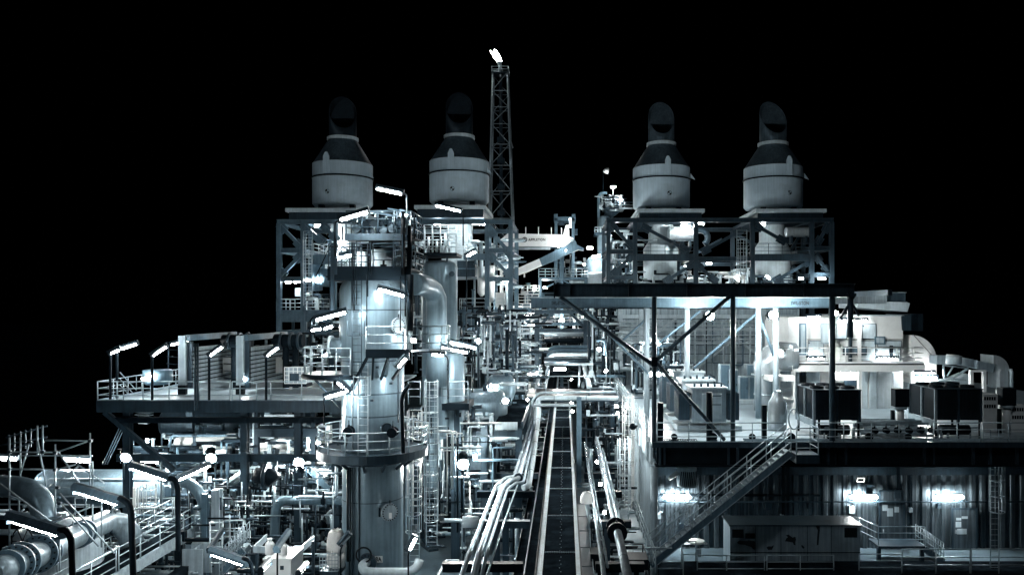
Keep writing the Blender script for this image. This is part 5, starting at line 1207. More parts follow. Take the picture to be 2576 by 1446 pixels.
# ducts, tanks and clutter inside the frames
r_ = random.Random(5)
FAR = {}
def ordinal(n):
    T_ = ['', 'ten', 'twenty', 'thirty', 'forty', 'fifty', 'sixty', 'seventy']; O_ = ['', 'first', 'second', 'third', 'fourth', 'fifth', 'sixth', 'seventh', 'eighth', 'ninth', 'tenth', 'eleventh', 'twelfth', 'thirteenth', 'fourteenth', 'fifteenth', 'sixteenth', 'seventeenth', 'eighteenth', 'nineteenth']
    if n < 20: return O_[n]
    return T_[n // 10][:-1] + 'ieth' if n % 10 == 0 else T_[n // 10] + '-' + O_[n % 10]
TONE = {}
def clutter(n, xa, xb, za, zb, ya, yb, lab, group, mats, rmin=.05, rmax=.2, vert=.65, seed=1, far=True):
    """tangle of small pipework: far ones join the distant pipework, near ones are pipes of their own"""
    q = random.Random(seed); items = []
    for i in range(n):
        x, y, z = q.uniform(xa, xb), q.uniform(ya, yb), q.uniform(za, zb - .5); r = q.uniform(rmin, rmax); L = q.uniform(.25, .8)
        k = q.random(); m = mats[i % len(mats)]; sh = 'upright'
        if k < vert * .6: pts = [(x, y, z), (x, y, z + (zb - z) * L)]
        elif k < vert: pts = [(x, y, z), (x, y, z + (zb - z) * L), (x + q.choice((-1, 1)) * q.uniform(.3, 1.2), y, z + (zb - z) * L)]; sh = 'bent'
        else: pts = [(x, y, z), (x + q.uniform(.8, 2.5), y, z)]; sh = 'level'
        va = q.random() < .22
        items.append((x, pts, r, m, sh, va, (x, y, z + .2), k))
    items.sort(key=lambda a: a[0])
    for i, (x, pts, r, m, sh, va, vp, k) in enumerate(items):
        tone = 'dark' if m in (dark, black) else 'bright' if m in (white, pale) else 'grey'
        if far:
            mb = FAR.setdefault(m.name, (m, MB()))[1]; mb.tube([V(p) for p in pts], r, 8, bend=r*2.5)
            if r > .07: 
                for p_ in pts[:2]: mb.lathe(p_, [(0, -.05), (r*1.5, -.05), (r*1.5, .05), (0, .05)], 8)
            if va: mb.cbox(vp, (r*3.2, r*3, r*4.5))
        else:
            pipe(pts, r, '%s %s %s pipe from the left %s' % (ordinal(i + 1), tone, sh, lab), m, group=group, n=8)
            if va: valve(vp, max(.08, r), 'valve on the %s pipe from the left %s' % (ordinal(i + 1), lab), (1,0,0) if k > vert else (0,0,1), m, group.replace('pipes', 'valves'), h=.5)
g = .0365
clutter(46, (762-CX)*g, (1060-CX)*g, 17.5, 22, 74, 81, 'pipe in the tangle inside the left stack frame', 'pipes in the left stack frame', (pale, galv, paint, mid))
clutter(44, (1150-CX)*g, (1284-CX)*g, 12.5, 22.3, 74, 81, 'pipe in the tangle right inside the left stack frame', 'pipes in the left stack frame', (pale, galv, paint, white), seed=2)
clutter(60, (1030-CX)*.030, (1066-CX)*.030, 10.0, 19.5, 58, 62, 'x', 'x', (pale, galv, dark, mid), .04, .12, seed=31)
clutter(30, (705-CX)*g, (860-CX)*g, 9.5, 14.5, 74, 82, 'pipe under the lowest left platform of the left frame', 'pipes in the left stack frame', (pale, galv, mid, dark), seed=3)
g = .038
clutter(36, (1534-CX)*g, (1600-CX)*g, 16, 23, 77, 84, 'pipe in the dark bay left of the third stack', 'pipes in the right stack frame', (pale, galv, mid), seed=4)
clutter(44, (1600-CX)*g, (1760-CX)*g, 16.3, 19.0, 77, 84, 'pipe behind the beams under the third stack', 'pipes in the right stack frame', (pale, galv, dark), seed=5)
clutter(50, (1745-CX)*g, (1900-CX)*g, 16.3, 19.2, 77, 84, 'pipe in the tangle between the two right stacks', 'pipes in the right stack frame', (pale, galv, white), seed=6)
clutter(22, (1900-CX)*g, (2085-CX)*g, 16.3, 18.6, 77, 84, 'pipe under the rightmost stack', 'pipes in the right stack frame', (pale, mid, dark), seed=7)
for (w_, x, y, rr_, ln, Y, lab) in (('R8', 2080, 470, .75, 2.6, 79, 'shiny horizontal drum under the third stack'), ('S1', 1320, 455, .5, 2.4, 79, 'grey horizontal drum under the rightmost stack')):
    c = at(w_, x, y, Y); t = T('drum', lab, 'drum', c, 'drums in the stack frames')
    sharpen(MB().lathe(c, [(0, -ln/2 - .2), (rr_*.7, -ln/2 - .12), (rr_, -ln/2), (rr_, ln/2), (rr_*.7, ln/2 + .12), (0, ln/2 + .2)], 28, (1, 0, 0)).build('drum_shell', clad, t))
    for s in (-1, 1): MB().cbox(c + V((s*ln*.3, 0, -rr_ - .3)), (.2, .8, .8)).build('saddle', mid, t)
c = at('R8', 2265, 510, 79); solo('blower_ring', 'round dark pipe loop right of the third stack duct', 'pipe', MB().tube([c + V((.75*math.cos(R(a)), 0, .75*math.sin(R(a)))) for a in range(-60, 210, 15)], .3, 12), mid, c)
for (w_, xa, xb, ya, yb, Y, lab, mm) in (('S1', 965, 1265, 810, 960, 80, 'dark square casing behind the slanting beam', mid), ('R8', 1735, 2060, 740, 960, 80, 'big dark casing below the third stack', dark), ('R1', 2020, 2200, 740, 900, 76, 'grey square casing right of the second column', mid)):
    a, b = at(w_, xa, ya, Y), at(w_, xb, yb, Y); t = T('casing', lab, 'casing', (a.x, Y, b.z), 'casings in the stack frames'); MB().box((a.x, Y, b.z), (b.x, Y + 3, a.z)).build('casing_body', mm, t)
    MB().box((a.x - .05, Y - .04, (a.z+b.z)/2 - .05), (b.x + .05, Y - .001, (a.z+b.z)/2 + .05)).build('stiffening_band', paint, t)
for k, (xa, ya, xb, yb) in enumerate(((600, 780, 620, 1040), (700, 820, 690, 1000), (790, 880, 790, 1240))):
    solo('column_pipe', 'tall grey pipe number %s beside the caged ladder' % ('one', 'two', 'three')[k], 'pipe', MB().tube([P(xa, ya, 74), P(xb, yb, 74)], .45 if k < 2 else .2, 14), paint, P(xb, yb, 74), 'pipes in the left stack frame')
for x, y0, y1, rr_, lab in ((2265, 800, 1060, .4, 'bright upright cylinder in the right bay of the left frame'), (2365, 790, 1120, .28, 'slim upright pipe in the right bay of the left frame')):
    solo('upright_cylinder', lab, 'cylinder', sharpen and MB().lathe((P(x, 0, 75).x, 75, 0), [(rr_*.3, P(0, y1 + 40, 75).z), (rr_, P(0, y1, 75).z), (rr_, P(0, y0 + 30, 75).z), (rr_*1.2, P(0, y0, 75).z), (0, P(0, y0 - 4, 75).z)], 20), white, P(x, y1, 75))
solo('equipment_box', 'white box on the right-hand platform of the left frame', 'box', MB().box(P(2405, 1205, 73.5), P(2495, 1060, 73.5) + V((0, 1, 0))), white, P(2405, 1205, 73.5))
# lit lamps inside frames
for (w_, xa, ya, xb, yb, Y, lab, pw) in (('R1', 590, 395, 650, 390, 74, 'lamp under the beam left below the leftmost stack', tube_e), ('R1', 1795, 372, 1845, 378, 74, 'small lamp under the second stack, left', tube_e), ('R1', 2180, 368, 2300, 372, 74, 'broad lamp under the second stack, right', tube_e),
    ('R1', 300, 955, 350, 955, 73.5, 'first lamp of the row over the lowest left platform', tube_e), ('R1', 385, 955, 440, 945, 73.5, 'second lamp of the row over the lowest left platform', tube_e), ('R1', 495, 938, 545, 935, 73.5, 'third lamp of the row over the lowest left platform', tube_e), ('R1', 600, 945, 650, 940, 73.5, 'fourth lamp of the row over the lowest left platform', tube_e),
    ('R8', 2075, 388, 2165, 392, 77, 'lamp under the third stack', tube_e), ('S1', 955, 382, 985, 385, 76.5, 'star-like lamp under the rightmost stack', tube_e), ('S1', 1330, 920, 1370, 920, 75.5, 'left lamp at the foot of the right frame end', tube_e), ('S1', 1525, 920, 1590, 920, 75.5, 'right lamp at the foot of the right frame end', tube_e),
    ('S1', 685, 900, 725, 940, 75.5, 'small slanted lamp left of the hanging cage ladder foot', tube_s), ('S1', 1000, 890, 1035, 925, 75.5, 'small slanted lamp before the dark square casing', tube_s), ('R8', 1395, 430, 1440, 445, 77, 'lamp in the dark bay left of the third stack', tube_e),
    ('R8', 2250, 368, 2300, 372, 76, 'lamp right under the second stack slab', tube_s), ('R1', 2480, 940, 2530, 942, 73.5, 'lamp in the right bay of the left frame', tube_e), ('R8', 300, 940, 340, 942, 75, 'low lamp in the right bay of the left frame', tube_s),
    ('R1', 820, 560, 880, 556, 76, 'lamp behind the top valve platform rail', tube_e), ('R1', 700, 1290, 760, 1290, 76, 'lamp under the lowest left platform', tube_e), ('R1', 2080, 1320, 2200, 1320, 76, 'lamp under the right-hand platform of the left frame', tube_e), ('R1', 2230, 1330, 2400, 1335, 79, 'long lamp deep under the right-hand platform of the left frame', tube_e),
    ('R8', 1480, 760, 1530, 760, 80, 'lamp deep in the right frame, left bay', tube_e), ('S1', 400, 770, 450, 770, 82, 'lamp deep behind the X beams of the right frame', tube_e), ('S1', 180, 800, 220, 800, 82, 'lamp deep behind the dark casing of the right frame', tube_e)):
    lamp(at(w_, xa, ya, Y), at(w_, xb, yb, Y), lab, hood=False, power=pw, r=.09, group='lamps in the stack frames')

# ================================================================== LEFT MODULE PLATFORM
LZ = 10.0; LX0, LX1 = -25.25, -11.3
lm = T('platform', 'wide pale deck of the left module carrying the plate heat exchangers', 'platform', (LX0, 43, 0))
MB().box((LX0, 43, LZ - .1), (LX1, 60, LZ)).build('deck_plate', pale_deck, lm)
MB().box((LX0, 42.9, LZ - .55), (LX1, 42.99, LZ + .08)).build('edge_girder', mid, lm)
MB().box((LX0 + .5, 43.4, LZ - 1.2), (LX1, 43.8, LZ - .9)).build('lower_beam', dark, lm)
MB().box((LX0 - .08, 43, LZ - .5), (LX0, 60, LZ + .08)).build('side_girder', mid, lm)
MB().box((LX0 - .3, 44, 0), (LX0 + 1.6, 44.8, LZ - .56)).build('column', dark, lm) if 0 else None
for x in (aX('R2', 1285, 44), aX('R3', 2460, 44), aX('R4', 587, 44), aX('R4', 970, 44)): MB().ibeam((x, 44, 0), (x, 44, LZ - .56), .38, .38, .05, (0,1,0)).build('column', mid, lm)
for x in (-24, -19, -14.5):
    for y in (51, 59): MB().ibeam((x, y, 0), (x, y, LZ - .11), .4, .4, .05, (0,1,0)).build('column', mid, lm)
MB().box((LX0 + .5, 43.9, 6.6), (LX1, 44.1, 7.0)).build('mid_beam', mid, lm)
MB().bar((LX0 + .1, 43.5, LZ - .6), (LX0 + 3.9, 43.5, 6.2), .25).build('brace', mid, lm)
MB().bar(at('R5', 700, 370, 45), at('R5', 970, 650, 45), .35).build('brace', paint, lm)
P = lambda x, y, Y: at('R2', x, y, Y)
railing([V((LX0, 47.5, LZ)), V((LX0, 43, LZ)), V((P(1240, 0, 43).x, 43, LZ))], 'corner railing at the far left end of the left deck', sp=1.3, group='left deck railings')
for xa, xb, w_, lab in ((1175, 1960, 'R2', 'front railing of the left deck before the open area'), (2000, 2310, 'R2', 'front railing before the left heat exchanger'), (2330, 2575, 'R2', 'front railing between the two heat exchangers'), (0, 930, 'R4', 'front railing before the right heat exchanger and the tote')):
    railing([V((aX(w_, xa, 43), 43, LZ)), V((aX(w_, xb, 43), 43, LZ))], lab, sp=1.5, group='left deck railings')
railing([V((LX0, 48.5, LZ)), V((LX0, 59.5, LZ))], 'side railing running back along the left deck edge', sp=1.6, group='left deck railings')
sr_ = T('stair', 'small stair with railings going down at the left deck edge', 'stair', V((LX0 + .8, 47, LZ)), 'stairs')
for y in (46.6, 47.6):
    for h in (1.1, .7, .35): MB().tube([P(1205, 520, y) + V((0,0,h-1.1)), P(1370, 700, y) + V((0,0,h-1.1))], .026, 6).build('handrail', galv, sr_)
    MB().tube([P(1370, 700, y), P(1370, 560, y)], .026, 6).build('post', galv, sr_)
def hx(xw, y0, y1, label, zt):
    t = T('plate_heat_exchanger', label, 'heat exchanger', (xw, y0, LZ), 'plate heat exchangers')
    MB().box((xw - .55, y0 + .9, LZ + .5), (xw, y1 - .5, zt - .75)).build('plate_pack', pale, t)
    sm = MB()
    for k in range(40):
        y = y0 + 1.0 + k * (y1 - y0 - 1.6) / 40; sm.box((xw + .0005, y, LZ + .52), (xw + .02, y + .02, zt - .77))
    sm.build('plate_edges', palewall, t)
    for k, y in enumerate((y0, y1 - .3)):
        MB().box((xw - .6, y, LZ + .35), (xw + .06, y + .22, zt - .35)).build('end_plate', mid, t)
    MB().box((xw - .62, y0 - .25, LZ + .55), (xw - .2, y0 - .02, zt)).build('support_column', palewall, t)
    MB().box((xw - .64, y0 - .27, LZ + .002), (xw - .18, y0 - .01, LZ + .55)).build('column_foot', black, t)
    MB().box((xw - .3, y0 - .1, zt - .3), (xw + .02, y1 + .4, zt + .05)).build('carrying_bar', paint, t)
    for k in range(8):
        z = LZ + .75 + k * (zt - LZ - 1.7) / 7; MB().tube([(xw + .14, y0 - .12, z), (xw + .14, y1 + .1, z)], .032, 8).build('tie_rod', black, t)
    for k in range(6): MB().tube([(xw - .62, y0 + .1, LZ + .9 + k*.42), (xw - 1.5, y0 + .1, LZ + .95 + k*.42)], .03, 6).build('rod_end', dark, t)
    MB().box((xw + .17, y1 - 2.2, LZ + .9), (xw + .2, y1 - 1.0, LZ + 1.9)).build('label_plate', white, t)
    return t
hx(-22.1, 47, 53.2, 'left plate heat exchanger with dark tie rods on the left deck', 13.45)
hx(-18.7, 47, 53.2, 'right plate heat exchanger with dark tie rods, nearer the column', 13.45)
for k, (w_, x, y) in enumerate((('R2', 2400, 210), ('R4', 510, 205))):
    c = at(w_, x, y, 50); t = T('manifold', 'dark bolted header drum %s on the left deck' % ('between the two heat exchangers' if k == 0 else 'right of the right heat exchanger'), 'manifold', c, 'header drums')
    MB().tube([c + V((-1.0, 0, 0)), c + V((.8, 0, 0))], .42, 20).build('drum_shell', dark, t)
    for d in (-.6, 0, .5): MB().tube([c + V((d, 0, 0)), c + V((d + .12, 0, 0))], .56, 22).build('flange', mid, t)
    for d in (-.3, .3): MB().tube([c + V((d, 0, 0)), c + V((d, 0, -3.2))], .2, 12).build('down_pipe', dark, t)
clutter(32, -23.2, -20.0, LZ, 13.0, 54, 57, 'between the heat exchangers', 'pipes on the left deck', (dark, mid, galv), seed=8, far=False)
clutter(32, -18.2, -14.6, LZ, 13.6, 54.2, 57, 'right of the right heat exchanger', 'pipes on the left deck', (dark, mid, galv, pale), seed=9, far=False)
clutter(26, -16, -12.3, LZ, 14.5, 50, 60, 'pipe behind the tote on the left deck', 'pipes on the left deck', (pale, mid, galv), seed=10)
Q = lambda x, y, Y: at('R4', x, y, Y)
a, b = Q(447, 470, 45.5), Q(665, 632, 45.5)
tote = T('tote_tank', 'white caged tote tank standing on the left deck', 'tote tank', (a.x, 45.5, b.z))
MB().box((a.x + .04, 45.54, b.z), (b.x - .04, 46.6, a.z - .03)).build('tank_bladder', palewall, tote)
cg = MB()
for k in range(6): x = a.x + (b.x-a.x)*k/5; cg.bar((x, 45.5, b.z), (x, 45.5, a.z), .035)
for k in range(5): z = b.z + (a.z-b.z)*k/4; cg.bar((a.x, 45.49, z), (b.x, 45.49, z), .035)
cg.build('wire_cage', white, tote); MB().box((a.x + .3, 45.46, b.z + .15), (a.x + 1.4*.6, 45.475, a.z - .35)).build('label_panel', mid, tote)
MB().box((a.x, 45.5, b.z - .2), (b.x, 46.65, b.z - .002)).build('pallet', dark, tote)
c = P(1585, 570, 45); solo('steel_bin', 'grey round-cornered bin beside the second lamp post of the left deck', 'bin', MB().lathe((c.x, 45, 0), [(.6, P(0, 640, 45).z), (.78, P(0, 620, 45).z), (.78, P(0, 500, 45).z), (.7, P(0, 495, 45).z), (0, P(0, 497, 45).z)], 24), paint, (c.x, 45, P(0, 640, 45).z))
for x in (1960, 1985): solo('deck_pipe', 'thin upright pipe %s passing the left deck edge' % ('left' if x == 1960 else 'right'), 'pipe', MB().tube([P(x, 905, 42.7), P(x, 230, 42.7)], .06, 8), mid, P(x, 905, 42.7))
# lamps of the left deck
def plamp(xa, ya, xb, yb, xp, yp, Y, lab, w_='R2', r=.05, pw=None):
    p, q = at(w_, xa, ya, Y), at(w_, xb, yb, Y)
    return lamp(p, q, lab, [at(w_, xp, yp, Y), at(w_, xp, ya - 5, Y), at(w_, xa + (xb-xa)*.2, ya + (yb-ya)*.2 - 25, Y)], pm=dark, r=r, power=pw, pr=.07)
plamp(1190, 295, 1370, 240, 1175, 780, 43.5, 'farther bright lamp on the leftmost pole pair of the left deck'); plamp(1112, 335, 1195, 298, 1108, 790, 42.6, 'nearer lamp on the leftmost pole pair of the left deck', pw=tube_s)
plamp(1540, 352, 1668, 268, 1528, 800, 42.6, 'lamp on the second pole of the left deck', pw=tube_s)
lamp(P(1728, 245, 50), P(1882, 203, 50), 'bright lamp on the thin mast left of the left heat exchanger', [P(1690, 560, 50), P(1690, 245, 50), P(1735, 225, 50)], pm=mid)
plamp(2112, 352, 2230, 272, 2100, 800, 42.6, 'lamp on the pole before the left heat exchanger', pw=tube_s)
plamp(272, 355, 380, 278, 262, 800, 42.6, 'lamp on the pole before the right heat exchanger', 'R4', pw=tube_s)
lamp(P(1425, 588, 44), P(1540, 555, 44), 'low lamp by the round-cornered bin', power=tube_e, group='low lamps on the left deck', hood=False)
lamp(P(1800, 530, 48), P(1890, 550, 48), 'low lamp at the foot of the left heat exchanger', group='low lamps on the left deck', hood=False)
lamp(P(2390, 450, 49), P(2470, 432, 49), 'lamp in the gap between the heat exchangers', group='low lamps on the left deck', hood=False)
lamp(P(2445, 590, 47), P(2470, 590, 47), 'small lamp low between the heat exchangers', group='low lamps on the left deck', hood=False, r=.1)

# lamp added to brighten the rounded duct, fine conduits and brackets on the big column shell
p_ = at('S3', 1560, 690, 55.2); lamp(p_ + V((-.5, 0, 0)), p_ + V((.7, 0, 0)), 'added fill lamp before the foot of the rounded duct', group='tube lamps of the air handling house')
for k, (xa, ya, xb, yb) in enumerate(((1130, 60, 1130, 1290), (1560, 380, 1560, 1040), (1048, 620, 1048, 1290), (1600, 120, 1600, 420))):
    dx = at('R4', xa, 0, 36.1).x - VX; yy_ = VY - math.sqrt(max(.04, (VR*1.03)**2 - min(dx*dx, VR*VR*.98)))
    MB().tube([(VX + dx, yy_, aZ('R4', ya, 36.2)), (VX + dx, yy_, aZ('R4', yb, 36.2))], .03, 6).build('conduit', mid if k % 2 else galv, col)
for py in (905, 985, 1040, 780): MB().lathe((VX, VY, 0), [(VR*(1.06 if py < 890 else 1.0) + .001, zv(py)), (VR*(1.06 if py < 890 else 1.0) + .015, zv(py) + .03), (VR*(1.06 if py < 890 else 1.0) + .001, zv(py) + .06)], 64).build('weld_band', mid, col)
for k, (x, y) in enumerate(((1380, 470), (1500, 640), (1330, 800), (1580, 900), (1450, 560))):
    dx = at('R4', x, 0, 36).x - VX; yy_ = VY - math.sqrt(max(.04, VR*VR - dx*dx)); z = aZ('R4', y, 36)
    MB().cbox((VX + dx, yy_ - .05, z), (.14, .12, .1)).build('shell_bracket', mid, col)
# ================================================================== CENTRAL WALKWAY AND PIPE RACK
def atz(w, x, y, Z):
    ox, oy, s = W[w]; py = oy + y * s; Y = (EYE - Z) * FPX / (py - CY); return at(w, x, y, Y)
WZ = 5.0
cw = T('central_walkway', 'long dark covered walkway running straight away between pale edge strips', 'walkway', (-.24, 24, WZ))
MB().box((-1.55, 20, WZ - .35), (.62, 160, WZ - .02)).build('walkway_body', grating, cw)
for i in range(24):
    y = 21.1 + 5.8 * i
    MB().box((-.84, y + .05, WZ - .019), (.43, y + 5.75, WZ)).build('cover_plate', grating, cw)
    mb = MB()
    for k in range(18): mb.tube([(-.82 + k*.073, y, WZ + .03), (-.82 + k*.073 + .05, y, WZ + .045)], .03, 5)
    mb.build('chequered_joint', pale, cw)
    mb = MB()
    for k in range(12): mb.cbox((-.2 + .05*(k % 2), y + .45*k + .3, WZ + .01), (.03, .03, .018))
    if i < 8: mb.build('fastener', galv, cw)
for (a, b, h, m_) in ((-1.06, -.85, .10, pale), (.44, .60, .10, pale), (-1.12, -1.08, .22, black), (.61, .65, .22, black), (-1.55, -1.5, .12, mid)):
    MB().box((a, 20, WZ - .018), (b, 160, WZ + h)).build('edge_strip', m_, cw)
rw2 = T('side_grating', 'lower dark grating strip along the right of the central walkway', 'walkway', (.8, 24, 4.6))
for i in range(8): MB().box((.68, 22 + i*2.6, 4.5), (1.12, 24.5 + i*2.6, 4.56)).build('grating_panel', mid, rw2)
MB().box((1.13, 22, 4.45), (1.17, 43, 4.66)).build('edge_strip', galv, rw2)
tray = T('cable_tray', 'dark cable tray climbing beside the central walkway, left side', 'cable tray', (-1.9, 30, 4.4))
MB().box((-2.05, 24, 4.3), (-1.6, 60, 4.35)).build('tray_bed', grating, tray)
for x in (-2.07, -1.6): MB().box((x, 24, 4.3), (x + .02, 60, 4.5)).build('tray_side', mid, tray)
def run(pts, r, lab, m=clad, **k): return pipe(pts, r, lab, m, **k)
c_ = 'pipes of the central rack'
run([(-4.6, 27.5, 3.4), (-4.3, 29.3, 3.8), (-3.62, 30.4, 5.75), (-3.55, 41.5, 5.85), (-3.2, 43.0, 5.9), (-2.75, 43.4, 5.9), (-2.35, 57.6, 7.2), (-2.3, 58.1, 7.9)], .10, 'outermost slim bright pipe left of the central walkway', group=c_, bands=12)
run([(-3.9, 27.5, 3.4), (-3.7, 29.5, 3.9), (-3.25, 30.6, 5.75), (-3.18, 41.0, 5.85), (-2.9, 42.5, 5.9), (-2.5, 42.8, 5.9), (-2.12, 57.2, 7.2), (-2.1, 58.0, 8.1), (-2.1, 58, 8.3)], .14, 'second bright pipe from the left beside the walkway, stepping sideways', group=c_, bands=12, flanges=(.52,))
run([(-3.5, 27.6, 3.4), (-3.35, 29.7, 3.9), (-3.0, 30.8, 5.7), (-2.95, 41, 5.75), (-2.6, 42.2, 5.8), (-2.2, 42.4, 5.8), (-1.95, 56.6, 7.2)], .08, 'slim inner pipe of the left bundle beside the walkway', galv, group=c_)
run([(-2.9, 27, 5.2), (-2.75, 37, 5.3), (-2.35, 52, 5.6)], .045, 'thinnest conduit of the left bundle beside the walkway', galv, group=c_)
run([(-2.25, 43.3, 5.3), (-1.98, 43.6, 5.35), (-1.9, 47, 6.0), (-1.82, 56.6, 7.7), (-1.95, 57.9, 8.4), (-1.7, 58, 8.55), (3.9, 58, 8.55)], .17, 'thick white pipe rising from the walkway and crossing above it', pale, group=c_, bands=9, bend=.7)
run([(-2.6, 57.0, 6.4), (-2.45, 57.8, 8.2), (-2.0, 58.3, 8.9), (3.7, 58.4, 8.95)], .09, 'slim pipe crossing above the walkway behind the thick white one', galv, group=c_, bend=.5)
run([(2.12, 24, 6.0), (2.2, 57, 6.05)], .17, 'thick pale pipe running along the right side of the walkway', clad, group=c_, flanges=(.28,), bands=7)
run([(1.4, 26, 5.5), (1.42, 56, 5.6)], .09, 'slim pale pipe between the walkway and the thick right pipe', clad, group=c_, bands=6)
run([(1.62, 30, 5.3), (1.62, 56, 5.3)], .05, 'thin conduit between the two right-hand rack pipes', galv, group=c_)
run([(2.55, 36, 5.4), (2.6, 57, 5.5)], .07, 'thin outer pipe right of the thick right pipe', galv, group=c_)
valve((2.12, 32.5, 6.0), .24, 'big dark valve clamped on the thick pipe right of the walkway', (0,1,0), dark, group='rack valves', wheel=False, h=.4)
for i, Y in enumerate((31.0, 37.2, 43.2, 49.2, 55.0, 63, 71, 80, 90, 100)):
    z = 5.15 if Y < 44 else 4.9
    pt = T('pipe_support', ('pipe support frame across the rack, %s from the camera' % ('nearest', 'second', 'third', 'fourth', 'fifth', 'sixth', 'seventh', 'eighth', 'ninth', 'tenth')[i]), 'pipe support', (-3.4, Y, 0), 'pipe support frames')
    MB().box((-4.75, Y - .18, z - .33), (-1.62, Y + .18, z)).build('beam', mid if i % 2 else dark, pt)
    MB().box((1.2, Y - .18, z - .33), (3.1, Y + .18, z)).build('beam', dark, pt)
    for x in (-3.2, 1.95): MB().ibeam((x, Y, 0), (x, Y, z - .331), .34, .34, .04, (0,1,0)).build('column', mid, pt)
pc = T('portal', 'square steel portal post and bar standing at the walkway edge', 'portal', (.98, 52, WZ))
MB().box((.78, 51.85, 3.4), (1.1, 52.15, 9.3)).build('post', paint, pc); MB().tube([(-2.1, 52, 8.75), (.77, 52, 8.75)], .11, 10).build('crossbar', pale, pc)
br = T('bridge_platform', 'dark platform bridging the walkway behind the crossing pipe', 'platform', (0, 62, 8.4))
MB().box((-2.9, 59.2, 8.3), (4.0, 66, 8.42)).build('platform_floor', dark, br); MB().box((-2.9, 59.1, 8.15), (4.0, 59.19, 8.5)).build('edge_beam', mid, br)
for x in (-2.6, 3.6): MB().ibeam((x, 60, 0), (x, 60, 8.29), .3, .3, .04, (0,1,0)).build('column', mid, br)
railing([V((-2.9, 59.3, 8.42)), V((-1.4, 59.3, 8.42))], 'short railing at the left end of the bridging platform', sp=.8, lod=1); railing([V((1.9, 59.3, 8.42)), V((3.9, 59.3, 8.42))], 'short railing at the right end of the bridging platform', sp=.8, lod=1)
# dark plated platform left of the walkway
dp = T('platform', 'dark open platform with a pale front edge left of the walkway', 'platform', at('R6', 400, 1050, 50))
a = at('R6', 205, 1022, 48); 
MB().box((a.x, 48, a.z - .1), (-2.6, 60, a.z)).build('platform_floor', grating, dp)
MB().box((a.x, 47.9, a.z - .45), (at('R6', 430, 0, 48).x, 47.99, a.z + .02)).build('front_edge', pale, dp)
MB().box((-2.6, 48, a.z - .4), (-2.5, 60, a.z + .06)).build('side_edge', mid, dp)
for x, y in ((-4.9, 48.5), (-2.8, 48.5), (-2.8, 58)): MB().ibeam((x, y, 0), (x, y, a.z - .11), .4, .4, .05, (0,1,0)).build('column', mid, dp)
MB().box((-5.4, 48.6, aZ('R6', 1175, 48.6)), (-2.6, 48.9, aZ('R6', 1110, 48.6))).build('lower_beam', mid, dp)
# far portal truss and crossing pipes
def portal(Y, xl, xr, ztop, zbeam, lab, m=mid, apex=False):
    t = T('rack_portal', lab, 'portal', (0, Y, 0), 'far portal frames over the rack')
    for x in (xl, xr): MB().ibeam((x, Y, 0), (x, Y, ztop), .5, .5, .05, (0,1,0)).build('column', m, t)
    for z in (zbeam, ztop): MB().box((xl, Y - .2, z - .4), (xr, Y + .2, z)).build('beam', m, t)
    if apex:
        for s, x in ((1, xl), (-1, xr)): MB().bar((x, Y, zbeam), ((xl+xr)/2 - s*.6, Y, ztop), .3, .3).build('brace', m, t)
    return t
portal(84, (1350-CX)*.042, (1473-CX)*.042, aZ('D', 778, 84), aZ('D', 825, 84), 'dark portal frame with A-shaped braces over the rack', mid, True)
portal(98, -5.2, 4.6, 15.6, 13.4, 'second far portal frame behind the A-braced one', paint)
portal(118, -5.8, 5.0, 17, 13.5, 'third far portal frame deep in the rack', paint, True)
portal(140, -6.2, 5.4, 18, 13.5, 'farthest portal frame deep in the rack', paint)
for i, (y, h) in enumerate(((262, 4.6), (293, 4.2), (325, 4.0))):
    z = aZ('R6', y, 80 + 0*i); xa, xb = aX('R6', 760, 80), aX('R6', 1225, 80)
    pipe([(xa - .25, 79 - i, z - 2.0), (xa - .1, 79 - i, z), (xb, 79 - i, z), (xb + .1, 79 - i, z - 2.0)], .19, ['highest', 'middle', 'lowest'][i] + ' of three stacked dark pipes crossing the far rack', paint if i < 2 else pale, group='crossing pipes', bend=.8)
for k, (y, Y, m_, r_k) in enumerate(((380, 74, pale, .1), (440, 71, pale, .12), (120, 96, pale, .3), (150, 90, galv, .2), (560, 64, galv, .06), (400, 74, mid, .25), (200, 88, dark, .3))):
    pipe([(aX('R6', 700 if k != 2 else 520, Y), Y, aZ('R6', y, Y)), (aX('R6', 1190, Y), Y, aZ('R6', y, Y))], r_k, ['pale thin pipe crossing just under the stacked pipes', 'pale rail-like pipe crossing before the lit lamp', 'pale thick pipe under the A-braced portal', 'galvanised pipe crossing under the A-braced portal', 'thin rail pipe crossing before the bridging platform', 'dark thick pipe crossing under the stacked pipes', 'dark thick pipe crossing in the shade of the far portal'][k], m_, group='crossing pipes')
for (xa, ya, xb, yb, Ya, Yb, r_k, m_, lab) in ((665, 460, 620, 660, 78, 66, .2, clad, 'slanting bright pipe left of the far walkway'), (745, 480, 705, 680, 76, 66, .14, clad, 'second slanting bright pipe left of the far walkway'), (1095, 425, 1155, 685, 80, 66, .24, pale, 'thick slanting pipe right of the far walkway'),
                                    (1060, 385, 1045, 660, 76, 66, .09, galv, 'thin slanting pipe right of the far walkway'), (1180, 440, 1215, 640, 78, 68, .09, galv, 'outer thin slanting pipe right of the far walkway')):
    pipe([at('R6', xa, ya, Ya), at('R6', xb, yb, Yb)], r_k, lab, m_, group='pipes of the far rack')
wh = [pale, galv, white, mid, paint]
clutter(70, -7.6, -3.4, 1, 13.5, 76, 96, 'pipe in the bright tangle left of the far walkway', 'pipes of the far rack', wh, .05, .22, seed=12)
clutter(60, -9.5, -4.5, 6, 19, 98, 135, 'distant pipe in the bright tangle left of the far walkway', 'pipes of the far rack', wh, .06, .3, seed=13)
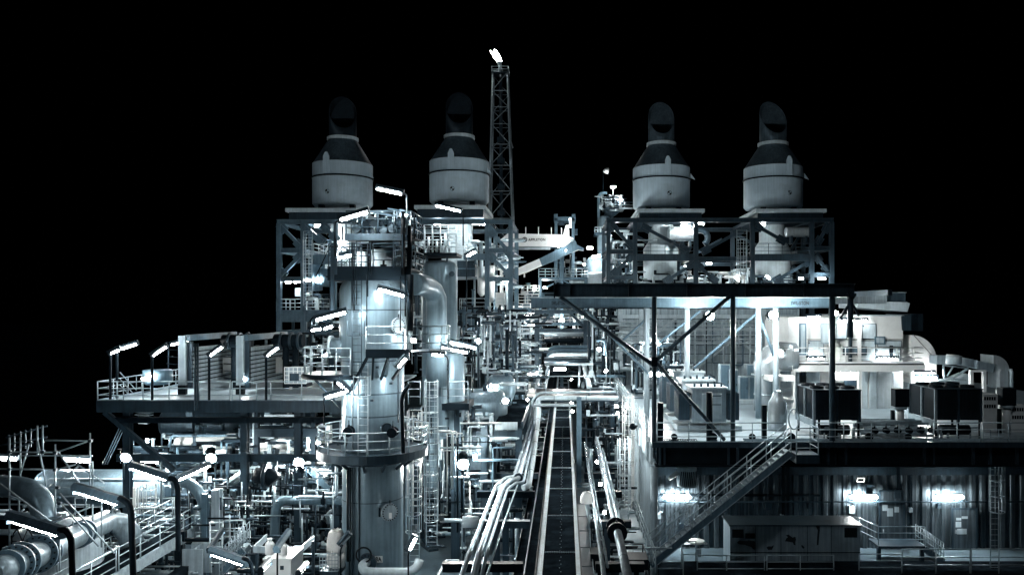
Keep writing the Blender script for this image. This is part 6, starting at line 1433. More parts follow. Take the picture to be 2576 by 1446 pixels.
clutter(60, 2.6, 6.0, 1, 13.0, 66, 96, 'pipe in the tangle right of the far walkway', 'pipes of the far rack', wh, .05, .2, seed=14)
clutter(70, -4.5, 5.5, 12.2, 17, 100, 135, 'distant pipe in the tangle above the far walkway', 'pipes of the far rack', wh, .06, .24, seed=15)
clutter(60, -1.5, 9, 17, 24, 112, 140, 'distant pipe behind the crane pedestal', 'pipes of the far rack', wh, .08, .3, seed=16)
clutter(30, -2.5, 3.2, 7, 11.8, 84, 100, 'dark pipe under the far portal', 'pipes of the far rack', [dark, mid, black], .1, .35, vert=.2, seed=17)
clutter(26, -8, -4, 0.2, 6.5, 52, 75, 'pipe under the dark open platform', 'pipes of the far rack', [pale, mid, galv], .06, .22, seed=18)
clutter(24, 2.4, 4.3, 0.2, 5, 52, 72, 'pipe beside the lower side stairs', 'pipes of the far rack', [dark, mid, galv], .05, .15, seed=19)
for k, (x, y, w, h, Y) in enumerate(((1150, 700, 60, 110, 108), (1180, 770, 70, 70, 106), (1240, 690, 60, 170, 108))):
    pass
vt = at('R8', 1225, 690, 108); t = T('far_vessel', 'bright dome-topped vessel right of the crane platform', 'vessel', (vt.x, 108, 14))
sharpen(MB().lathe((vt.x, 108, 0), [(1.7, 12), (1.7, vt.z - 1.6), (1.5, vt.z - .8), (1.0, vt.z - .2), (0, vt.z)], 28).build('vessel_shell', vess, t))
MB().box((vt.x - .9, 106.2, vt.z - 3.6), (vt.x - .2, 106.5, vt.z - 2.6)).build('hatch', black, t)
for k, (y, xa, xb) in enumerate(((905, 1140, 1320), (945, 1130, 1310))): solo('far_drum', ['upper pale drum at the left foot of the right stack frame', 'lower pale drum at the left foot of the right stack frame'][k], 'drum', MB().tube([at('R8', xa, y, 104), at('R8', xb, y - 12, 104)], .6, 16), pale, at('R8', xa, y, 104), 'far drums')
for k in range(5):
    zz = 12.3 + k*1.15
    railing([V((-6.6 + .3*k, 92 + 2*k, zz)), V((-3.2, 92 + 2*k, zz))], 'pale stacked railing in the far bright tangle, level %s' % ('one', 'two', 'three', 'four', 'five')[k], sp=.8, lod=1, r=.04, m=white, group='far stacked railings')
for k, (x0, x1, y, Y) in enumerate(((-4, 4.4, 12.9, 99), (-4.2, 4.6, 10.6, 97), (-4.5, 4.8, 14.6, 119))):
    railing([V((x0, Y, y)), V((x1, Y, y))], 'pale railing across the far rack, %s' % ('under the A-braced portal', 'low in the shade', 'the most distant one')[k], sp=.9, lod=1, r=.04, m=white, group='far rack railings')
# lamps of the rack
for (w_, xa, ya, xb, yb, Y, lab, pw, r_k) in (('R6', 795, 490, 912, 488, 74, 'bright tube lamp straight over the far walkway', tube_e, .12), ('R6', 535, 535, 630, 528, 74, 'tube lamp left of the far walkway', tube_e, .1), ('R6', 545, 462, 562, 460, 80, 'twinkling small lamp left of the far walkway', tube_e, .12),
        ('R6', 2, 190, 55, 215, 60, 'round lamp at the left of the rack beside a post', tube_e, .12), ('R6', 150, 650, 235, 660, 52, 'lamp above the round vessel ends', tube_e, .08), ('R6', 1425, 930, 1445, 935, 52, 'small lamp on the outer wall of the right module', tube_e, .08),
        ('R8', 1130, 612, 1180, 614, 108, 'bright lamp right of the crane knuckle', tube_e, .16), ('R8', 1180, 705, 1260, 690, 105, 'glaring lamp on the dome-topped far vessel', tube_e, .16), ('R8', 1095, 770, 1105, 785, 104, 'small lamp behind the crane platform', tube_e, .12),
        ('C', 1190, 735, 1230, 730, 99, 'small lamp under the crane boom tip', tube_s, .1), ('C', 1342, 820, 1358, 820, 99, 'small round lamp on the knuckle arm', tube_s, .12), ('R8', 520, 1300, 620, 1310, 92, 'tube lamp low in the far bright tangle', tube_e, .12), ('R8', 590, 1010, 620, 1015, 100, 'upper lamp in the far bright tangle', tube_e, .12),
        ('R8', 540, 1380, 600, 1385, 88, 'lowest tube lamp in the far bright tangle', tube_e, .1), ('R8', 850, 1340, 900, 1340, 102, 'lamp behind the A-shaped braces', tube_e, .14), ('R8', 1080, 1300, 1110, 1310, 100, 'lamp right behind the A-shaped braces', tube_e, .12), ('R8', 690, 1010, 730, 1010, 108, 'lamp left under the crane platform', tube_e, .12),
        ('R7', 1215, 300, 1240, 305, 44, 'upper round lamp by the thick right rack pipe', tube_s, .08), ('R7', 1250, 525, 1275, 530, 40, 'middle round lamp by the thick right rack pipe', tube_s, .08), ('R7', 1290, 805, 1315, 815, 36.5, 'lower round lamp by the thick right rack pipe', tube_s, .08),
        ('R6', 960, 830, 985, 835, 56, 'small lamp right above the walkway edge, near', tube_s, .08), ('R6', 975, 905, 990, 920, 54, 'small lamp lower at the walkway edge', tube_s, .08), ('R6', 965, 590, 975, 600, 66, 'small lamp at the far walkway edge', tube_s, .08),
        ('R6', 1310, 500, 1325, 515, 62, 'round lamp on the curved pipe right of the rack', tube_e, .12), ('R6', 520, 790, 540, 800, 56, 'small lamp left of the white crossing pipe bend', tube_e, .08)):
    lamp(at(w_, xa, ya, Y), at(w_, xb, yb, Y), lab, hood=False, power=pw, r=r_k, group='lamps of the rack')
p = at('R6', 1250, 290, 66); flood(p, p + V((-.3, -1, -.35)), 'sparkling floodlight right of the far walkway', .32, flood_m)
p = at('R6', 1250, 290, 66.8); flood(p, p + V((-.5, 1, -.5)), 'added fill floodlight turned down the far rack', .4, flood_m, group='added floodlights turned to the rear')  # unseen second head, added to light the far rack
# floodlights added to brighten both flanks of the rack
for (x, y, z, ax_, ay_, az_, lab) in ((3.9, 60.5, 7.6, 4.5, 46, 3, 'added fill floodlight under the bridging platform facing the pale side wall'), (3.9, 45.5, 8.3, 4.4, 60, 3.5, 'added fill floodlight at the outer deck corner facing the caged ladder'), (-3.5, 47.0, 9.6, -2.4, 36, 5.5, 'added fill floodlight at the pale platform edge facing the rack pipes')):
    flood((x, y, z), (ax_, ay_, az_), lab, .36, flood_m)
# side stairs on the right of the rack
P = lambda x, y, Y: at('R7', x, y, Y)
for k, (xa, xb, y0, y1, Ya, Yb, lab) in enumerate(((1455, 1565, 770, 570, 52, 57, 'upper flight of side stairs right of the rack'), (1590, 1715, 1265, 1110, 39, 42, 'lower flight of side stairs right of the rack'))):
    t = T('stair', lab, 'stair', P(xa, y0, Ya), 'side stairs'); n = 6
    for i in range(n):
        u = i / (n-1); Y = Ya + (Yb-Ya)*u; y = y0 + (y1-y0)*u; p = P(xa, y, Y); q = P(xb, y, Y)
        MB().box((p.x, Y - .14, p.z - .04), (q.x, Y + .14, p.z)).build('tread', pale, t)
    for x in (xa, xb): MB().bar(P(x, y0, Ya), P(x, y1, Yb), .05, .22).build('stringer', galv, t)
sd = T('side_deck', 'scuffed pale side deck right of the rack', 'deck', (4.0, 50, 1.9))
MB().box((2.9, 42.2, 2.0), (4.6, 51.5, 2.08)).build('deck_plate', pale_deck, sd)
railing([V((3.0, 38.5, 2.1)), V((3.0, 51, 2.1))], 'bright railing between the rack and the side deck', sp=1.2, m=pale, toe=False, group='rack railings')
railing([V((4.45, 39.0, 2.1)), V((4.45, 51, 2.1))], 'bright railing along the pale side wall', sp=1.2, m=pale, toe=False, group='rack railings')
railing([V((2.6, 33, 3.4)), V((2.6, 35.6, 3.4)), V((3.5, 35.6, 3.4)), V((3.5, 33, 3.4))], 'dark bent railing by the lower side stairs', sp=1.2, m=dark, toe=False, group='rack railings')
ladder(P(1235, 0, 34).x, 34, 1.5, P(0, 960, 34).z, 'short dark caged ladder by the thick right rack pipe', .5, None, dark)
# dome light fitting & lantern on the right
hv = P(1125, 640, 38); t = T('hose_valve', 'white hooded hydrant with pipe left of the thick right pipe', 'hydrant', (hv.x, 38, 3))
sharpen(MB().lathe((hv.x, 38, 0), [(.3, hv.z - .35), (.3, hv.z - .05), (.2, hv.z + .15), (0, hv.z + .22)], 20).build('hood', white, t))
MB().tube([(hv.x, 38, hv.z - .35), (hv.x + .15, 38, hv.z - 1.2), (hv.x, 38, hv.z - 1.9), (hv.x - .15, 38, 2.5)], .1, 10).build('hydrant_pipe', galv, t)
# dark corner boxes right of the thick pipe
for k, (xa, xb, ya, yb, Y, lab) in enumerate(((1530, 1740, 1285, 1390, 32, 'black support box at the foot of the side stairs'), (1165, 1330, 1230, 1390, 33, 'black box under the side grating'))):
    a, b = P(xa, ya, Y), P(xb, yb, Y); solo('support_box', lab, 'box', MB().box(a, b + V((0, 1, 0))).box((a.x + .3, Y + .2, 0), (a.x + .5, Y + .4, b.z - .002)), dark, (a.x, Y, b.z))
# horizontal round vessels left of the walkway, with dished ends
def hvessel(x0, x1, Y, z, r, lab, m=vess, saddles=True):
    t = T('horizontal_vessel', lab, 'vessel', ((x0+x1)/2, Y, z - r), 'horizontal vessels')
    c = V((0, Y, z)); pr = [(x0, 0)] 
    prof = [(0, x0)] + [(r*math.sin(R(a)), x0 + r*.45*(1-math.cos(R(a)))) for a in (20, 40, 60, 80, 90)] + [(r*math.sin(R(a)), x1 - r*.45*(1-math.cos(R(a)))) for a in (90, 80, 60, 40, 20)] + [(0, x1)]
    sharpen(MB().lathe(c, [(a, b) for a, b in prof], 36, (1, 0, 0)).build('vessel_shell', m, t), 60)
    for x in (x0 + r*.5, x1 - r*.5): MB().tube([(x - .03, Y, z), (x + .03, Y, z)], r*1.015, 36).build('weld_band', m, t)
    if saddles:
        for x in (x0 + (x1-x0)*.2, x0 + (x1-x0)*.8): MB().box((x - .12, Y - r*.8, z - r - .6), (x + .12, Y + r*.8, z - r*.6)).build('saddle', mid, t)
    MB().tube([((x0*.3+x1*.7), Y - r*.3, z + r*.8), ((x0*.3+x1*.7), Y - r*.3, z + r + .35)], .15, 12).build('nozzle', mid, t)
    return t
g = .026
hvessel(aX('R4', 1960, 52), aX('R6', 330, 52), 52, aZ('R6', 890, 52), 1.35, 'upper round-ended vessel beside the dark platform')
hvessel(aX('R4', 2050, 51), aX('R6', 275, 51), 51, aZ('R6', 1330, 51), 1.45, 'lower round-ended vessel with its dished end to the rack', vess)
hvessel(aX('R6', 120, 57), aX('R6', 410, 57), 57, aZ('R6', 680, 57), 1.0, 'small round-ended drum on top behind the dark platform', vess)
palevess = mat('grimy_pale_paint', (0.25, 0.34, 0.40), 0.3, 0.1, 0.3, 1.0, stain=0.6, stain_col=(0.07, 0.1, 0.12), streak=0.3)
# ================================================================== UNDER THE LEFT DECK
P = lambda x, y, Y: at('R3', x, y, Y); Q = lambda x, y, Y: at('R5', x, y, Y); R4_ = lambda x, y, Y: at('R4', x, y, Y)
for (p, lab, s) in ((P(1262, 262, 43.0), 'blazing floodlight at the far left under the left deck', .52), (P(2120, 268, 43.0), 'blazing floodlight in the middle under the left deck', .52), (Q(592, 310, 43.0), 'blazing floodlight under the left deck, nearest the big column', .52), (Q(2240, 330, 43.5), 'blazing floodlight right of the big column and its caged ladders', .6)):
    flood(p, p + V((.1, -1, -.3)), lab, s, flood_e, pole=[V((p.x, p.y + .35, 6.6 if p.x < -9 else 2.2)), V((p.x, p.y + .35, p.z))])
for (p, lab) in ((P(1262, 200, 44.5), 'far left one'), (P(2120, 200, 44.5), 'middle one'), (Q(592, 250, 44.5), 'one nearest the column'), (Q(2240, 250, 45.0), 'one right of the big column')):
    flood(p, p + V((.1, 1, -.75)), 'added fill floodlight turned inward behind the blazing front row, ' + lab, .5, flood_m, group='added floodlights turned inward')  # unseen second row, put in to light the space under the deck
for (p, lab) in ((P(1480, 92, 50), 'smaller floodlight behind the far left blazing one'), (P(2320, 100, 50), 'smaller floodlight behind the middle blazing one'), (Q(200, 192, 52), 'small floodlight deep under the left deck'), (Q(782, 112, 48), 'small floodlight at the left edge of the ring platform')):
    flood(p, p + V((.1, -1, -.4)), lab, .26, flood_m, group='small floodlights')
# long pipes
def lp(w_, xa, xb, y, Y, r, lab, m, **k): a, b = at(w_, xa, y, Y), at(w_, xb, y, Y); return pipe([a, b], r, lab, m, group='long pipes under the left deck', **k)
t = T('long_vessel', 'bright white horizontal vessel under the left deck', 'vessel', at('D', 640, 1112, 50), 'horizontal vessels')
a, b = at('D', 441, 1111, 50), at('D', 742, 1111, 50)
sharpen(MB().lathe(V((0, 50, a.z)), [(0, a.x), (.25, a.x + .02), (.38, a.x + .15), (.4, a.x + .3), (.4, b.x)], 28, (1,0,0)).build('vessel_shell', white, t)); 
for k in range(3): MB().box((a.x + 1 + k*2.6, 49.55, a.z - .75), (a.x + 1.2 + k*2.6, 50.4, a.z - .3)).build('saddle', mid, t)
lp('D', 625, 850, 1107, 53, .46, 'second bright vessel-like pipe running to the big column', white)
pipe([at('D', 428, 1130, 48.5), at('D', 428, 1094, 48.5), at('D', 742, 1094, 48.5)], .085, 'dark-shaded pipe bending down at the left over the white vessel', paint, group='long pipes under the left deck', bend=.3)
pipe([R4_(135, 1250, 46), R4_(135, 900, 46), R4_(935, 900, 46), R4_(935, 1030, 46)], .05, 'thin pipe looping under the deck edge towards the column', galv, group='long pipes under the left deck', bend=.2)
for k, (xa, xb, y, Y, r, m_, lab) in enumerate(((2210, 2571, 195, 52, .1, clad, 'upper slim bright pipe right of the middle floodlight'), (2150, 2571, 232, 51, .13, pale, 'lower bright pipe right of the middle floodlight'), (2180, 2571, 400, 50, .1, pale, 'slim pipe under the middle floodlight'), (1500, 2060, 236, 52, .1, pale, 'pale pipe between the two left floodlights'),
        (500, 1740, 475, 46, .05, galv, 'thin rail-like pipe along the top of the long grey vessel'))): lp('R3', xa, xb, y, Y, r, lab, m_)
for k, (xa, xb, y, Y, r, m_, lab) in enumerate(((0, 500, 205, 51, .14, pale, 'bright pipe left of the right under-deck floodlight'), (0, 950, 262, 50, .1, white, 'long bright pipe level with the right under-deck floodlight'), (620, 960, 300, 47.5, .16, white, 'white pipe end at the column side'), (760, 960, 405, 50, .07, pale, 'thin pale pipe under the white pipe end'),
        (100, 350, 585, 50, .16, paint, 'grey pipe behind the diagonal brace'), (560, 870, 595, 49, .1, pale, 'short pale pipe with rounded end'), (100, 370, 905, 46.5, .22, paint, 'thick grey pipe low at the left behind the post'), (840, 1030, 920, 46, .2, paint, 'thick grey pipe ending at the column, low'))): lp('R5', xa, xb, y, Y, r, lab, m_)
pipe([Q(1030, 690, 43), Q(420, 688, 43), Q(365, 740, 43), Q(350, 900, 43), Q(350, 1200, 43)], .26, 'thick dark pipe bending down left of the big column', vess, group='long pipes under the left deck', bend=.8)
pipe([Q(570, 668, 42.5), Q(590, 655, 42.5), Q(930, 662, 42.5), Q(970, 640, 42.5), Q(970, 280, 42.5)], .085, 'slim pale pipe riding on the thick bending pipe', galv, group='long pipes under the left deck', bend=.3)
pipe([Q(160, 440, 41.5), Q(300, 445, 41.5), Q(350, 500, 41.5)], .42, 'short fat elbow pipe hanging left of the column', dark, group='long pipes under the left deck', flanges=(.5,))
for (p0_, p1_, w_, lab) in ((P(2080, 690, 42), P(2450, 415, 45), .36, 'pale slanting beam climbing right to the thick post'), (Q(100, 790, 43), Q(330, 560, 46), .22, 'pale slanting brace behind the thick post'), (Q(720, 380, 45), Q(970, 660, 45), .3, 'grey slanting brace running down to the column')):
    solo('slanting_beam', lab, 'beam', MB().ibeam(p0_, p1_, w_, w_, .05), pale, p0_, 'slanting beams')
for (xa, ya, yb, Y, w_, m_, lab, ww) in ((2460, 190, 1230, 43.5, .34, mid, 'thick square post at the right of the lower left area', 'R3'), (2180, 580, 1446, 41, .42, palewall, 'thick pale box post left of the slanting lamp', 'R3'), (1075, 700, 1180, 38, .3, dark, 'dark square post beside the flanged pipe elbow', 'R3'), (2060, 620, 1446, 40.5, .26, paint, 'curved pale post at the walkway end', 'R3'),
                         (1980, 1150, 1446, 39, 1.0, palewall, 'wide pale box column at the bottom beside the walkway', 'R3'), (590, 400, 1250, 46, .3, mid, 'square post behind the slanting floodlight rays', 'R5'), (985, 280, 1050, 45, .25, mid, 'post close left of the big column', 'R5')):
    solo('post', lab, 'post', MB().ibeam(at(ww, xa, yb, Y), at(ww, xa, ya, Y), w_, w_, .05, (0,1,0)), m_, at(ww, xa, yb, Y), 'posts')
gv = T('gooseneck_pipe', 'curved grey pipe arching over and down at the walkway end', 'pipe', P(2060, 1446, 40))
MB().tube([P(1740, 520, 41), P(1850, 500, 41), P(1960, 560, 41), P(2040, 680, 41), P(2065, 820, 41), P(2070, 1446, 41)], .27, 18, bend=.6).build('pipe_run', vess, gv)
# long grey vessel and elbows at left
hvessel(P(380, 0, 47).x, P(1760, 0, 47).x, 47, P(0, 560, 47).z, 1.05, 'long grey horizontal vessel low at the left')
be = T('elbow_duct', 'large grey pipe elbow turning down at the lower left', 'pipe', P(440, 850, 33))
MB().tube([P(-400, 545, 35), P(0, 545, 34.5), P(180, 555, 34), P(330, 600, 33.5), P(415, 700, 33.2), P(445, 850, 33), P(445, 1000, 33)], .46, 28, bend=.6).build('pipe_run', vess, be)
for k in range(2): c = P(445, 850 + 30*k, 33); MB().tube([c, c + V((0, 0, -.07))], .62, 28).build('flange', mid, be)
fpip = T('flanged_pipe', 'big pale pipe with bolted flanges crossing the bottom left corner', 'pipe', P(0, 1400, 28))
pts = [P(-120, 1440, 27.2), P(0, 1395, 27.8), P(205, 1300, 29), P(380, 1230, 30.5), P(700, 1080, 33), P(940, 960, 35.2), P(1060, 905, 36.3), P(1200, 930, 36.9), P(1290, 1010, 37), P(1330, 1130, 37)]
MB().tube(pts, [.50, .50, .50, .5, .47, .5, .52, .52, .52, .52], 28).build('pipe_run', palevess, fpip)
for i, (x, y, Y, rr_) in enumerate(((150, 1325, 28.7, .68), (205, 1300, 29.1, .7), (380, 1230, 30.5, .72), (435, 1205, 31.0, .7), (60, 1370, 28.1, .64), (790, 1038, 33.7, .55), (840, 1012, 34.2, .55), (1120, 905, 36.5, .62), (1160, 912, 36.7, .6))):
    c = P(x, y, Y); d = (pts[5] - pts[2]).normalized() if i < 7 else V((1, .25, -.1)).normalized()
    f_ = MB().tube([c - d*.05, c + d*.05], rr_, 32).build('flange', mid if i > 6 else paint, fpip)
    if i < 4: bolts(c - d*.12, rr_*.88, 18, .035, .24, d, black, f_)
vb = T('butterfly_valve', 'dark handwheel valve above the flanged pipe', 'valve', P(230, 1180, 31.5))
MB().tube([P(225, 1100, 31.5) + V((.42*math.cos(R(a)), 0, .55*math.sin(R(a)))) for a in range(0, 360, 18)], .03, 6, closed=True).build('handwheel', black, vb)
for a in (0, 60, 120): d = V((.42*math.cos(R(a)), 0, .55*math.sin(R(a)))); MB().tube([P(225, 1100, 31.5) - d, P(225, 1100, 31.5) + d], .022, 5).build('spoke', black, vb)
MB().tube([P(225, 1100, 31.5), P(225, 1100, 32.3), P(225, 1180, 32.3)], .08, 8).build('valve_body', dark, vb)
tk = P(450, 1010, 34); sharpen(solo('tank_top', 'pale round tank top behind the flanged pipe', 'tank', MB().lathe((tk.x, 35, 0), [(1.7, 0), (1.7, tk.z - .3), (1.5, tk.z), (0, tk.z + .35)], 36), palewall, (tk.x, 35, 0)))
# walkway at bottom left
KZ = 3.8
kw = T('walkway', 'raised walkway with railings running back at the bottom left', 'walkway', (-19.8, 36, KZ))
MB().box((-20.9, 26, KZ - .08), (-19.0, 42.5, KZ)).build('walkway_floor', grating, kw)
MB().box((-18.99, 26, KZ - .4), (-18.9, 42.5, KZ + .1)).build('edge_beam', galv, kw); MB().box((-21.0, 26, KZ - .4), (-20.91, 42.5, KZ + .1)).build('edge_beam', mid, kw)
for y in (29, 35, 41): MB().ibeam((-19.9, y, 0), (-19.9, y, KZ - .081), .3, .3, .04, (0,1,0)).build('column', mid, kw)
MB().box((-18.6, 26, KZ - 1.6), (-18.2, 42, KZ - 1.2)).build('lower_beam', dark, kw)
railing([V((-18.95, 42.4, KZ)), V((-18.95, 33.8, KZ))], 'right-hand railing of the bottom left walkway, rear part', sp=1.9, group='walkway railings'); railing([V((-18.95, 33.6, KZ)), V((-18.95, 26.5, KZ))], 'right-hand railing of the bottom left walkway, front part', sp=1.9, group='walkway railings')
railing([V((-20.9, 42.4, KZ)), V((-20.9, 27, KZ))], 'left-hand railing of the bottom left walkway', sp=1.9, group='walkway railings')
lz_ = P(0, 930, 44).z
cr_ = T('cross_platform', 'cross platform behind the walkway, with a caged ladder rising through it', 'platform', P(1600, 940, 44))
MB().box((P(930, 0, 44).x, 44, lz_ - .3), (P(2110, 0, 44).x, 46, lz_)).build('platform_floor', mid, cr_)
railing([V((P(760, 0, 44).x, 43.95, lz_)), V((P(1340, 0, 44).x, 43.95, lz_))], 'left railing of the cross platform behind the walkway', h=1.45, sp=1.8, group='walkway railings', m=pale)
railing([V((P(1400, 0, 44).x, 43.95, lz_)), V((P(2110, 0, 44).x, 43.95, lz_))], 'right railing of the cross platform behind the walkway', h=1.45, sp=1.8, group='walkway railings', m=pale)
ladder(P(1515, 0, 43.6).x, 43.6, lz_, P(0, 520, 43.6).z, 'white caged ladder on the cross platform behind the walkway', .5, (lz_ + .4, P(0, 520, 43.6).z), white)
solo('ladder_post', 'bright white post left of the caged ladder on the cross platform', 'post', MB().bar(P(1352, 940, 43.5), P(1352, 560, 43.5), .13), white, P(1352, 940, 43.5), 'posts'); solo('ladder_post', 'thin white post beside the bright one left of the caged ladder', 'post', MB().bar(P(1388, 940, 43.5), P(1388, 560, 43.5), .07), white, P(1388, 940, 43.5), 'posts')
# foreground tube lamps on bent posts
fg = 'hooded lamps on bent posts'
lamp(P(130, 905, 23.5), P(600, 1052, 22.5), 'nearest hooded tube lamp at the bottom left corner', [P(730, 1500, 22.2), P(715, 1060, 22.2), P(660, 985, 22.3), P(600, 985, 22.4)], r=.04, pr=.085, group=fg, pm=dark, power=tube_s, hs=1.5)
lamp(P(782, 612, 26.5), P(1195, 742, 25.5), 'second hooded tube lamp on a thick bent post at the left', [P(1340, 1500, 25.2), P(1318, 800, 25.2), P(1290, 715, 25.3), P(1200, 665, 25.4)], r=.042, pr=.1, group=fg, pm=dark, power=tube_s, hs=1.5)
lamp(P(1335, 378, 33), P(1680, 492, 32), 'third hooded tube lamp, sloping up to the far left floodlight', [P(1790, 1200, 31.8), P(1785, 560, 31.8), P(1760, 480, 31.9), P(1690, 465, 31.9)], r=.045, pr=.105, group=fg, pm=dark, power=tube_s, hs=1.5)
lamp(P(1790, 490, 33), P(2090, 352, 34.5), 'fourth tube lamp, mirrored slope, under the middle floodlight', None, r=.05, group=fg, power=tube_s)
lamp(P(2112, 1192, 31), P(2230, 1022, 32), 'steep slanting lamp on the pale box post', None, r=.04, group=fg, power=tube_s)
lamp(P(2150, 1240, 29), P(2445, 1342, 28.5), 'hooded tube lamp at the bottom, right of the walkway', [P(2545, 1500, 28.2), P(2530, 1350, 28.2), P(2500, 1290, 28.3), P(2440, 1270, 28.4)], r=.04, pr=.07, group=fg, pm=dark, power=tube_s, hs=1.5)
lamp(P(1365, 290, 44), P(1590, 310, 44), 'tube lamp just right of the far left floodlight', None, group=fg)
lamp(P(650, 275, 48), P(890, 290, 48), 'glaring lamp fixture left of the far left floodlight', [P(900, 560, 48), P(900, 300, 48), P(880, 285, 48)], r=.13, group=fg, pm=galv)
lamp(P(-40, 262, 46), P(60, 270, 46), 'lamp cut by the left edge behind the scaffold', None, r=.12, group=fg); lamp(P(110, 268, 46), P(165, 275, 46), 'short lamp beside the lamp cut by the left edge', None, r=.1, group=fg)
lamp(Q(215, 1410, 27), Q(290, 1330, 28), 'slanting lamp at the bottom edge below the white tank', None, r=.035, group=fg, power=tube_s)
lamp(Q(380, 1190, 30), Q(480, 1050, 31), 'unlit slanting hood in front of the white bottles', [Q(375, 1500, 30), Q(375, 1230, 30), Q(385, 1180, 30)], r=.04, group=fg, power=palewall, hs=1.3)
lamp(Q(590, 1440, 27.5), Q(660, 1360, 28.5), 'short slanting lamp at the bottom edge, centre left', None, r=.035, group=fg, power=tube_s)
# scaffold at far left
sf = 'scaffold tubes'
def sctube(p_, q_, lab, r=.03): return MB().tube([p_, q_], r*1.1, 7)
st = T('scaffold', 'scaffold tower of galvanised tubes at the left edge', 'scaffold', P(570, 940, 33))
for (x, ya, yb, Y) in ((95, 60, 1190, 33), (205, 60, 700, 34), (430, -60, 250, 35), (375, -60, 230, 34), (555, 130, 940, 33), (905, 15, 560, 34), (930, 300, 570, 34.5), (930, 730, 1000, 34.5), (1020, 600, 1160, 34), (600, 1080, 1400, 30), (190, 630, 870, 33.5), (735, 900, 1000, 33.5)):
    MB().tube([P(x, yb, Y), P(x, ya, Y)], .034, 8).build('standard', galv, st)
for (xa, ya, xb, yb, Y) in ((460, 88, 930, 95, 34), (80, 205, 600, 210, 33), (230, 240, 930, 245, 34.5), (0, 375, 570, 382, 33), (570, 382, 760, 330, 33.5), (580, 205, 905, 90, 33.5), (490, 560, 820, 560, 33.5), (490, 655, 900, 645, 33.5), (0, 455, 120, 455, 34), (0, 730, 900, 735, 34.5)):
    MB().tube([P(xa, ya, Y), P(xb, yb, Y)], .032, 8).build('ledger', galv, st)
for (xa, ya, xb, yb, Y) in ((590, 210, 820, 550, 33), (820, 550, 1050, 560, 33.2), (380, 100, 470, 580, 34), (290, 130, 200, 440, 34), (780, 330, 1050, 520, 34.5), (490, 560, 800, 340, 34.5), (0, 520, 510, 900, 32), (620, 730, 990, 1150, 31), (600, 620, 1150, 1220, 30.5), (590, 890, 900, 760, 34), (220, 690, 90, 640, 33), (80, 900, 240, 780, 32)):
    MB().tube([P(xa, ya, Y), P(xb, yb, Y)], .034, 8).build('brace', galv, st)
for (x, y) in ((555, 210), (555, 382), (95, 205), (905, 95), (430, 205), (95, 378), (580, 560), (600, 720)): MB().cbox(P(x, y, 33), (.14, .12, .12)).build('coupler', mid, st)
ss = T('rising_railing', 'dark railing with short stanchions rising at the upper left of the scaffold', 'railing', at('R2', 0, 1255, 37))
U = lambda x, y, Y=37: at('R2', x, y, Y)
for (a, b) in (((0, 1255), (475, 1170)), ((60, 1175), (475, 1058)), ((120, 1290), (330, 1225))): MB().tube([U(*a), U(*b)], .035, 8).build('rail', mid, ss)
for k, x in enumerate((85, 145, 205, 255, 310, 370, 425)): MB().bar(U(x, 1175 - (x-60)*.28 - 20), U(x, 1330 - (x-60)*.25), .05).build('stanchion', mid, ss)
for k in range(3): solo('steep_rail', 'thin steep rail left of the far left floodlight, %s of three' % ('first', 'second', 'third')[k], 'railing', MB().tube([at('R2', 1030 + k*22, 1446, 46), at('R2', 1205 + k*22, 1060 + 10*k, 46)], .03, 6), mid, at('R2', 1030 + k*22, 1446, 46), 'steep rails')
# ladder cage pipe bundle near scaffold
for x in (905, 930): pass
# ---- pumps, valves and skids on the lower deck
def pump(x, y, z, lab, ang=0, s=1.0, m=dark):
    t = T('pump', lab, 'pump', (x, y, z), 'pumps on the lower deck'); c, s_ = math.cos(R(ang)), math.sin(R(ang)); ax = V((c, s_, 0)); o = V((x, y, z))
    sd = V((-s_, c, 0))
    MB().bar(o - ax*.9*s + V((0,0,.1)), o + ax*.9*s + V((0,0,.1)), .7*s, .16).build('base_frame', mid, t)
    MB().tube([o + ax*.1*s + V((0,0,.5*s)), o + ax*.85*s + V((0,0,.5*s))], .27*s, 18).build('motor', m, t)
    for k in range(6): MB().tube([o + ax*(.2 + .1*k)*s + V((0,0,.5*s)), o + ax*(.22 + .1*k)*s + V((0,0,.5*s))], .31*s, 18).build('cooling_fin', m, t)
    MB().tube([o - ax*.15*s + V((0,0,.5*s)), o + ax*.1*s + V((0,0,.5*s))], .1*s, 10).build('coupling', galv, t)
    MB().tube([o - ax*.55*s + V((0,0,.5*s)), o - ax*.2*s + V((0,0,.5*s))], .34*s, 22).build('pump_casing', m, t)
    MB().tube([o - ax*.4*s + V((0,0,.8*s)), o - ax*.4*s + V((0,0,1.5*s))], .13*s, 12).build('discharge_pipe', galv, t)
    MB().tube([o - ax*.4*s + V((0,0,1.1*s)), o - ax*.4*s + V((0,0,1.2*s))], .22*s, 14).build('flange', mid, t)
    return t
q = random.Random(31)
for k, (x, y, Y, s) in enumerate(((190, 1000, 46, 1.3), (330, 940, 48, 1.2), (480, 1030, 45, 1.4), (640, 960, 47, 1.2), (780, 1060, 45, 1.2), (920, 1000, 46, 1.1), (560, 860, 50, 1.3), (850, 880, 50, 1.1), (1960, 960, 53, 1.1), (2160, 960, 53, 1.0), (1900, 1010, 50, .9), (2050, 760, 62, 1.1))):
    p = Q(x, y, Y); pump(p.x, Y, max(0.004, 0), ['dark pump low left by the thick post', 'dark pump behind the first one by the thick post', 'dark pump behind the white bottles', 'pump behind the slanting hood', 'pump left of the sheeted crate', 'pump close to the column foot, left', 'rear pump under the bending pipe', 'rear pump near the column', 'pump on the bright floor right of the column', 'pump beside the pair of upright pipes', 'small pump at the foot of the white caged ladders', 'farthest pump on the bright floor'][k], q.uniform(0, 180), s, dark if k < 8 else mid)
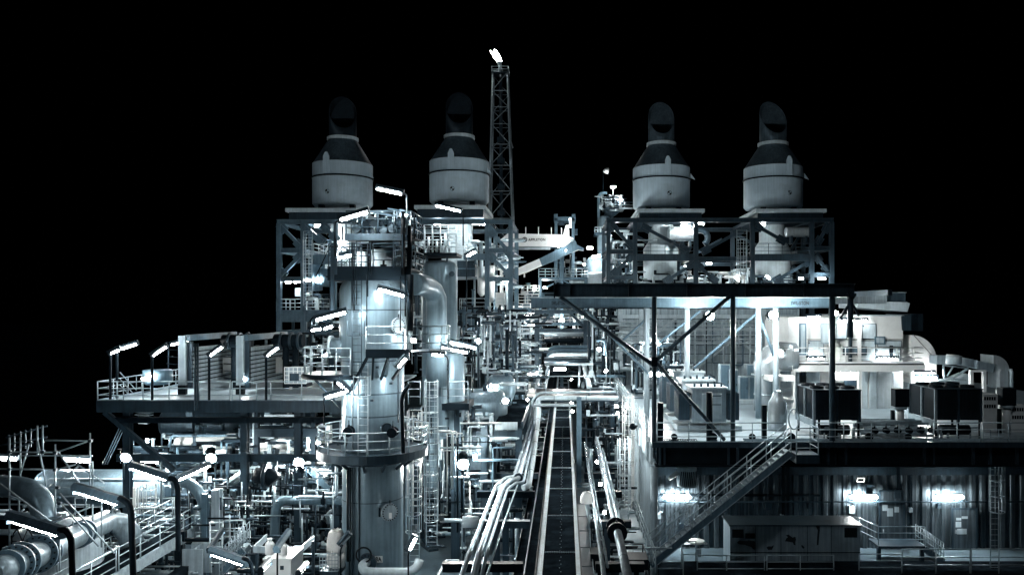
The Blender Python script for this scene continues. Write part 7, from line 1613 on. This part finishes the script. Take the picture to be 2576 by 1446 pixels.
clutter(60, Q(100, 0, 46).x, Q(1010, 0, 46).x, .3, 5.0, 44, 51, 'in the valve jungle', 'pipes of the lower deck', (dark, mid, dark, galv), .04, .14, seed=41, far=False)
clutter(60, Q(-300, 0, 46).x, Q(900, 0, 46).x, 4.5, 8.6, 47, 56, 'pipe under the left deck behind the floodlights', 'pipes of the lower deck', (pale, galv, mid, white), .05, .16, vert=.4, seed=42)
clutter(46, P(1200, 0, 46).x, P(2300, 0, 46).x, .4, 6.5, 46.5, 54, 'behind the cross platform', 'pipes of the lower deck', (pale, mid, mid, dark), .05, .16, seed=43, far=False)
clutter(40, Q(1650, 0, 50).x, Q(2250, 0, 50).x, .3, 8, 50, 62, 'pipe in the bright space right of the big column', 'pipes of the lower deck', (white, pale, galv), .04, .13, vert=.8, seed=44)
clutter(30, P(0, 0, 40).x, P(900, 0, 40).x, 1.5, 6, 37, 42, 'pipe behind the scaffold at the lower left', 'pipes of the lower deck', (mid, pale, galv), .05, .14, vert=.5, seed=45)
qv = random.Random(9)
for i in range(34):
    x, y = 120 + 26*i, qv.uniform(720, 1080); p = Q(x, y, qv.uniform(44, 48)); valve((p.x, p.y, max(.5, p.z)), qv.uniform(.09, .2), '%s valve from the left in the jungle of valves left of the big column' % ordinal(i + 1), (1,0,0) if i % 2 else (0,1,0), dark if i % 3 else mid, 'valves of the lower deck', h=.7)
for i, (x, y, Y) in enumerate(((1900, 930, 50), (1945, 960, 50), (2130, 930, 51), (2190, 950, 51), (2160, 700, 58))):
    p = Q(x, y, Y); valve((p.x, Y, max(.6, p.z)), .16, ['left valve of the pair by the white cages', 'right valve of the pair by the white cages', 'left valve at the twin pipes', 'right valve at the twin pipes', 'far valve behind the twin pipes'][i], (0,1,0), mid, 'valves right of the column')
for x in (2135, 2180): solo('twin_pipe', 'pale upright pipe, %s of the twin pair on the bright floor' % ('left' if x == 2135 else 'right'), 'pipe', MB().tube([Q(x, 1010, 52) , Q(x, 600, 52)], .17, 12), pale, Q(x, 1010, 52), 'twin pipes')
# white bottles on their tank, sheeted crate
bt = T('chemical_tank', 'white square tank carrying two white bottles', 'tank', Q(375, 1500, 34))
a, b = Q(240, 1290, 34), Q(510, 1440, 34)
MB().box((a.x, 34, b.z - 1), (b.x, 35.6, a.z)).build('tank_body', plastic, bt); MB().box((a.x - .04, 33.96, a.z), (b.x + .04, 35.64, a.z + .08)).build('tank_rim', plastic, bt); MB().box((Q(405, 0, 34).x, 33.97, Q(0, 1385, 34).z), (Q(440, 0, 34).x, 33.995, Q(0, 1345, 34).z)).build('label_patch', mid, bt)
for k, (x, yb_, yt_, w_) in enumerate(((300, 1282, 1070, 46), (432, 1290, 1100, 46))):
    c = Q(x, yb_, 34.6); top = Q(0, yt_, 34.6).z; r_k = w_*.2504*34.6/FPX; h = top - c.z
    t = T('bottle', ['left big white bottle, fully in view, on the white tank', 'right white bottle half hidden by the slanting hood'][k], 'bottle', (c.x, 34.6, a.z + .08)); z0 = a.z + .081; h = top - z0
    sharpen(MB().lathe((c.x, 34.6, 0), [(0, z0), (r_k*.95, z0 + .005), (r_k, z0 + .04), (r_k, z0 + h*.62), (r_k*.85, z0 + h*.72), (r_k*.38, z0 + h*.84), (r_k*.32, z0 + h*.88)], 28).build('bottle_body', plastic, t), 60)
    MB().lathe((c.x, 34.6, 0), [(r_k*.5, z0 + h*.88), (r_k*.52, z0 + h), (0, z0 + h)], 20).build('bottle_cap', plastic, t)
fr = T('drip_tray', 'pale open tray frame around the white bottles', 'frame', Q(450, 1200, 36))
for (p_, q_) in ((Q(140, 1180, 36), Q(600, 1195, 36)), (Q(600, 1195, 36), Q(740, 1075, 38)), (Q(140, 1180, 36), Q(265, 1060, 38))): MB().bar(p_, q_, .08, .3).build('frame_side', palewall, fr)
for x, y in ((170, 1210), (605, 1225), (735, 1100)): MB().bar(Q(x, y, 36.2), (Q(x, y, 36.2).x, 36.2, 0.003), .12).build('leg', mid, fr)
a, b = Q(800, 1220, 35), Q(985, 1400, 35)
ck = T('wire_crate', 'wire crate on a pallet, left of the column foot', 'crate', (a.x, 35, b.z)); cg = MB()
for k in range(7): x = a.x + (b.x-a.x)*k/6; cg.bar((x, 35, b.z), (x, 35, a.z), .022)
for k in range(6): z = b.z + (a.z-b.z)*k/5; cg.bar((a.x, 34.99, z), (b.x, 34.99, z), .022)
cg.build('wire_front', galv, ck); MB().box((a.x, 35, b.z - .25), (b.x, 36.2, b.z - .002)).build('pallet', mid, ck)
sk = MB(); n = 18; c = ((a.x+b.x)/2 + .15, 35.6, 0); zz = [b.z, b.z + .35, b.z + .8, a.z - .2, a.z + .15, a.z + .5, a.z + .75, a.z + .9, Q(0, 1118, 35).z]
rs = [.36, .42, .42, .4, .44, .42, .34, .2, .0]; vs = []; fs = []; qq = random.Random(2)
for z, r_k in zip(zz, rs):
    for k in range(n): th = 2*math.pi*k/n; rr_ = r_k*qq.uniform(.86, 1.1); vs.append((c[0] + math.cos(th)*rr_*.95, c[1] + math.sin(th)*rr_*.8, z + qq.uniform(-.04, .04)))
for i in range(len(zz)-1):
    for k in range(n): fs.append((i*n+k, i*n+(k+1) % n, (i+1)*n+(k+1) % n, (i+1)*n+k))
sk.add(vs, fs, True); solo('sheeted_sack', 'crumpled white sheeted sack heaped in the wire crate', 'sack', sk, sheetw, (c[0], c[1], b.z))
# bright rail cage right of column, floor frame
railing([at('R4', 2020, 830, 46), at('R4', 2290, 830, 46)], 'rounded railing right of the tall white caged ladders', h=1.25, sp=1.2, toe=False, group='column platform railings')
a, b = at('R4', 2010, 835, 46), at('R4', 2300, 900, 46); t = T('platform', 'dark small platform right of the tall white caged ladders', 'platform', a); MB().box((a.x, 46, b.z), (b.x, 48.5, a.z)).build('platform_slab', dark, t); MB().ibeam(V((b.x - .9, 47, 0)), V((b.x - .9, 47, b.z - .002)), .5, .5, .05, (0,1,0)).build('column', mid, t)
railing([at('R4', 1690, 840, 44), at('R4', 1810, 840, 44)], 'rounded railing left of the tall white caged ladders', h=1.25, sp=1.0, toe=False, group='column platform railings')
fl = T('floor_hatch', 'pale rimmed hatch on the floor by the bottom edge', 'hatch', Q(2100, 1400, 37)); MB().bar(Q(1990, 1446, 36), Q(2070, 1295, 40.5), .1).bar(Q(2070, 1295, 40.5), Q(2200, 1295, 40.5), .1).build('hatch_rim', pale, fl)
solo('support_stub', 'pale pipe stub with a dark end right of the blazing lower floodlight', 'pipe', MB().tube([Q(2235, 905, 36.9), Q(2395, 905, 36.9)], .38*.7, 16), pale, Q(2235, 905, 36.9))
solo('junction_lever', 'dark lever with a ball end at the floor by the rack pipes', 'lever', MB().tube([Q(2240, 1290, 36), Q(2250, 1220, 36)], .04, 8).lathe(Q(2248, 1210, 36), [(0, -.12), (.12, 0), (0, .12)], 12), dark, Q(2240, 1290, 36))

# dark drum and frames close under the left deck
hvessel(at('D', 405, 0, 57).x, at('D', 735, 0, 57).x, 57, at('D', 0, 1062, 57).z, 1.0, 'dark horizontal drum close under the left deck', mid)
uf2 = T('pipe_support', 'dark square frame under the left deck beside the big column', 'pipe support', R4_(200, 1290, 47), 'frames under the left deck')
for (xa, ya, xb, yb, w_) in ((165, 1446, 165, 890, .3), (740, 1446, 740, 890, .25), (0, 1120, 850, 1120, .5), (250, 960, 560, 960, .2)): MB().bar(R4_(xa, ya, 47), R4_(xb, yb, 47), w_).build('member', dark if ya != 960 else pale, uf2)
for k in range(6): solo('cable_ladder', 'pale stacked cable ladder %s from the top under the left deck corner' % ('first', 'second', 'third', 'fourth', 'fifth', 'sixth')[k], 'cable ladder', MB().bar(P(1350 + 12*k, -230 + 28*k, 46), P(1530 - 6*k, -215 + 26*k, 46), .5, .05), pale if k % 2 else galv, P(1350, -230 + 28*k, 46), 'stacked cable ladders')
clutter(90, Q(60, 0, 44).x, Q(1020, 0, 44).x, .1, 2.6, 42, 50, 'x', 'x', (dark, mid, galv, black), .05, .18, vert=.35, seed=51)
clutter(130, P(1300, 0, 48).x, P(2570, 0, 48).x, 4.2, 7.8, 46, 56, 'x', 'x', (mid, galv, dark, paint, dark), .04, .15, vert=.3, seed=52)
clutter(120, Q(1650, 0, 47).x, Q(2560, 0, 47).x, .1, 9.5, 46, 60, 'x', 'x', (galv, mid, dark, paint), .04, .14, vert=.6, seed=53)
clutter(110, P(300, 0, 40).x, P(1900, 0, 40).x, .2, 4.5, 38, 46, 'x', 'x', (mid, dark, galv, paint), .04, .13, vert=.4, seed=54)
clutter(60, Q(-280, 0, 36).x, Q(250, 0, 36).x, .2, 3.5, 33, 42, 'x', 'x', (mid, dark, galv), .04, .12, vert=.5, seed=55)
clutter(80, -21, -13, LZ, LZ + 2.6, 52, 59, 'x', 'x', (mid, dark, galv, pale), .04, .14, vert=.5, seed=56)
clutter(90, -8.2, -3.0, 7.5, 15, 54, 72, 'x', 'x', (dark, mid, galv, pale), .04, .14, vert=.6, seed=57)
clutter(110, 1.6, 4.3, .3, 8.5, 50, 75, 'x', 'x', (dark, mid, galv, black), .04, .14, vert=.6, seed=58)
clutter(130, -6.0, -1.6, .3, 5.0, 38, 75, 'x', 'x', (dark, mid, galv, pale), .04, .12, vert=.5, seed=59)
clutter(60, 1.2, 3.0, 1, 4.9, 34, 56, 'x', 'x', (dark, mid, galv, pale), .03, .1, vert=.6, seed=60)
clutter(80, -9.5, 5.5, 8, 16, 92, 130, 'x', 'x', (black, dark, white, mid), .06, .2, vert=.5, seed=61)

# rails, steps and fine pipework close to the bottom edge, left of the column
railing([P(2240, 1130, 40), P(2440, 1130, 40)], 'upper pale railing beside the thick square post', h=1.2, sp=.9, toe=False, group='steps beside the thick post', m=pale)
railing([P(2110, 1400, 36), P(2230, 1400, 36)], 'lower pale railing beside the thick pale box post', h=2.2, sp=.5, toe=False, rails=6, group='steps beside the thick post', m=pale)
stair((P(2240, 0, 39).x, P(0, 1400, 39).z), (P(2440, 0, 39).x, P(0, 1180, 39).z), 39, 39.8, 7, 'small steel steps between the box post and the thick square post', rh=.9)
for k, (pts, r_k, m_, lab) in enumerate((([(2240, 905), (2571, 905)], .1, paint, 'level grey pipe behind the thick square post'), ([(2230, 670), (2330, 670), (2330, 820)], .06, pale, 'short pale hooked pipe left of the thick square post'), ([(2500, 1000), (2571, 960)], .07, galv, 'slanting pipe stub right of the thick square post'),
        ([(1380, 770), (1760, 770)], .05, pale, 'pale rail pipe crossing behind the white caged ladder'), ([(1230, 850), (1740, 850)], .06, galv, 'second rail pipe crossing behind the white caged ladder'), ([(1100, 905), (1270, 905)], .06, pale, 'short pale pipe behind the dark square post'),
        ([(1240, 240), (1240, 480)], .05, mid, 'slim dark drop pipe beside the far left floodlight'), ([(1620, 300), (1620, 760)], .07, palewall, 'pale upright pipe right of the white caged ladder'), ([(1700, 560), (1760, 560)], .05, galv, 'small bracket pipe on the second bent post'))):
    pipe([P(x, y, 43.4) for x, y in pts], r_k, lab, m_, group='fine pipes at the lower left', n=8)
clutter(120, P(1950, 0, 42).x, P(2571, 0, 42).x, .3, 6.2, 40, 45, 'x', 'x', (mid, galv, dark, pale, dark), .025, .07, vert=.55, seed=71)
clutter(120, Q(60, 0, 43).x, Q(1000, 0, 43).x, .3, 6.8, 42, 46, 'x', 'x', (mid, galv, dark, pale, dark), .025, .07, vert=.55, seed=72)
clutter(90, P(700, 0, 38).x, P(1300, 0, 38).x, .3, 5.2, 37, 42, 'x', 'x', (mid, galv, dark, pale, dark), .025, .06, vert=.5, seed=73)
clutter(110, Q(1660, 0, 45).x, Q(2250, 0, 45).x, 2.5, 9.5, 44, 50, 'x', 'x', (white, galv, dark, pale, dark), .025, .07, vert=.7, seed=74)
clutter(110, (1160-CX)*.03, (1300-CX)*.03, 9.8, 15.5, 56, 66, 'x', 'x', (dark, mid, galv, pale, dark), .03, .1, vert=.6, seed=75)
clutter(90, (1478-CX)*.037, (1552-CX)*.037, 8.5, 15.5, 70, 78, 'x', 'x', (dark, mid, dark, pale, galv), .04, .14, vert=.6, seed=76)
clutter(70, at('R8', 1260, 0, 110).x, at('R8', 1480, 0, 110).x, at('R8', 0, 225, 110).z, at('R8', 0, 70, 110).z, 109, 112, 'x', 'x', (mid, galv, dark, pale), .04, .12, vert=.6, seed=77)
clutter(60, (705-CX)*.0365, (790-CX)*.0365, 10, 17, 76, 82, 'x', 'x', (mid, dark, pale), .05, .2, vert=.6, seed=78)
clutter(90, (1590-CX)*.031, (1720-CX)*.031, ZD, 13, 61, 70, 'x', 'x', (mid, dark, pale, galv), .04, .12, vert=.6, seed=79)

# ---- the far tangles of small pipes nobody could count: one object
fp_ = bpy.data.objects.new('distant_pipework', None); 
mb = MB(); idx = []; ms = []
for k, (m, b) in FAR.items():
    ms.append(m); n0 = len(mb.f); mb.add(b.v, b.f); mb.sm[n0:] = b.sm; idx += [len(ms) - 1] * len(b.f)
bpy.data.objects.remove(fp_)
o = mb.build('distant_pipework', ms[0], None, (0, 80, 0))
for m in ms[1:]: o.data.materials.append(m)
o.data.polygons.foreach_set('material_index', idx)
o['kind'] = 'stuff'; o['label'] = 'dense distant tangle of small pipes and fittings inside the frames'
